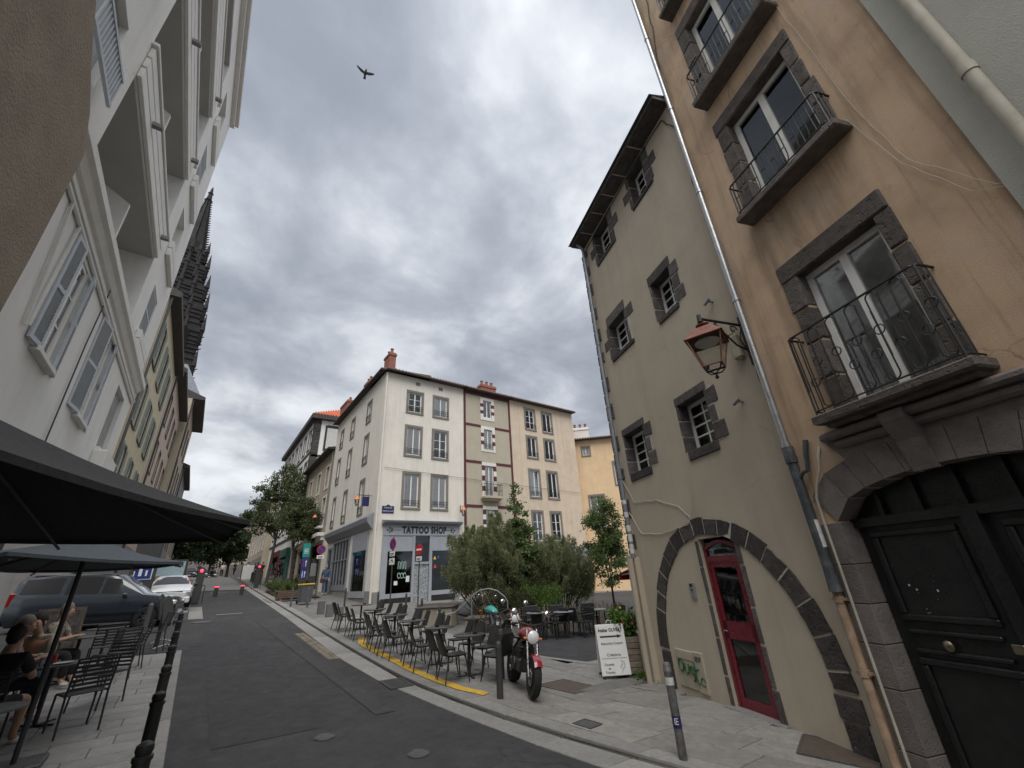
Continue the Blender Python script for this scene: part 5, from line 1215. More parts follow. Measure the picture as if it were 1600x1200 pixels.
MB().add([(-3.37, .5, 2.15), (-5.0, .5, 1.86), (-5.0, 3.2, 1.86), (-3.37, 3.2, 2.15), (-3.37, .5, 2.18), (-5.0, .5, 1.89), (-5.0, 3.2, 1.89), (-3.37, 3.2, 2.18)], [(0, 1, 2, 3), (7, 6, 5, 4), (0, 4, 5, 1), (1, 5, 6, 2)]).build('canopy', 'fabric_red', aw)
MB().box((-5.02, .5, 1.72), (-5.0, 3.2, 1.88)).build('valance', 'fabric_red', aw); MB().tube([(-3.37, .55, 1.95), (-4.97, .55, 1.85)], .014, 6).build('arm', 'sign_white', aw)
# terrace chair with shell back
def shell_chair():
    t = thing('terrace_chair', 'black moulded terrace chair with slim back beside the yellow line tables', 'chair', group='black chairs of the kerbside terrace')
    s_ = MB(); P = []
    for i in range(7):
        y = -.2+.42*i/6; P.append([(x*(1-.05*i/6), y, .45-.012*math.cos(x*5)*0+.03*(x/.21)**2*.5-(.02 if 0 < i < 6 else 0)) for x in np.linspace(-.215, .215, 7)])
    s_.grid(P); s_.grid([[(a, b, c-.022) for a, b, c in r][::-1] for r in P])
    s_.build('seat', 'plastic_black', t, smooth=True)
    b = MB(); P = []
    for i in range(8):
        f = i/7; w = .2*(1-.22*f**2)*(1-.5*max(0, f-.85)/.15*.3); P.append([(x, -.19-.13*f-.05*(1-(x/w)**2)*.5*(1 if True else 0), .45+.36*f) for x in np.linspace(-w, w, 7)])
    b.grid(P); b.grid([[(a, b_-.018, c) for a, b_, c in r][::-1] for r in P]); b.build('backrest', 'plastic_black', t, smooth=True)
    for sx in (-1, 1): 
        for y0, y1 in ((.17, .23), (-.16, -.25)): MB().cyl((sx*.17, y0, .44), (sx*.23, y1, 0), .015, .011, 8).build('leg', 'metal_black', t, smooth=True)
    return t
sch = shell_chair()
def bistro_table(label, group, m='table_top', r=.33, h=.72):
    t = thing('bistro_table', label, 'table', group=group)
    MB().lathe([(r-.02, h-.025), (r, h-.02), (r, h-.004), (r-.008, h)], n=28).build('table_top', m, t, smooth=True, angle=30)
    MB().cyl((0, 0, .03), (0, 0, h-.025), .028, n=10).build('column', 'metal_black', t, smooth=True)
    for k in range(4):
        a = k*math.pi/2+.5; MB().cbox((0, -.018, 0), (.28, .018, .03), .006, Matrix.Rotation(a, 4, 'Z')).build('foot', 'metal_black', t)
    return t
tb = bistro_table('black round bistro table on the kerbside terrace by the yellow line', 'tables of the kerbside terrace')
ash = tag(MB().lathe([(.045, 0), (.05, .035), (.04, .035), (.035, .01)], n=12).build('ashtray', 'plastic_black', smooth=True, angle=30), 'small black ashtray on a kerbside terrace table', 'ashtray', 'ashtrays on the terrace tables')
TT = [(4.82, 15.7), (4.76, 14.15), (4.78, 12.5), (4.74, 11.2), (4.82, 9.84), (4.9, 8.63)]
first = True; fc = True
def seat_at(x, y, rz, lab='black moulded terrace chair on the kerb side of the terrace tables'):
    global fc
    z = PZ(x, y)
    if fc: sch.location = (x, y, z); sch.rotation_euler = (0, 0, rz); fc = False; sch['label'] = lab
    else: copy_tree(sch, (x, y, z), rz, lab)
for i, (x, y) in enumerate(TT):
    z = PZ(x, y)
    if i == 0: tb.location = (x, y, z); ash.location = (x+.1, y, z+.72)
    else: copy_tree(tb, (x, y, z), random.uniform(0, 1)); copy_tree(ash, (x+random.uniform(-.1, .1), y+random.uniform(-.1, .1), z+.72), 0)
    j = lambda a: random.uniform(-a, a)
    seat_at(x-.5+j(.05), y-.28+j(.06), R(-90+j(18))); seat_at(x-.46+j(.05), y+.3+j(.06), R(-90+j(18)))
    lb = 'black moulded terrace chair on the square side of the terrace tables'; seat_at(x+.56+j(.05), y-.28+j(.06), R(90+j(18)), lb); seat_at(x+.58+j(.05), y+.3+j(.06), R(90+j(18)), lb)
seat_at(5.15, 8.0, R(15), 'black moulded terrace chair at the table end nearest the red motorcycle'); 
# wicker-look armchairs and tables along the paling fence
arm = thing('armchair', 'dark moulded armchair beside the wooden paling fence of the square', 'chair', group='armchairs by the paling fence')
MB().cbox((-.26, -.24, .4), (.26, .24, .44), .012).build('seat', 'plastic_black', arm); MB().cbox((-.25, -.26, .44), (.25, -.22, .84), .02, Matrix.Rotation(R(7), 4, 'X')).build('backrest', 'plastic_black', arm)
for sx in (-1, 1):
    MB().cbox((sx*.27-.025, -.24, .62), (sx*.27+.025, .2, .65), .01).cbox((sx*.27-.02, .16, .42), (sx*.27+.02, .2, .63), .008).build('armrest', 'plastic_black', arm)
    for y in (-.22, .2): MB().cyl((sx*.24, y, .4), (sx*.26, y*1.1, 0), .022, .016, 8).build('leg', 'plastic_black', arm)
tb2 = bistro_table('pale topped bistro table beside the wooden paling fence', 'tables by the paling fence', 'alu_grey')
fa = True
for i, (x, y) in enumerate(((9.1, 11.75), (10.0, 11.5), (11.4, 11.4))):
    z = G(x, y)+.066
    if i == 0: tb2.location = (x, y, z)
    else: copy_tree(tb2, (x, y, z), .3)
    for dx, dy, a in ((-.62, .25, -75), (.62, -.2, 80), (.3, .62, 160)):
        q = (x+dx, y+dy, G(x+dx, y+dy)+.066)
        if fa: arm.location = q; arm.rotation_euler = (0, 0, R(a)); fa = False
        else: copy_tree(arm, q, R(a+random.uniform(-15, 15)))
# slatted metal chairs on the left
sl = thing('slatted_chair', 'black metal chair with horizontal slats under the large black parasol', 'chair', group='slatted chairs of the left terrace')
for k in range(7): MB().cbox((-.2, -.235-.012*k, .5+.052*k), (.2, -.222-.012*k, .532+.052*k), .004).build('slat', 'metal_black', sl)
for k in range(7): MB().cbox((-.2, -.2+.062*k, .445), (.2, -.155+.062*k, .457), .004).build('slat', 'metal_black', sl)
for sx in (-1, 1):
    MB().tube([(sx*.215, -.27, 0), (sx*.215, -.215, .45), (sx*.215, -.235, .55), (sx*.215, -.32, .87)], .013, 6).build('back_leg', 'metal_black', sl, smooth=True)
    MB().tube([(sx*.215, .27, 0), (sx*.215, .23, .43), (sx*.215, .2, .45), (sx*.215, -.2, .45)], .013, 6).build('front_leg', 'metal_black', sl, smooth=True)
MB().tube([(-.215, -.32, .87), (.215, -.32, .87)], .013, 6).build('top_bar', 'metal_black', sl)
tb3 = bistro_table('round metal bistro table on the left pavement under parasol', 'tables of the left terrace', 'cast_iron', .36, .73)
for i, (x, y) in enumerate(((-1.5, 7.35), (-1.38, 9.72), (-1.55, 12.6), (-1.3, 13.9))):
    z = G(x, y)+.046
    lab = ('round metal bistro table beside the grey parasol pole', 'round metal bistro table shared by the person in black and the patterned shirt', 'round metal bistro table of the light haired person', 'round metal bistro table beside the dark menu board')[i]
    if i == 0: tb3.location = (x, y, z); tb3['label'] = lab
    else: copy_tree(tb3, (x, y, z), .4, lab)
for i, (x, y, a) in enumerate(((-.92, 9.15, 20), (-.85, 10.35, 150), (-.95, 12.2, 35), (-.8, 13.2, 100), (-.55, 15.0, 75), (-1.75, 8.65, 0), (-1.8, 10.55, 175), (-1.95, 12.35, -60), (-1.2, 13.2, 10), (-1.95, 10.0, -70))):
    z = G(x, y)+.046
    lab = {5: 'black slatted metal chair the person in black sits on', 6: 'black slatted metal chair the person in patterned shirt sits on', 7: 'black slatted metal chair the light haired person sits on', 9: 'black slatted metal chair the person in floral shirt sits on', 4: 'black slatted metal chair by the pale tripod feet at the pavement end'}.get(i, 'empty black slatted metal chair along the bollards of the left kerb')
    if i == 0: sl.location = (x, y, z); sl.rotation_euler = (0, 0, R(a)); sl['label'] = lab
    else: copy_tree(sl, (x, y, z), R(a), lab)
# things on the left tables
def on_table(name, cat, lab, x, y, prof, m, n=16):
    o = MB().lathe(prof, n=n).build(name, m, smooth=True, angle=35); o.location = (x, y, G(-1.38, 9.72)+.046+.731); return tag(o, lab, cat)
on_table('plate', 'plate', 'white plate on table between the person in black and the patterned shirt', -1.28, 9.62, [(.05, 0), (.11, .012), (.115, .018), (.1, .014), (.005, .006)], 'sign_white')
on_table('soda_can', 'can', 'small red drinks can beside the white plate', -1.42, 9.82, [(.026, 0), (.032, .008), (.032, .105), (.027, .115), (.004, .114)], 'sign_red')
on_table('tumbler', 'glass', 'clear drinking glass beside the red drinks can', -1.5, 9.62, [(.028, 0), (.036, .11), (.033, .11), (.026, .008), (.003, .008)], 'glass')
# bollards
def bollard(x, y, h, r, label, m='iron_grey', group=None, head='ball'):
    t = thing('bollard', label, 'bollard', (x, y, PZ(x, y)-.01), 0, group)
    MB().cyl((0, 0, -.15), (0, 0, h-.1), r, n=14).build('post', m, t, smooth=True)
    if head == 'ball': MB().lathe([(r*.8, h-.1), (r*1.15, h-.1), (r*1.15, h-.075), (r*.85, h-.07), (r*1.05, h-.045), (r*.95, h-.015), (r*.5, h), (.005, h+.003)], n=14).build('head', m, t, smooth=True)
    else: MB().lathe([(r*1.06, h-.1), (r*1.06, h-.08), (r*.98, h-.075), (r, h-.03), (r*.6, h), (.005, h+.002)], n=14).build('head', m, t, smooth=True)
    return t
for y in (4.3, 5.68, 6.95, 8.4, 9.9, 11.44, 13.0): bollard(-.03, y, 1.02, .05, 'black ball headed bollard along the left kerb', 'iron', 'ball headed bollards on the left kerb')
b_ = bollard(5.05, 3.95, .95, .05, 'worn grey bollard with blue and white sticker near the red door', 'iron_worn', head='cap')
MB().cyl((0, 0, .3), (0, 0, .42), .0515, n=16, caps=False).build('sticker', 'sign_navy', b_, smooth=True); MB().cyl((0, 0, .72), (0, 0, .8), .0515, n=16, caps=False).build('sticker', 'sticker_white', b_, smooth=True)
q = Vector((-5.05, -3.95, 0)).normalized(); rzb = math.atan2(q.y, q.x)+math.pi/2
mk = MB()
for a, b, c, d in ((-.025, .34, -.018, .4), (-.025, .34, .02, .346), (-.025, .394, .02, .4), (-.008, .367, .02, .373), (-.008, .352, -.002, .388)): mk.box((a, -.0545, b), (c, -.0525, d))
mk = mk.build('sticker_mark', 'sign_white', b_); mk.rotation_euler = (0, 0, rzb)
bollard(4.58, 7.05, .82, .055, 'grey bollard standing at the end of the yellow line', head='cap'); bollard(5.42, 8.25, .86, .055, 'grey bollard standing just behind the red motorcycle', head='cap')
for i, (x, y) in enumerate(((6.6, 11.4), (6.3, 12.6), (6.8, 13.9), (7.2, 16.2), (7.55, 18.6), (6.9, 20.2), (6.4, 23.6))): bollard(x, y, .8, .045, 'slim black bollard between the terrace chairs and the square', 'iron_grey', 'slim bollards edging the square', 'cap')
for x, y in ((4.15, 24.6), (4.82, 24.2)): bollard(x, y, .85, .04, 'slim grey post beside the yellow lidded bin', 'iron_worn', 'slim posts by the bin', 'cap')
for x, y in ((4.78, 21.15), (4.78, 19.65), (4.8, 18.3)):
    o = MB().cbox((-.13, -.13, -.1), (.13, .13, .46), .015).build('stone_bollard', 'stone_bollard'); o.location = (x, y, PZ(x, y)); tag(o, 'short square stone bollard behind the right kerb', 'bollard', 'square stone bollards behind the kerb')
# retractable road bollards and signal posts
for x, y in ((1.4, 34.3), (2.84, 34.9)):
    t = thing('rising_bollard', 'short rising road bollard with red light on top', 'bollard', (x, y, G(x, y)), 0, 'rising bollards across the road')
    MB().cyl((0, 0, -.1), (0, 0, .54), .11, n=18).build('post', 'iron_grey', t, smooth=True); MB().lathe([(.11, .54), (.112, .565), (.1, .58), (.01, .582)], n=18).build('light_ring', 'light_red', t, smooth=True)
for x, y, lab in ((.36, 29.2, 'dark signal post with red light beside the white car'), (4.28, 41.5, 'dark signal post with red light at the right kerb')):
    t = thing('signal_post', lab, 'signal', (x, y, PZ(x, y)))
    MB().cbox((-.17, -.14, 0), (.17, .14, 1.5), .03).prism([(-.17, 1.5), (.17, 1.5), (.17, 1.62), (.05, 1.72), (-.05, 1.72), (-.17, 1.62)], -.14, .14).build('post', 'iron_grey', t)
    MB().lathe([(.075, 0), (.075, .03), (.06, .04), (.01, .05)], (0, -.14, 1.55), 16, Matrix.Rotation(R(90), 4, 'X')).build('lamp', 'light_red', t, smooth=True)
    MB().tube([(.3, -.1, 0), (.3, -.1, .75), (.3, -.1, .8), (.26, -.1, .84), (-.26, -.1, .84), (-.3, -.1, .8), (-.3, -.1, 0)], .022, 6).build('guard_hoop', 'iron_grey', t)
# waste bin, bench planter, totem, signs
t = thing('waste_bin', 'grey wheeled waste bin with yellow lid beside the timber bench', 'bin', (4.98, 25.9, PZ(4.98, 25.9)), R(10))
MB().add([(-.24, -.26, .06), (.24, -.26, .06), (.24, .26, .06), (-.24, .26, .06), (-.29, -.32, .86), (.29, -.32, .86), (.29, .34, .86), (-.29, .34, .86)], [(0,3,2,1),(4,5,6,7),(0,1,5,4),(1,2,6,5),(2,3,7,6),(3,0,4,7)]).build('body', 'bin_grey', t)
MB().cbox((-.31, -.36, .86), (.31, .36, .93), .02).build('lid', 'bin_yellow', t)
for s_ in (-1, 1): MB().cyl((s_*.22, .28, .1), (s_*.28, .28, .1), .1, n=14).build('wheel', 'tyre', t)
t = thing('timber_bench', 'low brown timber bench bordering the planted tree bed', 'bench', (4.75, 28.6, PZ(4.75, 28.6)), R(5))
for k in range(5): MB().cbox((-.75, -.35+k*.15, .42), (.75, -.22+k*.15, .48), .008).build('slat', 'wood_bench', t)
for k in range(3): MB().cbox((-.75, -.38, .1+k*.11), (.75, -.35, .19+k*.11), .006).build('front_board', 'wood_bench', t)
for s_ in (-1, 1): MB().cbox((s_*.65-.05, -.33, 0), (s_*.65+.05, .3, .42), .01).build('leg', 'wood_bench', t)
t = thing('information_totem', 'dark sign totem with teal panel and two blue pedestrian panels', 'sign', (5.95, 32.4, PZ(5.95, 32.4)), R(-12)); t.scale = (.68, 1, .95)
MB().cbox((-.32, -.05, 0), (.32, .05, 1.0), .01).cbox((-.3, -.04, 1.0), (.3, .04, 3.3), .01).build('panel', 'iron_grey', t); MB().box((-.32, -.06, 2.35), (.32, -.05, 3.25)).build('teal_panel', 'sign_teal', t)
for k in range(4): MB().box((-.2, -.065, 2.86-k*.09), (.2-.06*(k % 2), -.06, 2.9-k*.09)).build('text_line', 'sign_white', t)
for z0, z1 in ((1.6, 2.28), (1.0, 1.5)):
    p_ = MB().cbox((-.29, -.062, z0), (.29, -.05, z1), .01).build('blue_panel', 'sign_blue', t); hz = (z0+z1)/2
    MB().lathe([(.005, 0), (.045, .03), (.045, .07), (.005, .1)], (-.09, -.068, hz+.1), 10).box((-.13, -.07, hz-.1), (-.05, -.064, hz+.1)).box((-.12, -.07, hz-.22), (-.095, -.064, hz-.1)).box((-.085, -.07, hz-.22), (-.06, -.064, hz-.1)).build('pictogram', 'sign_red' if z0 > 1.5 else 'sign_white', p_)
    MB().box((.08, -.07, hz-.2), (.14, -.064, hz+.1)).prism([(.02, hz+.08), (.2, hz+.08), (.11, hz+.22)], -.07, -.064).build('pictogram', 'sign_white', p_)
def round_sign(x, y, h, rz, kind, label, sub=True):
    t = thing('traffic_sign', label, 'sign', (x, y, PZ(x, y)), rz)
    MB().cyl((0, .03, -.1), (0, .03, h+.1), .03, n=10).build('pole', 'iron_grey', t, smooth=True)
    rot = Matrix.Rotation(R(90), 4, 'X'); r = .25
    MB().lathe([(r, 0), (r, .02), (r*.98, .022), (.005, .022)], (0, .01, h-.2), 28, rot).build('disc', 'sign_red' , t)
    if kind == 'nopark':
        MB().lathe([(r*.8, 0), (.005, .001)], (0, -.0155, h-.2), 28, rot).build('face', 'sign_blue', t); MB().box((-.022, -.02, -.2), (.022, -.017, .2), Matrix.Translation((0, 0, h-.2)) @ Matrix.Rotation(R(-45), 4, 'Y')).build('bar', 'sign_red', t)
    else: MB().cbox((-.18, -.02, h-.24), (.18, -.014, h-.16), .004).build('bar', 'sign_white', t)
    if sub:
        MB().cbox((-.2, -.01, h-.72), (.2, .01, h-.52), .006).build('sub_plate', 'sign_white', t)
        for k in range(2): MB().box((-.15, -.014, h-.62-k*.06), (.15-.06*k, -.011, h-.59-k*.06)).build('text_line', 'sign_ink', t)
    return t
round_sign(6.07, 28.6, 2.85, R(-8), 'nopark', 'no parking sign with white plate on post beside the information totem')
s1 = round_sign(7.16, 19.5, 2.95, R(-78), 'nopark', 'no parking sign with white plates in front of the tattoo shop window')
MB().cbox((-.2, -.01, 1.88), (.2, .01, 2.15), .006).build('sub_plate', 'sign_white', s1); MB().prism([(-.18, 1.95), (0, 2.05), (.18, 1.92), (.02, 2.12)], -.016, -.011).build('pictogram', 'sign_ink', s1)
round_sign(9.05, 20.9, 2.75, R(-72), 'noentry', 'no entry sign with white plate in front of the stickered shop door')
# left side clutter
t = thing('menu_board', 'tall dark menu board leaning back behind the left terrace tables', 'board', (-1.98, 13.1, G(-1.98, 13.1)+.05), R(14))
Mx = Matrix.Rotation(R(-14), 4, 'X')
MB().cbox((-.36, 0, 0), (.36, .03, 1.25), .006, Mx).build('frame', 'wood_bench', t); MB().cbox((-.32, -.006, .05), (.32, 0, 1.2), .002, Mx).build('poster', 'poster_dark', t); MB().cbox((-.05, .28, 0), (.05, .31, 1.1), .004, Matrix.Rotation(R(8), 4, 'X')).build('strut', 'wood_bench', t)
for k in range(5): MB().cbox((-.27, -.01, .15+k*.07), (.24-.1*(k % 2), -.006, .17+k*.07), .001, Mx).build('text_line', 'sticker_white', t)
def easel(x, y, rz, label, h=1.15):
    t = thing('menu_stand', label, 'menu stand', (x, y, G(x, y)+.05), rz)
    MB().tube([(0, 0, .03), (0, 0, h*.6)], .018, 8).build('post', 'alu_grey', t)
    for k in range(3): a = k*2.1+.4; MB().tube([(0, 0, .08), (.28*math.cos(a), .28*math.sin(a), .012)], .014, 6).build('foot', 'alu_grey', t)
    pr = [(-.2, h*.5), (.2, h*.5), (.2, h*.95), (.12, h*1.05), (0, h*1.09), (-.12, h*1.05), (-.2, h*.95)]; MB().prism(pr, -.012, .012, Matrix.Rotation(R(-12), 4, 'X')).build('panel', 'iron_grey', t)
easel(-.2, 15.6, R(60), 'round topped dark menu stand on pale tripod feet at the pavement end'); easel(-.35, 16.6, R(75), 'second dark menu stand behind the tripod one by the car bonnet')
t = thing('barrier_post', 'dark slanted post standing at the corner of the left pavement', 'post', (-.42, 15.9, G(-.42, 15.9)+.04)); MB().cbox((-.05, -.05, 0), (.05, .05, 1.05), .01).build('post', 'iron_grey', t); MB().cbox((-.055, -.055, 1.05), (.055, .055, 1.1), .01).build('cap', 'iron_grey', t)
t = thing('grey_post', 'pale grey round topped post between the terrace chairs and the blue car', 'post', (-.75, 16.0, G(-.75, 16)+.03)); MB().cyl((0, 0, 0), (0, 0, 1.0), .055, n=12).lathe([(.055, 1.0), (.04, 1.04), (.005, 1.06)], n=12).build('post', 'stone_bollard', t, smooth=True)
t = thing('pedestrian_sign', 'square blue pedestrian zone sign on dark panel behind the blue car', 'sign', (-1.75, 25.4, G(-1.75, 25.4)), R(-4))
MB().cbox((-.5, -.05, 0), (.4, .05, 2.9), .02).build('panel', 'iron_grey', t); MB().cbox((-.34, -.07, 1.35), (.3, -.05, 2.0), .01).build('border', 'sign_white', t); MB().cbox((-.3, -.08, 1.39), (.26, -.07, 1.96), .01).build('blue_panel', 'sign_blue', t)
MB().box((-.17, -.086, 1.5), (-.06, -.081, 1.86)).box((.06, -.086, 1.5), (.13, -.081, 1.72)).lathe([(.005, 0), (.05, .03), (.005, .08)], (-.115, -.085, 1.85), 8).build('pictogram', 'sign_white', t)
t = thing('advertising_panel', 'street advertising panel showing colourful food behind the white car', 'panel', (-.95, 29.0, G(-.95, 29)), R(-6)); t.scale = (.85, 1, .82)
MB().cbox((-.75, -.1, .4), (.75, .1, 2.6), .03).cbox((-.2, -.08, 0), (.2, .08, .4), .02).build('frame', 'iron_grey', t); MB().box((-.66, -.11, .6), (.66, -.1, 1.7)).build('food_picture', 'poster_food', t); MB().box((-.66, -.112, 1.7), (.66, -.1, 2.5)).build('pale_picture', 'poster_sky', t)
put_text('lettering', 'NG', .28, 'sign_ink', t, (.35, -.115, 2.3), bold=.012)
t = thing('direction_sign', 'white direction plates on tall dark post at the left of the street', 'sign', (-2.1, 26.5, G(-2.1, 26.5)), R(-6))
MB().cyl((0, 0, 0), (0, 0, 4.4), .06, n=10).build('pole', 'iron_grey', t)
for z in (4.0, 3.65): 
    p_ = MB().cbox((-.9, -.03, z-.14), (.5, -.01, z+.14), .01).build('plate', 'sign_white', t)
    for k in range(2): MB().box((-.75, -.035, z-.07+k*.09), (.35, -.031, z-.03+k*.09)).build('text_line', 'sign_ink', p_)
# sandwich board and planter by the tan house
t = thing('sandwich_board', 'white sandwich board advertising a sewing workshop beside the wooden planter', 'sign', (7.87, 7.55, PZ(7.87, 7.55)), R(-35))
Mf = Matrix.Translation((0, -.22, 0)) @ Matrix.Rotation(R(-11), 4, 'X'); Mk = Matrix.Translation((0, .22, 0)) @ Matrix.Rotation(R(11), 4, 'X')
MB().cbox((-.31, -.012, .06), (.31, .012, 1.0), .006, Mf).build('front_panel', 'sign_white', t); MB().cbox((-.31, -.012, .06), (.31, .012, 1.0), .006, Mk).build('back_panel', 'sign_white', t)
for s_ in (-1, 1): MB().box((s_*.27-.03, -.015, 0), (s_*.27+.03, .015, .06), Mf).box((s_*.27-.03, -.015, 0), (s_*.27+.03, .015, .06), Mk).build('foot', 'plastic_black', t)
MB().tube([(-.06, -.02, .98), (-.05, -.02, 1.05), (0, -.02, 1.07), (.05, -.02, 1.05), (.06, -.02, .98)], .008, 5).build('handle', 'sign_white', t)
def ftxt(s_, size, z, x=0, **k):
    o = put_text('lettering', s_, size, 'sign_ink', t, (0, 0, 0), **k); o.matrix_local = Mf @ Matrix.Translation((x, -.0135, z)) @ Matrix.Rotation(R(90), 4, 'X')
ftxt('Atelier OUVERT', .092, .89, sx=.85, bold=.002); ftxt('Retouches Couture', .066, .64, sx=.9); ftxt('Créations', .075, .43); ftxt('Cousette', .06, .26, -.13, sx=.9); ftxt('et', .06, .19, -.13); ftxt('Tricotine', .06, .12, -.13, sx=.9)
MB().box((-.24, -.016, .755), (.14, -.0125, .785), Mf).prism([(.14, .735), (.24, .77), (.14, .805)], -.016, -.0125, Mf).build('arrow', 'sign_ink', t); MB().box((-.27, -.015, .365), (.27, -.0125, .371), Mf).build('underline', 'sign_ink', t)
MB().tube([Mf @ Vector(p) for p in ((.12, -.014, .1), (.15, -.014, .18), (.1, -.014, .2), (.16, -.014, .26), (.13, -.014, .33), (.19, -.014, .3), (.2, -.014, .22), (.16, -.014, .17))], .004, 4).build('drawing', 'sign_ink', t)
t = thing('wooden_planter', 'tall slatted wooden planter box at the corner of the tan house', 'planter', (8.32, 7.55, PZ(8.32, 7.55)), R(-40))
for k in range(6): 
    for s_ in (-1, 1): MB().cbox((-.3, s_*.3-.012, .05+k*.115), (.3, s_*.3+.012, .155+k*.115), .005).build('slat', 'wood_planter', t); MB().cbox((s_*.3-.012, -.285, .05+k*.115), (s_*.3+.012, .285, .155+k*.115), .005).build('slat', 'wood_planter', t)
for sx in (-1, 1):
    for sy in (-1, 1): MB().cbox((sx*.3-.035, sy*.3-.035, 0), (sx*.3+.035, sy*.3+.035, .78), .006).build('corner_post', 'wood_planter', t)
MB().box((-.29, -.29, .1), (.29, .29, .7)).build('soil', 'soil', t)
# concrete blocks, wire screen, paling fence
def block(x, y, sx, sy, h, rz, label):
    t = thing('concrete_block', label, 'block', (x, y, G(x, y)-.03), rz); MB().cbox((-sx/2, -sy/2, -.1), (sx/2, sy/2, h), .02).build('body', 'concrete_block', t); MB().cbox((-sx/2-.04, -sy/2-.04, h), (sx/2+.04, sy/2+.04, h+.06), .02).build('seat_top', 'concrete_top', t)
block(7.55, 15.6, 1.3, 1.0, .6, R(-42), 'low concrete seat block behind the no entry sign'); block(8.35, 13.3, 1.5, .9, .52, R(-42), 'low concrete seat block below the curved wire screen')
t = thing('wire_screen', 'curved top wire screen with climbing stems behind the concrete block', 'screen', (8.4, 13.8, G(8.4, 13.8)+.02), R(-40))
top = [(-1.6, .62), (-1.3, .55), (-1.0, .6), (-.7, .8), (-.4, 1.08), (-.1, 1.24), (.2, 1.28), (.5, 1.2), (.75, 1.0), (.85, .85)]
MB().tube([(a, 0, b) for a, b in top]+[(.85, 0, 0)], .022, 6).tube([(-.4, 0, 0), (-.4, 0, 1.08)], .018, 6).tube([(-1.6, 0, 0), (-1.6, 0, .62)], .018, 6).build('frame', 'alu_grey', t)
def ztop(u): return lerp_tab(u, top)
for k in range(22):
    z = .12+k*.052; us = [u for u in np.linspace(-.4, .85, 60) if ztop(u) > z]
    if us: MB().tube([(us[0], 0, z), (us[-1], 0, z)], .0035, 4).build('wire', 'iron_grey', t)
for x in (-.2, 0, .2): 
    v = tag(MB().tube([(x, -.3, .5), (x+.1, -.28, .8), (x-.05, -.2, 1.1), (x+.08, -.2, 1.35)], [.014, .011, .008, .004], 5).build('bare_stem', 'bark_pale'), 'bare pale plant stem rising from the concrete seat block', 'plant', 'bare stems by the wire screen'); v.location = (8.5, 13.8, G(8.5, 13.8)-.1)
pf = thing('paling_fence', 'low rustic chestnut paling fence enclosing the shrubs of the square', 'fence', (8.9, 13.0, 0))
pk = MB().cbox((-.02, -.012, 0), (.02, .012, .8), .006).mesh('picket', 'wood_pale'); N_ = 64
for i in range(N_):
    x = 8.9+i*.075; y = 13.0-i*.012; o = link('picket', pk, pf); o.location = (x-8.9, y-13., G(x, y)+.03+random.uniform(-.05, .03)); o.rotation_euler = (random.uniform(-.05, .05), random.uniform(-.07, .07), random.uniform(-.4, .4)); o.scale = (1, 1, random.uniform(.85, 1.05))
for h in (.2, .62): MB().tube([(i*.3, -i*.048+.02, G(8.9+i*.3, 13-i*.048)+h) for i in range(17)], .006, 4).build('wire', 'iron_grey', pf)
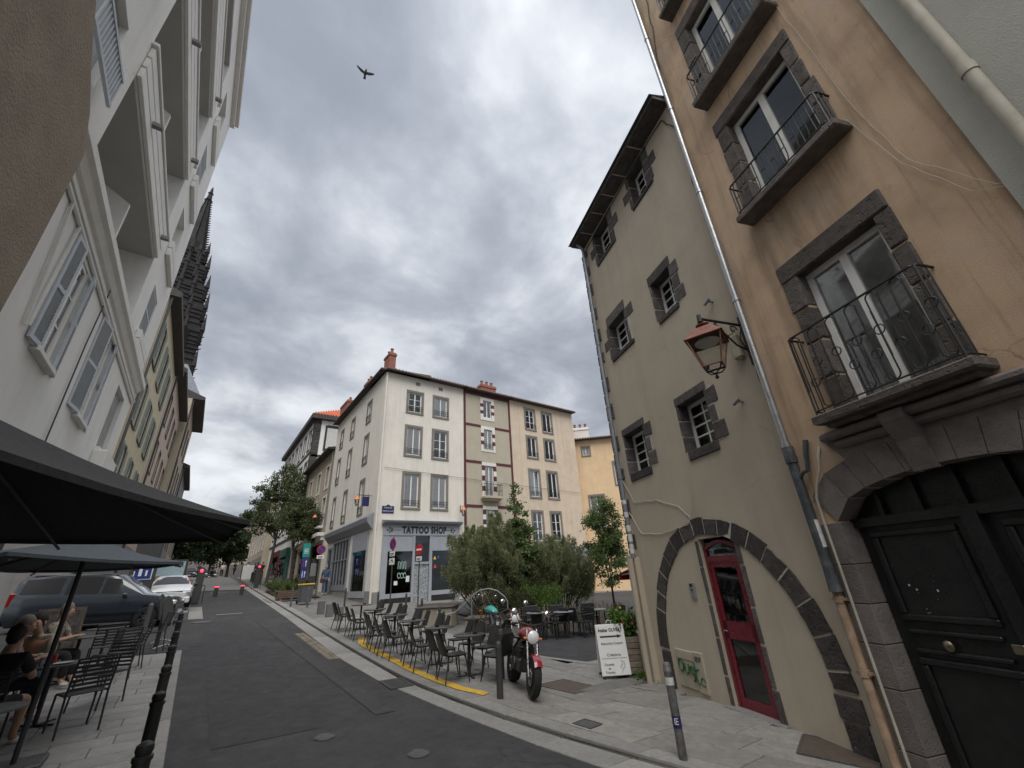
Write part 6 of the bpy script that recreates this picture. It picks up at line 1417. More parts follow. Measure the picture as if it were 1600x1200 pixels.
# ------------------------------------------------------------------ cars
def make_car(name, label, loc, rz, paint, L_, W_, st, wheel_x, wr, tail=True, extra=None):
    """st: stations (x, z_belt, z_roof, half width at belt, half width at roof); x forward"""
    t = thing(name, label, 'car', loc, rz); hw = W_/2
    def ringp(s_):
        x, zb, zr, wb_, wt = s_; lo = .2 if abs(x) < L_/2-.12 else .34
        pts = [(0, lo), (wb_*.86, lo), (wb_*.97, lo+.1), (wb_, .5), (wb_*.99, zb-.06), (wb_*.965, zb), (wt+(wb_*.965-wt)*.35, zb+(zr-zb)*.6) if zr > zb+.05 else (wb_*.9, zb+.012), (wt, zr-.05) if zr > zb+.05 else (wb_*.7, zb+.03), (wt*.86, zr) if zr > zb+.05 else (wb_*.45, zb+.045), (0, zr+.02) if zr > zb+.05 else (0, zb+.055)]
        return [(x, y, z) for y, z in pts]
    half = [ringp(s_) for s_ in st]
    rows = [h+[(x, -y, z) for x, y, z in h[-2:0:-1]] for h in half]; n = len(rows[0]); mb = MB()
    vs = [p for r in rows for p in r]; fs = [(i*n+k, (i+1)*n+k, (i+1)*n+(k+1) % n, i*n+(k+1) % n) for i in range(len(rows)-1) for k in range(n)]
    fs += [tuple(range(n)), tuple(range(len(rows)*n-1, (len(rows)-1)*n-1, -1))]; mb.add(vs, fs)
    body = mb.build('body', paint, t, smooth=True, angle=38)
    xs = [s_[0] for s_ in st]
    def sec(x):
        for a, b in zip(st, st[1:]):
            if a[0] <= x <= b[0]: f = (x-a[0])/(b[0]-a[0]+1e-9); return [p+(q-p)*f for p, q in zip(a, b)]
    for (x0, x1, f0, f1) in extra['glass']:
        for s_ in (-1, 1):
            P = []
            for f in (f0, (f0+f1)/2, f1):
                row = []
                for i in range(5):
                    x = x0+(x1-x0)*i/4; _, zb, zr, wb_, wt = sec(x); z0_, z1_ = zb+.03, zr-.06
                    z = z0_+(z1_-z0_)*f; w0 = wb_*.965; wm = wt+(w0-wt)*.35; zm = zb+(zr-zb)*.6
                    yy = w0+(wm-w0)*(z-zb)/(zm-zb) if z < zm else wm+(wt-wm)*(z-zm)/(zr-.05-zm); row.append((x, s_*(yy+.008), z))
                P.append(row)
            MB().grid(P if s_ > 0 else [r[::-1] for r in P]).build('side_window', 'glass_car' if False else 'moto_black', t, smooth=True)
    for (a, b, inset) in extra['screens']:
        sa, sb = sec(a), sec(b); za = sa[1]+.07 if sa[2] < sa[1]+.3 else sa[2]; zb_ = sb[1]+.07 if sb[2] < sb[1]+.3 else sb[2]
        wa = sa[3]*.8 if sa[2] < sa[1]+.3 else sa[4]*.84; wb2 = sb[3]*.8 if sb[2] < sb[1]+.3 else sb[4]*.84
        P = [[(a, y*wa, za+.02-.03*y*y) for y in np.linspace(-1, 1, 7)], [(b, y*wb2, zb_+.035-.03*y*y) for y in np.linspace(-1, 1, 7)]]
        MB().grid(P).build('windscreen', 'moto_black', t, smooth=True)
    for wx in wheel_x:
        for s_ in (-1, 1):
            MB().lathe([(wr+.07, 0), (wr+.07, .012), (.01, .012)], (wx, s_*(hw-.03), wr+.02), 26, Matrix.Rotation(R(-90*s_), 4, 'X')).build('wheel_arch', 'moto_black', t)
            w = MB(); rot = Matrix.Rotation(R(-90*s_), 4, 'X')
            w.lathe([(wr*.62, -.16), (wr*.95, -.16), (wr, -.13), (wr, .0), (wr*.95, .03), (wr*.64, .035), (wr*.62, .0)], (wx, s_*(hw-.02), wr), 26, rot); wo_ = w.build('wheel', 'tyre', t, smooth=True, angle=35)
            r_ = MB().lathe([(wr*.62, .0), (wr*.62, .03), (wr*.56, .03), (wr*.54, .0)], (wx, s_*(hw-.02), wr), 26, rot)
            for k in range(6):
                a = 2*math.pi*k/6; r_.box((-.03, .02, -.01), (.03, wr*.57, .022), Matrix.Translation((wx, s_*(hw-.015), wr)) @ rot @ Matrix.Rotation(a, 4, 'Z'))
            r_.lathe([(.06, 0), (.06, .03), (.01, .035)], (wx, s_*(hw-.01), wr), 14, rot).build('rim', 'steel', wo_)
    F = L_/2; zb = extra['lampz']
    for s_ in (-1, 1):
        MB().cbox((F-.22, s_*hw*.55, zb), (F-.02, s_*hw*.9, zb+.15), .03).build('headlight', 'headlamp', t); MB().cbox((-F+.01, s_*hw*.72, zb+.12), (-F+.16, s_*hw*.955, zb+.52), .03).build('tail_light', 'lamp_glass_red', t)
        MB().cbox((extra['mirror'], s_*(hw+.0), zb+.28), (extra['mirror']+.1, s_*(hw+.17), zb+.42), .03).build('mirror', 'moto_black', t)
        MB().box((-L_*.3, s_*(hw-.004), .42), (L_*.28, s_*(hw+.012), .5)).build('side_moulding', 'moto_black', t)
    MB().cbox((F-.06, -hw*.55, zb-.02), (F+.005, hw*.55, zb+.1), .02).build('grille', 'moto_black', t); MB().cbox((F-.1, -hw*.9, .2), (F+.03, hw*.9, .45), .04).build('front_bumper', paint, t); MB().cbox((-F-.03, -hw*.9, .25), (-F+.1, hw*.9, .5), .04).build('rear_bumper', paint, t)
    MB().cbox((F+.02, -.26, .38), (F+.04, .26, .49), .004).build('number_plate', 'sign_white', t)
    return t
st = [(-2.22, .9, .92, .76, .64), (-2.17, 1.02, 1.5, .82, .6), (-2.05, 1.06, 1.66, .85, .63), (-1.2, 1.05, 1.72, .865, .66), (-.2, 1.03, 1.72, .87, .67), (.45, 1.02, 1.65, .87, .66), (1.2, 1.02, 1.05, .86, .6), (1.75, .95, .97, .83, .5), (2.08, .86, .88, .77, .4), (2.22, .7, .72, .64, .3)]
fx, fy = -.95, 20.72; th = R(10); wbx = Vector((-math.cos(th), math.sin(th))); ccx, ccy = fx+wbx.x*1.45, fy+wbx.y*1.45
car = make_car('parked_car', 'dark blue estate car waiting in the side street beside the left terrace', (ccx+.02, ccy+.7, G(ccx, ccy)+.01), math.atan2(-wbx.y, -wbx.x), 'car_blue', 4.44, 1.74, st, (-1.45, 1.45), .31, extra=dict(glass=[(-1.98, -1.02, .1, .92), (-.88, -.02, .06, .94), (.06, .82, .06, .9)], screens=[(.5, 1.1, 0)], lampz=.66, mirror=.7))
e1 = Vector((math.cos(car.rotation_euler[2]), math.sin(car.rotation_euler[2]))); car.rotation_euler[1] = math.atan(.026)
for s_ in (-1, 1): MB().tube([(-1.9, s_*.58, 1.63), (-1.8, s_*.58, 1.69), (.2, s_*.6, 1.7), (.35, s_*.6, 1.64)], .018, 6).build('roof_rail', 'moto_black', car)
st2 = [(-2.05, .8, .82, .72, .5), (-1.9, .88, .95, .8, .55), (-1.3, .92, 1.28, .84, .55), (-.4, .92, 1.4, .86, .58), (.25, .92, 1.36, .86, .58), (1.0, .92, .95, .85, .55), (1.6, .84, .86, .82, .5), (1.95, .74, .76, .74, .4), (2.12, .6, .62, .58, .3)]
make_car('parked_car', 'white hatchback parked facing down the street past the blue car', (-.75, 27.4, G(-.75, 27.4)+.05), R(-88), 'car_white', 4.2, 1.72, st2, (-1.25, 1.3), .3, extra=dict(glass=[(-1.25, -.3, .1, .9), (-.2, .7, .08, .9)], screens=[(.32, .95, 0)], lampz=.6, mirror=.55)).rotation_euler[1] = 0
for i, x in enumerate((-.5, 1.0, 2.3)):
    make_car('far_car', 'small dark far car with lit roofline at the top of the street', (x, 80+i*4, G(x, 80)+.02), R(-90), ('moto_black', 'car_blue', 'moto_black')[i], 4.2, 1.72, st2, (-1.25, 1.3), .3, extra=dict(glass=[(-1.25, .7, .1, .9)], screens=[(.32, .95, 0)], lampz=.6, mirror=.55))['group'] = 'far cars at the street end'
# ------------------------------------------------------------------ motorcycles
def motorcycle(label, front, rear, colours, lean=8):
    f, r = Vector(front), Vector(rear); d = (f-r); rz = math.atan2(d.y, d.x); c = (f+r)/2
    z = G(c.x, c.y)+.055; t = thing('motorcycle', label, 'motorcycle', (c.x, c.y, z), rz); t.rotation_euler[0] = R(-lean)
    tank, fender, fork = colours; wr = .3; X = .68
    rx = Matrix.Rotation(R(90), 4, 'X')
    for wx, wid, nm in ((X, .06, 'front_wheel'), (-X, .085, 'rear_wheel')):
        w = MB().lathe([(wr*.7, -wid*.7), (wr*.9, -wid), (wr*.98, -wid*.5), (wr, 0), (wr*.98, wid*.5), (wr*.9, wid), (wr*.7, wid*.7)], (wx, 0, wr), 30, rx).build(nm, 'tyre', t, smooth=True, angle=60)
        rm = MB().lathe([(wr*.71, -.035), (wr*.66, -.03), (wr*.66, .03), (wr*.71, .035)], (wx, 0, wr), 30, rx)
        for k in range(5):
            for dd in (-.1, .1): rm.box((-.012, .02, -.012), (.012, wr*.68, .012), Matrix.Translation((wx, 0, wr)) @ rx @ Matrix.Rotation(2*math.pi*k/5+dd, 4, 'Z'))
        rm.lathe([(.045, -.06), (.045, .06)], (wx, 0, wr), 14, rx).build('rim', 'moto_black', w, smooth=True)
        dk = MB(); 
        for s_ in (-.065, .065): dk.lathe([(.13, 0), (.13, .004), (.075, .004), (.075, 0)], (wx, s_, wr), 24, rx)
        dk.build('brake_disc', 'steel', w)
    for s_ in (-.09, .09): MB().tube([(X, s_, wr), (X-.13, s_, .62), (X-.26, s_, .98)], [.022, .024, .024], 8).build('fork', fork, t, smooth=True)
    P = [[(X+(wr+.03)*math.cos(a), y*.07, wr+(wr+.03)*math.sin(a)-abs(y)**2*.02) for y in np.linspace(-1, 1, 5)] for a in np.linspace(R(35), R(150), 10)]
    MB().grid(P).build('front_fender', fender, t, smooth=True)
    # tank, seat, tail
    tk = MB(); rows = []
    for x, w, z0, z1 in ((-.12, .10, .78, .84), (-.02, .13, .76, .93), (.12, .16, .76, 1.0), (.26, .14, .78, .98), (.36, .08, .8, .9)):
        rows.append([(x, w*math.cos(a), (z0+z1)/2+(z1-z0)/2*math.sin(a)) for a in np.linspace(0, 2*math.pi, 13)])
    tk.grid(rows).add(rows[0][:-1], [tuple(range(12))]).add(rows[-1][:-1], [tuple(range(11, -1, -1))]).build('fuel_tank', tank, t, smooth=True)
    rows = []
    for x, w, z0, z1 in ((-.1, .1, .76, .83), (-.25, .13, .74, .82), (-.45, .13, .76, .84), (-.65, .11, .82, .89), (-.82, .05, .88, .92)):
        rows.append([(x, w*math.cos(a), (z0+z1)/2+(z1-z0)/2*math.sin(a)) for a in np.linspace(0, 2*math.pi, 13)])
    MB().grid(rows).add(rows[-1][:-1], [tuple(range(12))]).build('seat', 'moto_black', t, smooth=True)
    MB().cbox((-.9, -.06, .8), (-.78, .06, .88), .02).build('tail_light', 'lamp_glass_red', t); MB().cbox((-1.0, -.1, .52), (-.98, .1, .68), .004).build('number_plate', 'sign_white', t); MB().tube([(-.85, 0, .84), (-.95, 0, .7), (-.99, 0, .6)], .02, 6).build('plate_bracket', 'moto_black', t)
    en = MB().cbox((-.18, -.16, .28), (.2, .16, .5), .04).cyl((.0, 0, .48), (.1, 0, .72), .11, .1, 14).cyl((-.05, .17, .4), (-.05, .2, .4), .1, n=18).cyl((-.05, -.2, .4), (-.05, -.17, .4), .1, n=18)
    for k in range(5): en.cbox((-.06+.02*k, -.14, .5+k*.04), (.16+.02*k, .14, .515+k*.04), .004)
    en.build('engine', 'engine', t); MB().tube([(.28, 0, .9), (.3, .09, .6), (.2, .12, .3), (-.3, .12, .3), (-.4, .1, .6), (-.1, .08, .78)], .02, 6).tube([(.28, 0, .9), (.3, -.09, .6), (.2, -.12, .3), (-.3, -.12, .3), (-.4, -.1, .6), (-.1, -.08, .78)], .02, 6).build('frame', 'moto_black' if tank == 'moto_red' else 'iron_grey', t, smooth=True)
    MB().tube([(.18, .06, .48), (.26, .08, .34), (.1, .14, .22), (-.3, .16, .24)], .022, 7).cyl((-.3, .17, .25), (-.75, .19, .36), .045, .055, 12).build('exhaust', 'steel', t, smooth=True)
    for s_ in (-.09, .09): MB().tube([(-.25, s_, .38), (-X, s_, wr)], .025, 6).build('swing_arm', 'iron_grey', t)
    hx, hz = X-.16, .86
    hl = MB().lathe([(.03, -.14), (.1, -.07), (.115, 0), (.11, .01)], (hx, 0, hz), 20, Matrix.Rotation(R(90), 4, 'Y')).build('headlight', 'moto_black', t, smooth=True); MB().lathe([(.108, .008), (.085, .03), (.005, .042)], (hx, 0, hz), 20, Matrix.Rotation(R(90), 4, 'Y')).build('lens', 'headlamp', hl, smooth=True)
    MB().tube([(X-.42, -.38, 1.02), (X-.36, -.2, 1.06), (X-.28, 0, 1.03), (X-.36, .2, 1.06), (X-.42, .38, 1.02)], .013, 7).build('handlebar', 'iron', t, smooth=True)
    for s_ in (-1, 1):
        MB().tube([(X-.38, s_*.26, 1.05), (X-.41, s_*.38, 1.02)], .02, 7).build('grip', 'tyre', t)
        m_ = MB().tube([(X-.36, s_*.22, 1.06), (X-.33, s_*.3, 1.2)], .007, 5).build('mirror_stem', 'iron', t); MB().lathe([(.055, 0), (.06, .012), (.03, .025)], (X-.33, s_*.32, 1.23), 14, Matrix.Rotation(R(75), 4, 'Y')).build('mirror', 'steel', m_)
        MB().cbox((X-.2, s_*.14-.03, .82), (X-.14, s_*.14+.03, .86), .012).build('indicator', 'lamp_orange', t)
    MB().tube([(-.05, .14, .3), (-.08, .24, .03)], .012, 6).build('side_stand', 'iron', t)
    return t
motorcycle('red and black motorcycle parked beside the kerbside terrace chairs', (5.02, 6.75, 0), (5.5, 7.98, 0), ('moto_red', 'moto_red', 'steel'))
motorcycle('black motorcycle with gold fork and teal tank parked before the wire screen', (7.45, 12.55, 0), (7.55, 11.2, 0), ('moto_teal', 'moto_black', 'gold_metal'), -7)
motorcycle('grey black motorcycle parked between the other two motorcycles', (6.9, 9.9, 0), (7.3, 11.1, 0), ('moto_black', 'moto_black', 'steel'), 7)
# bicycle leaning far up the street
t = thing('bicycle', 'black bicycle leaning behind the white car at the left kerb', 'bicycle', (.0, 33.5, PZ(0, 33.5)), R(80))
for x in (-.52, .52): MB().tube([(x+.34*math.cos(a), 0, .34+.34*math.sin(a)) for a in np.linspace(0, 2*math.pi, 25)[:-1]], .018, 5, closed=True).build('wheel', 'tyre', t)
MB().tube([(-.52, 0, .34), (-.1, 0, .32), (.36, 0, .8), (-.18, 0, .82), (-.1, 0, .32)], .016, 5).tube([(-.52, 0, .34), (-.18, 0, .82), (-.2, 0, .92)], .012, 5).tube([(.52, 0, .34), (.36, 0, .8), (.34, 0, .95)], .014, 5).build('frame', 'iron', t)
MB().cbox((-.32, -.06, .92), (-.06, .06, .97), .02).build('saddle', 'moto_black', t); MB().tube([(.3, -.25, .97), (.35, 0, .96), (.3, .25, .97)], .012, 5).build('handlebar', 'iron', t)
# ------------------------------------------------------------------ vegetation
def leaves_mesh(name, pts, dirs, ln, wd, m, fold=.0):
    n = len(pts); pts = np.asarray(pts, float); d = np.asarray(dirs, float); d /= np.linalg.norm(d, axis=1)[:, None]+1e-9
    r = rng.normal(size=(n, 3)); s_ = np.cross(d, r); s_ /= np.linalg.norm(s_, axis=1)[:, None]+1e-9
    l = (ln*rng.uniform(.6, 1.3, n))[:, None]; w = (wd*rng.uniform(.7, 1.2, n))[:, None]
    V = np.empty((n, 4, 3)); V[:, 0] = pts; V[:, 1] = pts+d*l*.5+s_*w*.5; V[:, 2] = pts+d*l; V[:, 3] = pts+d*l*.5-s_*w*.5
    me = bpy.data.meshes.new(name); me.vertices.add(4*n); me.vertices.foreach_set('co', V.ravel()); me.loops.add(4*n); me.loops.foreach_set('vertex_index', np.arange(4*n, dtype=np.int32))
    me.polygons.add(n); me.polygons.foreach_set('loop_start', np.arange(0, 4*n, 4, dtype=np.int32)); me.polygons.foreach_set('loop_total', np.full(n, 4, dtype=np.int32)); me.materials.append(MATS[m]); me.update(); me.validate(); return me
def branch_pts(p0, d, L_, n, droop, jit):
    P = [Vector(p0)]; d = Vector(d).normalized()
    for i in range(n):
        d = (d+Vector((rng.normal()*jit, rng.normal()*jit, rng.normal()*jit-droop))).normalized(); P.append(P[-1]+d*L_/n)
    return P
def tree(name, label, x, y, h, crown, trunk_h, m, n_leaf, ln=.12, wd=.07, tr=.12, group=None, z=None, lean=(0, 0), limbs=7, bark='bark', clump=.35):
    """crown: list of (dx, dy, z, rx, ry, rz) ellipsoids as fractions in metres"""
    t = thing(name, label, 'tree', (x, y, G(x, y)+.03 if z is None else z), 0, group)
    tk = MB(); top = Vector((lean[0], lean[1], trunk_h)); tk.tube([Vector((0, 0, -.1)), top*.4+Vector((.03, .02, 0)), top*.75, top], [tr*1.2, tr, tr*.85, tr*.75], 9)
    ends = []
    for c in crown:
        cc = Vector(c[:3]); P = [top*.9]; mid_ = top.lerp(cc, .5)+Vector((rng.normal()*.1, rng.normal()*.1, .15)); P += [mid_, cc]; tk.tube(P, [tr*.55, tr*.35, tr*.12], 6); ends.append(cc)
        for k in range(limbs):
            a = rng.normal(size=3); a /= np.linalg.norm(a); e = cc+Vector((a[0]*c[3], a[1]*c[4], a[2]*c[5]))*.85; b = mid_.lerp(cc, rng.uniform(.2, 1)); tk.tube([b, b.lerp(e, .5)+Vector((0, 0, .08)), e], [tr*.2, tr*.12, tr*.04], 5)
    tk.build('trunk', bark, t, smooth=True)
    vol = np.array([c[3]*c[4]*c[5] for c in crown]); cnt = (n_leaf*vol**.75/np.sum(vol**.75)).astype(int); pts = []; dr = []
    for c, k in zip(crown, cnt):
        nc = max(6, int(k/90)); a = rng.normal(size=(nc, 3)); a /= np.linalg.norm(a, axis=1)[:, None]; rad = rng.uniform(.35, 1.05, nc)**.6; cen = a*rad[:, None]*np.array(c[3:6])+np.array(c[:3])
        idx = rng.integers(0, nc, k); s_ = clump*rng.uniform(.5, 1.2, nc)[idx][:, None]; off = rng.normal(size=(k, 3))*s_*np.array([1, 1, .7])*.55
        pts.append(cen[idx]+off); dd = off+rng.normal(size=(k, 3))*.25+np.array([0, 0, -.1]); dr.append(dd)
    link('crown', leaves_mesh('crown', np.concatenate(pts), np.concatenate(dr), ln, wd, m), t); return t
def feather_bush(name, label, x, y, h, rad, m, shoots, per, z=None, ln=.085, wd=.014, core=True):
    t = thing(name, label, 'shrub', (x, y, G(x, y)+.03 if z is None else z)); tk = MB(); pts = []; dr = []
    for i in range(shoots):
        a = rng.uniform(0, 2*math.pi); r0 = rng.uniform(0, rad*.55); el_ = rng.uniform(.35, 1.45); L_ = h*rng.uniform(.55, 1.0)/max(.6, math.sin(el_))*.8
        p0 = (r0*math.cos(a), r0*math.sin(a), rng.uniform(.05, .5)); d = (math.cos(a)*math.cos(el_)*rad/h*1.6, math.sin(a)*math.cos(el_)*rad/h*1.6, math.sin(el_)); P = branch_pts(p0, d, min(L_, h*1.02), 8, .035, .07)
        if i % 6 == 0: tk.tube(P, [.02*(1-j/9)+.003 for j in range(9)], 4)
        Pn = np.array([tuple(p) for p in P]); f = rng.uniform(1.2, 8, per); i0 = np.minimum(f.astype(int), 7); q = Pn[i0]+(Pn[i0+1]-Pn[i0])*(f-i0)[:, None]; tan = Pn[i0+1]-Pn[i0]; tan /= np.linalg.norm(tan, axis=1)[:, None]
        q = q+rng.normal(size=(per, 3))*.05; pts.append(q); dr.append(tan+rng.normal(size=(per, 3))*.55)
    tk.build('stem', 'bark', t); link('foliage', leaves_mesh('foliage', np.concatenate(pts), np.concatenate(dr), ln, wd, m), t); return t
def plume_bush(name, label, x, y, rx, ry, h, m, plumes, per, ln=.11, wd=.02, pl=.62, z=None, zc=.45):
    t = thing(name, label, 'shrub', (x, y, G(x, y)+.03 if z is None else z)); tk = MB(); pts = []; dr = []
    for i in range(plumes):
        a = rng.uniform(0, 2*math.pi); v = rng.uniform(-.35, 1)
        r = math.sqrt(max(0, 1-v*v)); k = rng.uniform(.55, 1.08); e = np.array([math.cos(a)*r*rx*k, math.sin(a)*r*ry*k, h*zc+v*h*(1-zc)*k]); b = np.array([math.cos(a)*.25*rx*r, math.sin(a)*.25*ry*r, .1])
        out = e-b; out /= np.linalg.norm(out); d = out*.6+np.array([0, 0, .75])+rng.normal(size=3)*.18; d /= np.linalg.norm(d); L_ = pl*rng.uniform(.6, 1.25); s0 = e-d*L_*.55
        if i % 3 == 0: mid_ = (b+s0)/2+np.array([0, 0, -.05]); tk.tube([Vector(b), Vector(mid_), Vector(s0), Vector(s0+d*L_*.8)], [.02, .014, .009, .003], 4)
        n = int(per*rng.uniform(.6, 1.3)); f = rng.uniform(0, 1, n); w = .36*L_*(1-f*.8)*rng.uniform(.5, 1, n); off = rng.normal(size=(n, 3)); off /= np.linalg.norm(off, axis=1)[:, None]
        pts.append(s0+d*L_*f[:, None]+off*w[:, None]+np.array([0, 0, -.12])*(off[:, 2:3]**2)*L_); dr.append(d*.8+off*.7+rng.normal(size=(n, 3))*.35)
    tk.build('stem', 'bark', t); link('foliage', leaves_mesh('foliage', np.concatenate(pts), np.concatenate(dr), ln, wd, m), t); return t
plume_bush('feathery_shrub', 'large feathery olive green shrub behind the wire screen', 9.95, 15.7, 1.95, 1.4, 3.75, 'leaf_olive', 270, 430, wd=.024)
plume_bush('feathery_shrub', 'second feathery dark olive shrub behind the paling fence tables', 12.85, 14.8, 1.55, 1.2, 2.95, 'leaf_olive', 210, 400, wd=.024)
feather_bush('low_shrub', 'low yellowish green shrub between the two feathery shrubs', 10.9, 14.2, 1.3, .7, 'leaf_bright', 200, 90, ln=.09, wd=.025)
feather_bush('low_shrub', 'low reddish brown shrub at the foot of the large feathery shrub', 9.6, 14.2, 1.1, .7, 'leaf_shrub', 200, 90, ln=.09, wd=.025)
tree('slender_tree', 'slender pointed young tree between the two feathery shrubs', 11.0, 15.2, 5.6, [(0, 0, 2.0, .85, .85, .9), (.05, 0, 3.0, .75, .75, .8), (0, .05, 3.9, .45, .45, .7), (0, 0, 4.7, .2, .2, .6), (.3, -.1, 2.6, .7, .6, .6)], 1.6, 'leaf_green', 9500, .1, .085, .05, clump=.22)
tree('square_tree', 'upright leafy tree standing behind the planter and tan house corner', 13.5, 12.5, 4.9, [(0, 0, 2.2, .75, .75, 1.0), (-.25, .1, 3.2, .6, .6, .9), (.3, 0, 3.5, .55, .55, .9), (.05, 0, 4.3, .35, .35, .6), (.6, .2, 2.8, .5, .5, .8), (-.5, 0, 3.7, .25, .25, .6)], 1.2, 'leaf_green', 11000, .1, .06, .05, clump=.24)
tree('street_tree', 'tall open street tree rising beside the white quoined house', 5.6, 47., 11.5, [(-.3, 0, 6.6, 2.2, 1.8, 1.9), (.5, 0, 8.6, 1.9, 1.6, 1.6), (.2, .4, 10.0, 1.2, 1.2, 1.1), (-1.7, 0, 5.4, 1.3, 1.2, 1.1), (1.6, 0, 6.3, 1.3, 1.2, 1.4), (-1.2, .3, 8.2, 1., 1., 1.)], 4.2, 'leaf_street', 13000, .2, .13, .13, lean=(.2, 0), clump=.5)
tree('street_tree', 'lower street tree growing from the planted bed by the bench', 6.2, 38.5, 7.4, [(0, 0, 4.6, 1.6, 1.4, 1.2), (.9, 0, 5.0, 1.2, 1.1, 1.1), (-.8, 0, 5.4, 1.2, 1.1, 1.1), (.2, .2, 6.3, 1.1, 1.1, .9), (1.3, -.2, 3.9, 1.1, .9, .7)], 2.9, 'leaf_street', 10500, .16, .10, .09, lean=(-.1, 0), clump=.42)
for i, (x, y, s_) in enumerate(((-1.5, 92, 1.15), (2.2, 95, 1.3), (5.0, 97, 1.1), (-6., 96, 1.3))):
    tree('far_tree', 'dense dark green tree closing the far end of the street', x, y, 10*s_, [(0, 0, 5*s_, 2.6*s_, 2.4*s_, 2.2*s_), (1.2, 0, 6.6*s_, 1.9*s_, 1.9*s_, 1.6*s_), (-1.2, .3, 6.*s_, 1.9*s_, 1.9*s_, 1.7*s_), (0, 0, 3.4*s_, 2.3*s_, 2.*s_, 1.3*s_)], 2.2, 'leaf_far', 6500, .42, .3, .25, 'far trees at the street end', clump=.8, limbs=3)
# planted bed by the bench, weeds, planter flowers
bed = struct(sheet('planting_bed', 'soil', [29.5+i for i in range(9)], lambda y: 4.45, lambda y: 6.6, .07, 4))
for i, (x, y, s_) in enumerate(((4.9, 30.4, .8), (5.5, 31.2, .7), (5.0, 33.2, .9), (5.8, 35.2, 1.0), (4.8, 35.6, .9), (6.1, 32.8, .6))):
    feather_bush('bed_shrub', 'low rounded shrub growing in the planted bed behind the bench', x, y, .75*s_, .5*s_, 'leaf_shrub' if i % 2 else 'leaf_green', 45, 45, ln=.1, wd=.05)['group'] = 'low shrubs in the planted bed'
t = thing('flowering_plant', 'leafy flowering plant with yellow and red blooms filling the wooden planter', 'plant', (8.32, 7.55, PZ(8.32, 7.55)+.68))
pts = []; dr = []; stm = MB()
for i in range(42):
    a = rng.uniform(0, 6.28); P = branch_pts((rng.normal()*.1, rng.normal()*.1, 0), (math.cos(a)*.36+.1, math.sin(a)*.36+.1, 1), rng.uniform(.25, .6), 5, .03, .13); stm.tube(P, .006, 4)
    for p in P[1:]:
        for k in range(7): pts.append((p.x+rng.normal()*.05, p.y+rng.normal()*.05, p.z+rng.normal()*.04)); dr.append(rng.normal(size=3))
stm.build('stem', 'leaf_bright', t); link('foliage', leaves_mesh('foliage', pts, dr, .1, .075, 'leaf_bright'), t)
for (x, y, z, m_) in ((-.12, -.1, .62, 'flower_yellow'), (.05, -.24, .3, 'flower_red'), (-.2, -.2, .32, 'flower_red'), (-.3, 0, .25, 'flower_red'), (.15, -.25, .12, 'sign_white')):
    f = MB()
    for k in range(6): a = k*math.pi/3; f.add([(0, 0, 0), (.02*math.cos(a-.4), .02*math.sin(a-.4), .012), (.045*math.cos(a), .045*math.sin(a), .02), (.02*math.cos(a+.4), .02*math.sin(a+.4), .012)], [(0, 1, 2, 3)])
    f = f.build('flower', m_, t); f.location = (x, y, z); f.rotation_euler = (R(60), 0, 0)
for (s_, off, lab) in ((3.3, .22, 'small weed growing at the foot of the tan corner'),):
    p = WP(s_, off, 0); t = thing('weed', lab, 'plant', (p.x, p.y, PZ(p.x, p.y))); n = 160
    pts = rng.normal(size=(n, 3))*np.array([.09, .09, .03])+np.array([0, 0, .06]); link('foliage', leaves_mesh('foliage', pts, rng.normal(size=(n, 3))+np.array([0, 0, 1.]), .09, .03, 'leaf_bright'), t)
# ------------------------------------------------------------------ people
def skin_mesh(name, joints, edges, m, parent, root=0, sub=2):
    me = bpy.data.meshes.new(name); names = list(joints); me.from_pydata([joints[k][0] for k in names], [(names.index(a), names.index(b)) for a, b in edges], [])
    o = bpy.data.objects.new(name, me); COL.objects.link(o); md = o.modifiers.new('s', 'SKIN'); md.use_smooth_shade = True
    for i, k in enumerate(names):
        r = joints[k][1]; r = r if isinstance(r, tuple) else (r, r); me.skin_vertices[0].data[i].radius = r; me.skin_vertices[0].data[i].use_root = (i == root)
    o.modifiers.new('u', 'SUBSURF').levels = sub; bpy.context.view_layer.update()
    m2 = bpy.data.meshes.new_from_object(o.evaluated_get(bpy.context.evaluated_depsgraph_get())); bpy.data.objects.remove(o); bpy.data.meshes.remove(me)
    m2.materials.clear(); m2.materials.append(MATS[m]); m2.name = name; m2.polygons.foreach_set('use_smooth', [True]*len(m2.polygons)); return link(name, m2, parent)
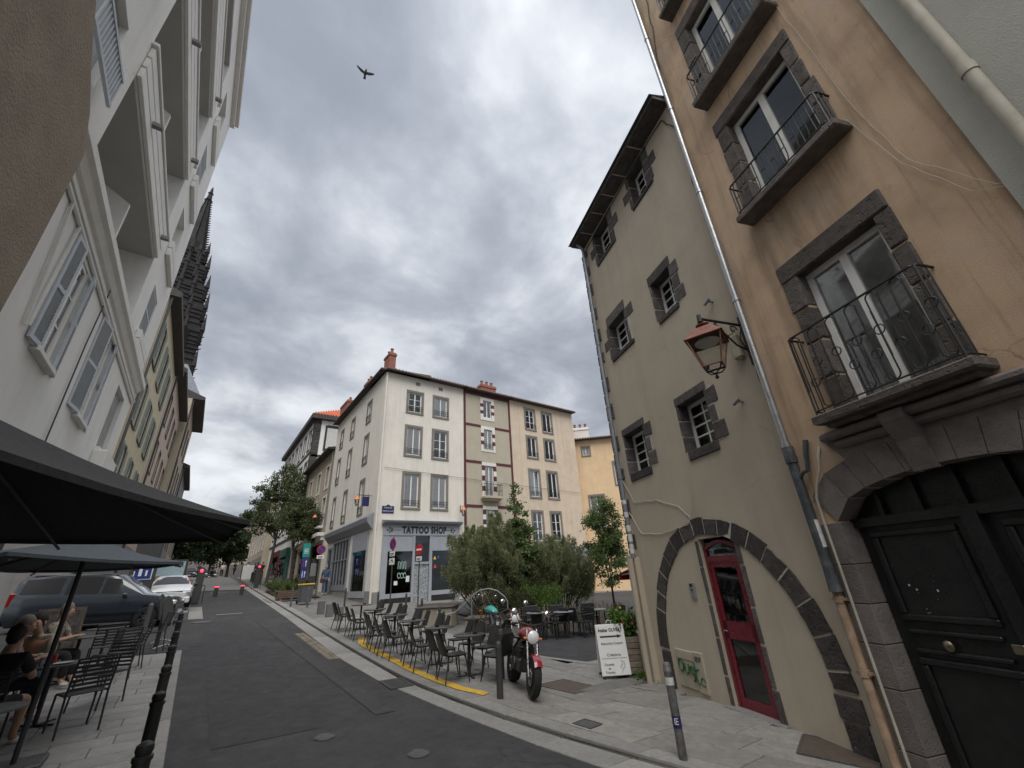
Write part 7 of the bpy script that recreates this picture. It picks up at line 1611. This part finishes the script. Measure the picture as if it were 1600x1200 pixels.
def person(label, loc, rz, J, top, bottom, hair, group=None, long_sleeve=False, shorts=False, longhair=False, look=0.):
    """J: dict of joint positions, facing +Y"""
    t = thing('person', label, 'person', loc, rz, group); V = Vector
    hd = V(J['head']); fwd = V((math.sin(-look), math.cos(look), -.15)).normalized(); up_ = V((0, 0, 1)); 
    j = {'pelvis': (J['pelvis'], (.14, .11)), 'spine': (V(J['pelvis']).lerp(V(J['chest']), .5), (.125, .1)), 'chest': (J['chest'], (.15, .105)), 'neck': (J['neck'], .052), 'jaw': (hd-up_*.07+fwd*.015, .066), 'head': (hd+up_*.005, (.078, .09)), 'crown': (hd+up_*.075-fwd*.01, .062),
         'nose': (hd+fwd*.098-up_*.025, .012), 'nosebase': (hd+fwd*.07-up_*.02, .03)}
    ed = [('pelvis', 'spine'), ('spine', 'chest'), ('chest', 'neck'), ('neck', 'jaw'), ('jaw', 'head'), ('head', 'crown'), ('head', 'nosebase'), ('nosebase', 'nose')]
    for s_ in 'LR':
        sh_, el_, wr_, hp, kn, an, toe = (V(J[k+s_]) for k in ('sh', 'el', 'wr', 'hip', 'kn', 'an', 'toe'))
        j.update({'sh'+s_: (sh_, .062), 'el'+s_: (el_, .043), 'wr'+s_: (wr_, .028), 'hip'+s_: (hp, .085), 'kn'+s_: (kn, .058), 'an'+s_: (an, .038), 'toe'+s_: (toe, (.035, .025))})
        hd_ = (wr_-el_).normalized(); palm = wr_+hd_*.07; j['palm'+s_] = (palm, (.035, .018)); side = hd_.cross(V((0, 0, 1)));  side = side.normalized() if side.length > .1 else V((1, 0, 0))
        ed += [('chest', 'sh'+s_), ('sh'+s_, 'el'+s_), ('el'+s_, 'wr'+s_), ('wr'+s_, 'palm'+s_), ('pelvis', 'hip'+s_), ('hip'+s_, 'kn'+s_), ('kn'+s_, 'an'+s_), ('an'+s_, 'toe'+s_)]
        for k, (o_, l) in enumerate(((-.03, .07), (-.01, .085), (.01, .08), (.03, .06))): j['f%d%s' % (k, s_)] = (palm+hd_*l+side*o_*1.2-V((0, 0, .02)), .0085); ed.append(('palm'+s_, 'f%d%s' % (k, s_)))
        j['th'+s_] = (wr_+hd_*.06+side*(-.055 if s_ == 'R' else .055), .0095); ed.append(('wr'+s_, 'th'+s_))
    skin_mesh('body', j, ed, 'skin', t)
    g = lambda k, r: (j[k][0], r)
    c = {'pelvis': g('pelvis', (.158, .13)), 'spine': g('spine', (.148, .122)), 'chest': g('chest', (.168, .124)), 'nk': (V(J['chest']).lerp(V(J['neck']), .75), .075)}; e = [('pelvis', 'spine'), ('spine', 'chest'), ('chest', 'nk')]
    for s_ in 'LR':
        c['sh'+s_] = g('sh'+s_, .08); m_ = V(J['sh'+s_]).lerp(V(J['el'+s_]), .75); c['sl'+s_] = (m_, .066); e += [('chest', 'sh'+s_), ('sh'+s_, 'sl'+s_)]
        if long_sleeve: c['el'+s_] = g('el'+s_, .058); c['wr'+s_] = (V(J['el'+s_]).lerp(V(J['wr'+s_]), .9), .044); e += [('sl'+s_, 'el'+s_), ('el'+s_, 'wr'+s_)]
    skin_mesh('shirt', c, e, top, t)
    c = {'pelvis': g('pelvis', (.15, .125))}; e = []
    for s_ in 'LR':
        c['hip'+s_] = g('hip'+s_, .1); k = .8 if shorts else 1.; c['kn'+s_] = (V(J['hip'+s_]).lerp(V(J['kn'+s_]), k), .078); e += [('pelvis', 'hip'+s_), ('hip'+s_, 'kn'+s_)]
        if not shorts: c['an'+s_] = (V(J['kn'+s_]).lerp(V(J['an'+s_]), .93), .058); e.append(('kn'+s_, 'an'+s_))
    skin_mesh('trousers', c, e, bottom, t)
    for s_ in 'LR':
        an, toe = V(J['an'+s_]), V(J['toe'+s_]); skin_mesh('shoe', {'a': (an-V((0, 0, .03)), .05), 'b': (an.lerp(toe, .6)-V((0, 0, .02)), (.05, .04)), 'c': (toe, (.045, .032))}, [('a', 'b'), ('b', 'c')], 'cloth_white', t, sub=1)
    hm = MB(); P = []
    for i in range(9):
        th_ = math.pi*i/8; row = []
        for k in range(15):
            a = 2*math.pi*k/14; p = V((math.sin(th_)*math.cos(a)*.087, math.sin(th_)*math.sin(a)*.097, math.cos(th_)*.105))
            if p.y < 0 and p.z < -.02: p.z -= .16 if longhair else .03
            p *= rng.uniform(.97, 1.05); row.append(p)
        row[-1] = row[0]; P.append(row)
    rot = Matrix.Rotation(look, 4, 'Z'); hm.grid([[rot @ (p+V((0, -.03, .05)))+hd for p in r_] for r_ in P]).build('hair', hair, t, smooth=True)
    rt_ = fwd.cross(up_)
    for s_ in (-1, 1):
        MB().lathe([(.002, -.009), (.010, 0), (.002, .009)], hd+fwd*.083+rt_*s_*.032+up_*.006, 8).build('eye', 'hair_dark', t)
        MB().lathe([(.004, -.03), (.018, -.01), (.02, .015), (.004, .03)], hd+rt_*s_*.088-up_*.01, 8, Matrix.Diagonal((.5, 1, 1, 1))).build('ear', 'skin', t)
    MB().cbox((-.022, -.003, -.004), (.022, .004, .004), .002, Matrix.Translation(hd+fwd*.082-up_*.062) @ Matrix.Rotation(look, 4, 'Z')).build('mouth', 'copper_red', t)
    return t
def seated(hand_y=.42, hand_z=.78, lean=.08, head_dx=0., spread=.1, head_dy=.0, foot=.45):
    J = dict(pelvis=(0, 0, .52), chest=(0, lean, .86), neck=(head_dx*.4, lean+.04, 1.08), head=(head_dx, lean+.08+head_dy, 1.22))
    for s_, k in (('L', -1), ('R', 1)):
        J['sh'+s_] = (k*.19, lean, .98); J['el'+s_] = (k*(.25+spread*.3), lean+.14, .74); J['wr'+s_] = (k*.14, hand_y, hand_z); J['hip'+s_] = (k*.095, .06, .5); J['kn'+s_] = (k*(.12+spread), .45, .5); J['an'+s_] = (k*(.12+spread*.8), foot, .09); J['toe'+s_] = (k*(.13+spread*.9), foot+.15, .035)
    return J
def gl(x, y): return (x, y, G(x, y)+.046)
person('person in black short sleeved top and shorts sitting with back to the street tables', gl(-1.75, 8.65), R(-12), seated(.42, .78, .12), 'cloth_black', 'cloth_black', 'hair_dark', shorts=True)
person('person in grey patterned shirt leaning over the round table, head down', gl(-1.72, 10.58), R(165), seated(.45, .78, .2, 0, .1, .06), 'cloth_pattern', 'cloth_navy', 'hair_dark', long_sleeve=True)
person('person in floral shirt seated by the white wall beside the patterned shirt', gl(-1.98, 9.95), R(-80), seated(.35, .78, .05), 'cloth_floral', 'cloth_navy', 'hair_grey')
person('light haired person seated at the table behind the patterned shirt', gl(-1.98, 12.3), R(-100), seated(.4, .78, .1), 'cloth_pattern', 'cloth_black', 'hair_grey')
def walking(st_=.18, arm_=.12):
    J = dict(pelvis=(0, 0, .95), chest=(0, .02, 1.3), neck=(0, .03, 1.5), head=(0, .05, 1.64))
    for s_, k in (('L', -1), ('R', 1)):
        J['sh'+s_] = (k*.18, .02, 1.43); J['el'+s_] = (k*.24, -k*arm_*.6, 1.15); J['wr'+s_] = (k*.22, -k*arm_+.1, .92); J['hip'+s_] = (k*.09, 0, .9); J['kn'+s_] = (k*.095, k*st_*.6+.04, .5); J['an'+s_] = (k*.09, k*st_, .09); J['toe'+s_] = (k*.1, k*st_+.15, .035)
    return J
p_ = person('person in denim jacket and jeans walking down past the cream corner house', (7.15, 31.4, PZ(7.15, 31.4)), R(165), walking(), 'cloth_denim', 'cloth_denim', 'hair_grey', long_sleeve=True, longhair=True)
bag = tag(MB().cbox((-.13, -.05, -.16), (.13, .05, .1), .03).tube([(-.1, 0, .1), (-.06, 0, .3), (.06, 0, .3), (.1, 0, .1)], .012, 5).build('handbag', 'maroon_trim'), 'dark red handbag carried by the walking person in denim', 'bag'); bag.location = (6.93, 31.3, PZ(7, 31.3)+.85)
for i, (x, y, a) in enumerate(((5.6, 56, 20), (6.3, 58, 160), (5.2, 62, 90), (.6, 76, 180), (2.2, 78, 10), (3.2, 74, 170), (4.4, 70, 40))):
    person('small far person in dark clothes at the top of the street', (x, y, PZ(x, y)), R(a), walking(.12), ('cloth_navy', 'cloth_black', 'cloth_white')[i % 3], 'cloth_black', 'hair_dark', 'far people at the street end')
# far café furniture and railings up the street
for i in range(4):
    x, y = 4.75, 44+i*2.2; t = thing('street_railing', 'low dark railing panel along the right kerb past the signal post', 'railing', (x, y, PZ(x, y)), R(90), 'railing panels on the far kerb'); mb = MB()
    MB().tube([(-1, 0, 0), (-1, 0, .95), (1, 0, .95), (1, 0, 0)], .025, 6).build('frame', 'iron_grey', t)
    for k in range(9): MB().cyl((-.9+k*.225, 0, .1), (-.9+k*.225, 0, .93), .012, n=5).build('bar', 'iron_grey', t)
t = thing('far_menu_board', 'white menu board on red frame beside the far kerb railing', 'board', (4.6, 54, PZ(4.6, 54)), R(-10)); MB().cbox((-.5, -.02, .2), (.5, .02, 1.5), .01).build('board', 'sign_white', t)
for s_ in (-1, 1): MB().cbox((s_*.55-.04, -.04, 0), (s_*.55+.04, .04, 1.75), .008).build('post', 'maroon_trim', t)
# cable across the square, bird
def span(p, q, sag, r, label):
    pts = [Vector(p).lerp(Vector(q), i/24)-Vector((0, 0, sag*math.sin(math.pi*i/24))) for i in range(25)]; tag(MB().tube(pts, r, 4).build('overhead_cable', 'cable_dark'), label, 'cable')
cz = Vector((CO[0], CO[1], CO[2]))
span(cz+Vector((.3, -.06, 7.15)), cz+Vector((16.4, .3, 6.6)), .05, .012, 'thin dark cable running along the cream, sage and peach house fronts')
bd = thing('bird', 'dark bird gliding with spread wings in the cloudy sky', 'bird', (3.72, 24.3, 43.6))
Xr, Yu, Zb = (camo.matrix_world.to_3x3().col[i].normalized() for i in range(3))
bd.matrix_world = Matrix((Xr, Yu, Zb)).transposed().to_4x4(); bd.matrix_world.translation = (3.72, 24.3, 43.6)
def wing(pts, th=.02):
    n = len(pts); return MB().add([(a, b, c+th*(1 if 0 < i < n-1 else .2)) for i, (a, b, c) in enumerate(pts)]+[(a, b, c-th*(1 if 0 < i < n-1 else .2)) for i, (a, b, c) in enumerate(pts)], [tuple(range(n)), tuple(range(2*n-1, n-1, -1))]+[((i+1) % n, i, n+i, n+(i+1) % n) for i in range(n)])
Sx = 1.0
MB().lathe([(.01, -.34), (.09, -.2), (.13, 0), (.1, .2), (.07, .3), (.02, .42)], (0, 0, 0), 10, Matrix.Rotation(R(-90), 4, 'X') @ Matrix.Diagonal((1, .8, 1, 1))).build('body', 'bird_black', bd, smooth=True).rotation_euler = (0, 0, R(-15))
wing([(-.05, .14, 0), (-.25, .3, .03), (-.62, .62, .06), (-.72, .7, .07), (-.7, .52, .06), (-.5, .26, .05), (-.36, .1, .03), (-.28, .06, .02), (-.1, -.1, 0)]).build('wing', 'bird_black', bd); wing([(.05, .12, 0), (.1, -.12, 0), (.3, -.2, .02), (.55, -.22, .04), (.78, -.2, .06), (.84, -.1, .06), (.7, -.05, .05), (.3, .08, .02)]).build('wing', 'bird_black', bd)
wing([(-.06, -.2, 0), (-.22, -.42, 0), (-.1, -.54, 0), (.04, -.56, 0), (.05, -.2, 0)], .01).build('tail', 'bird_black', bd)
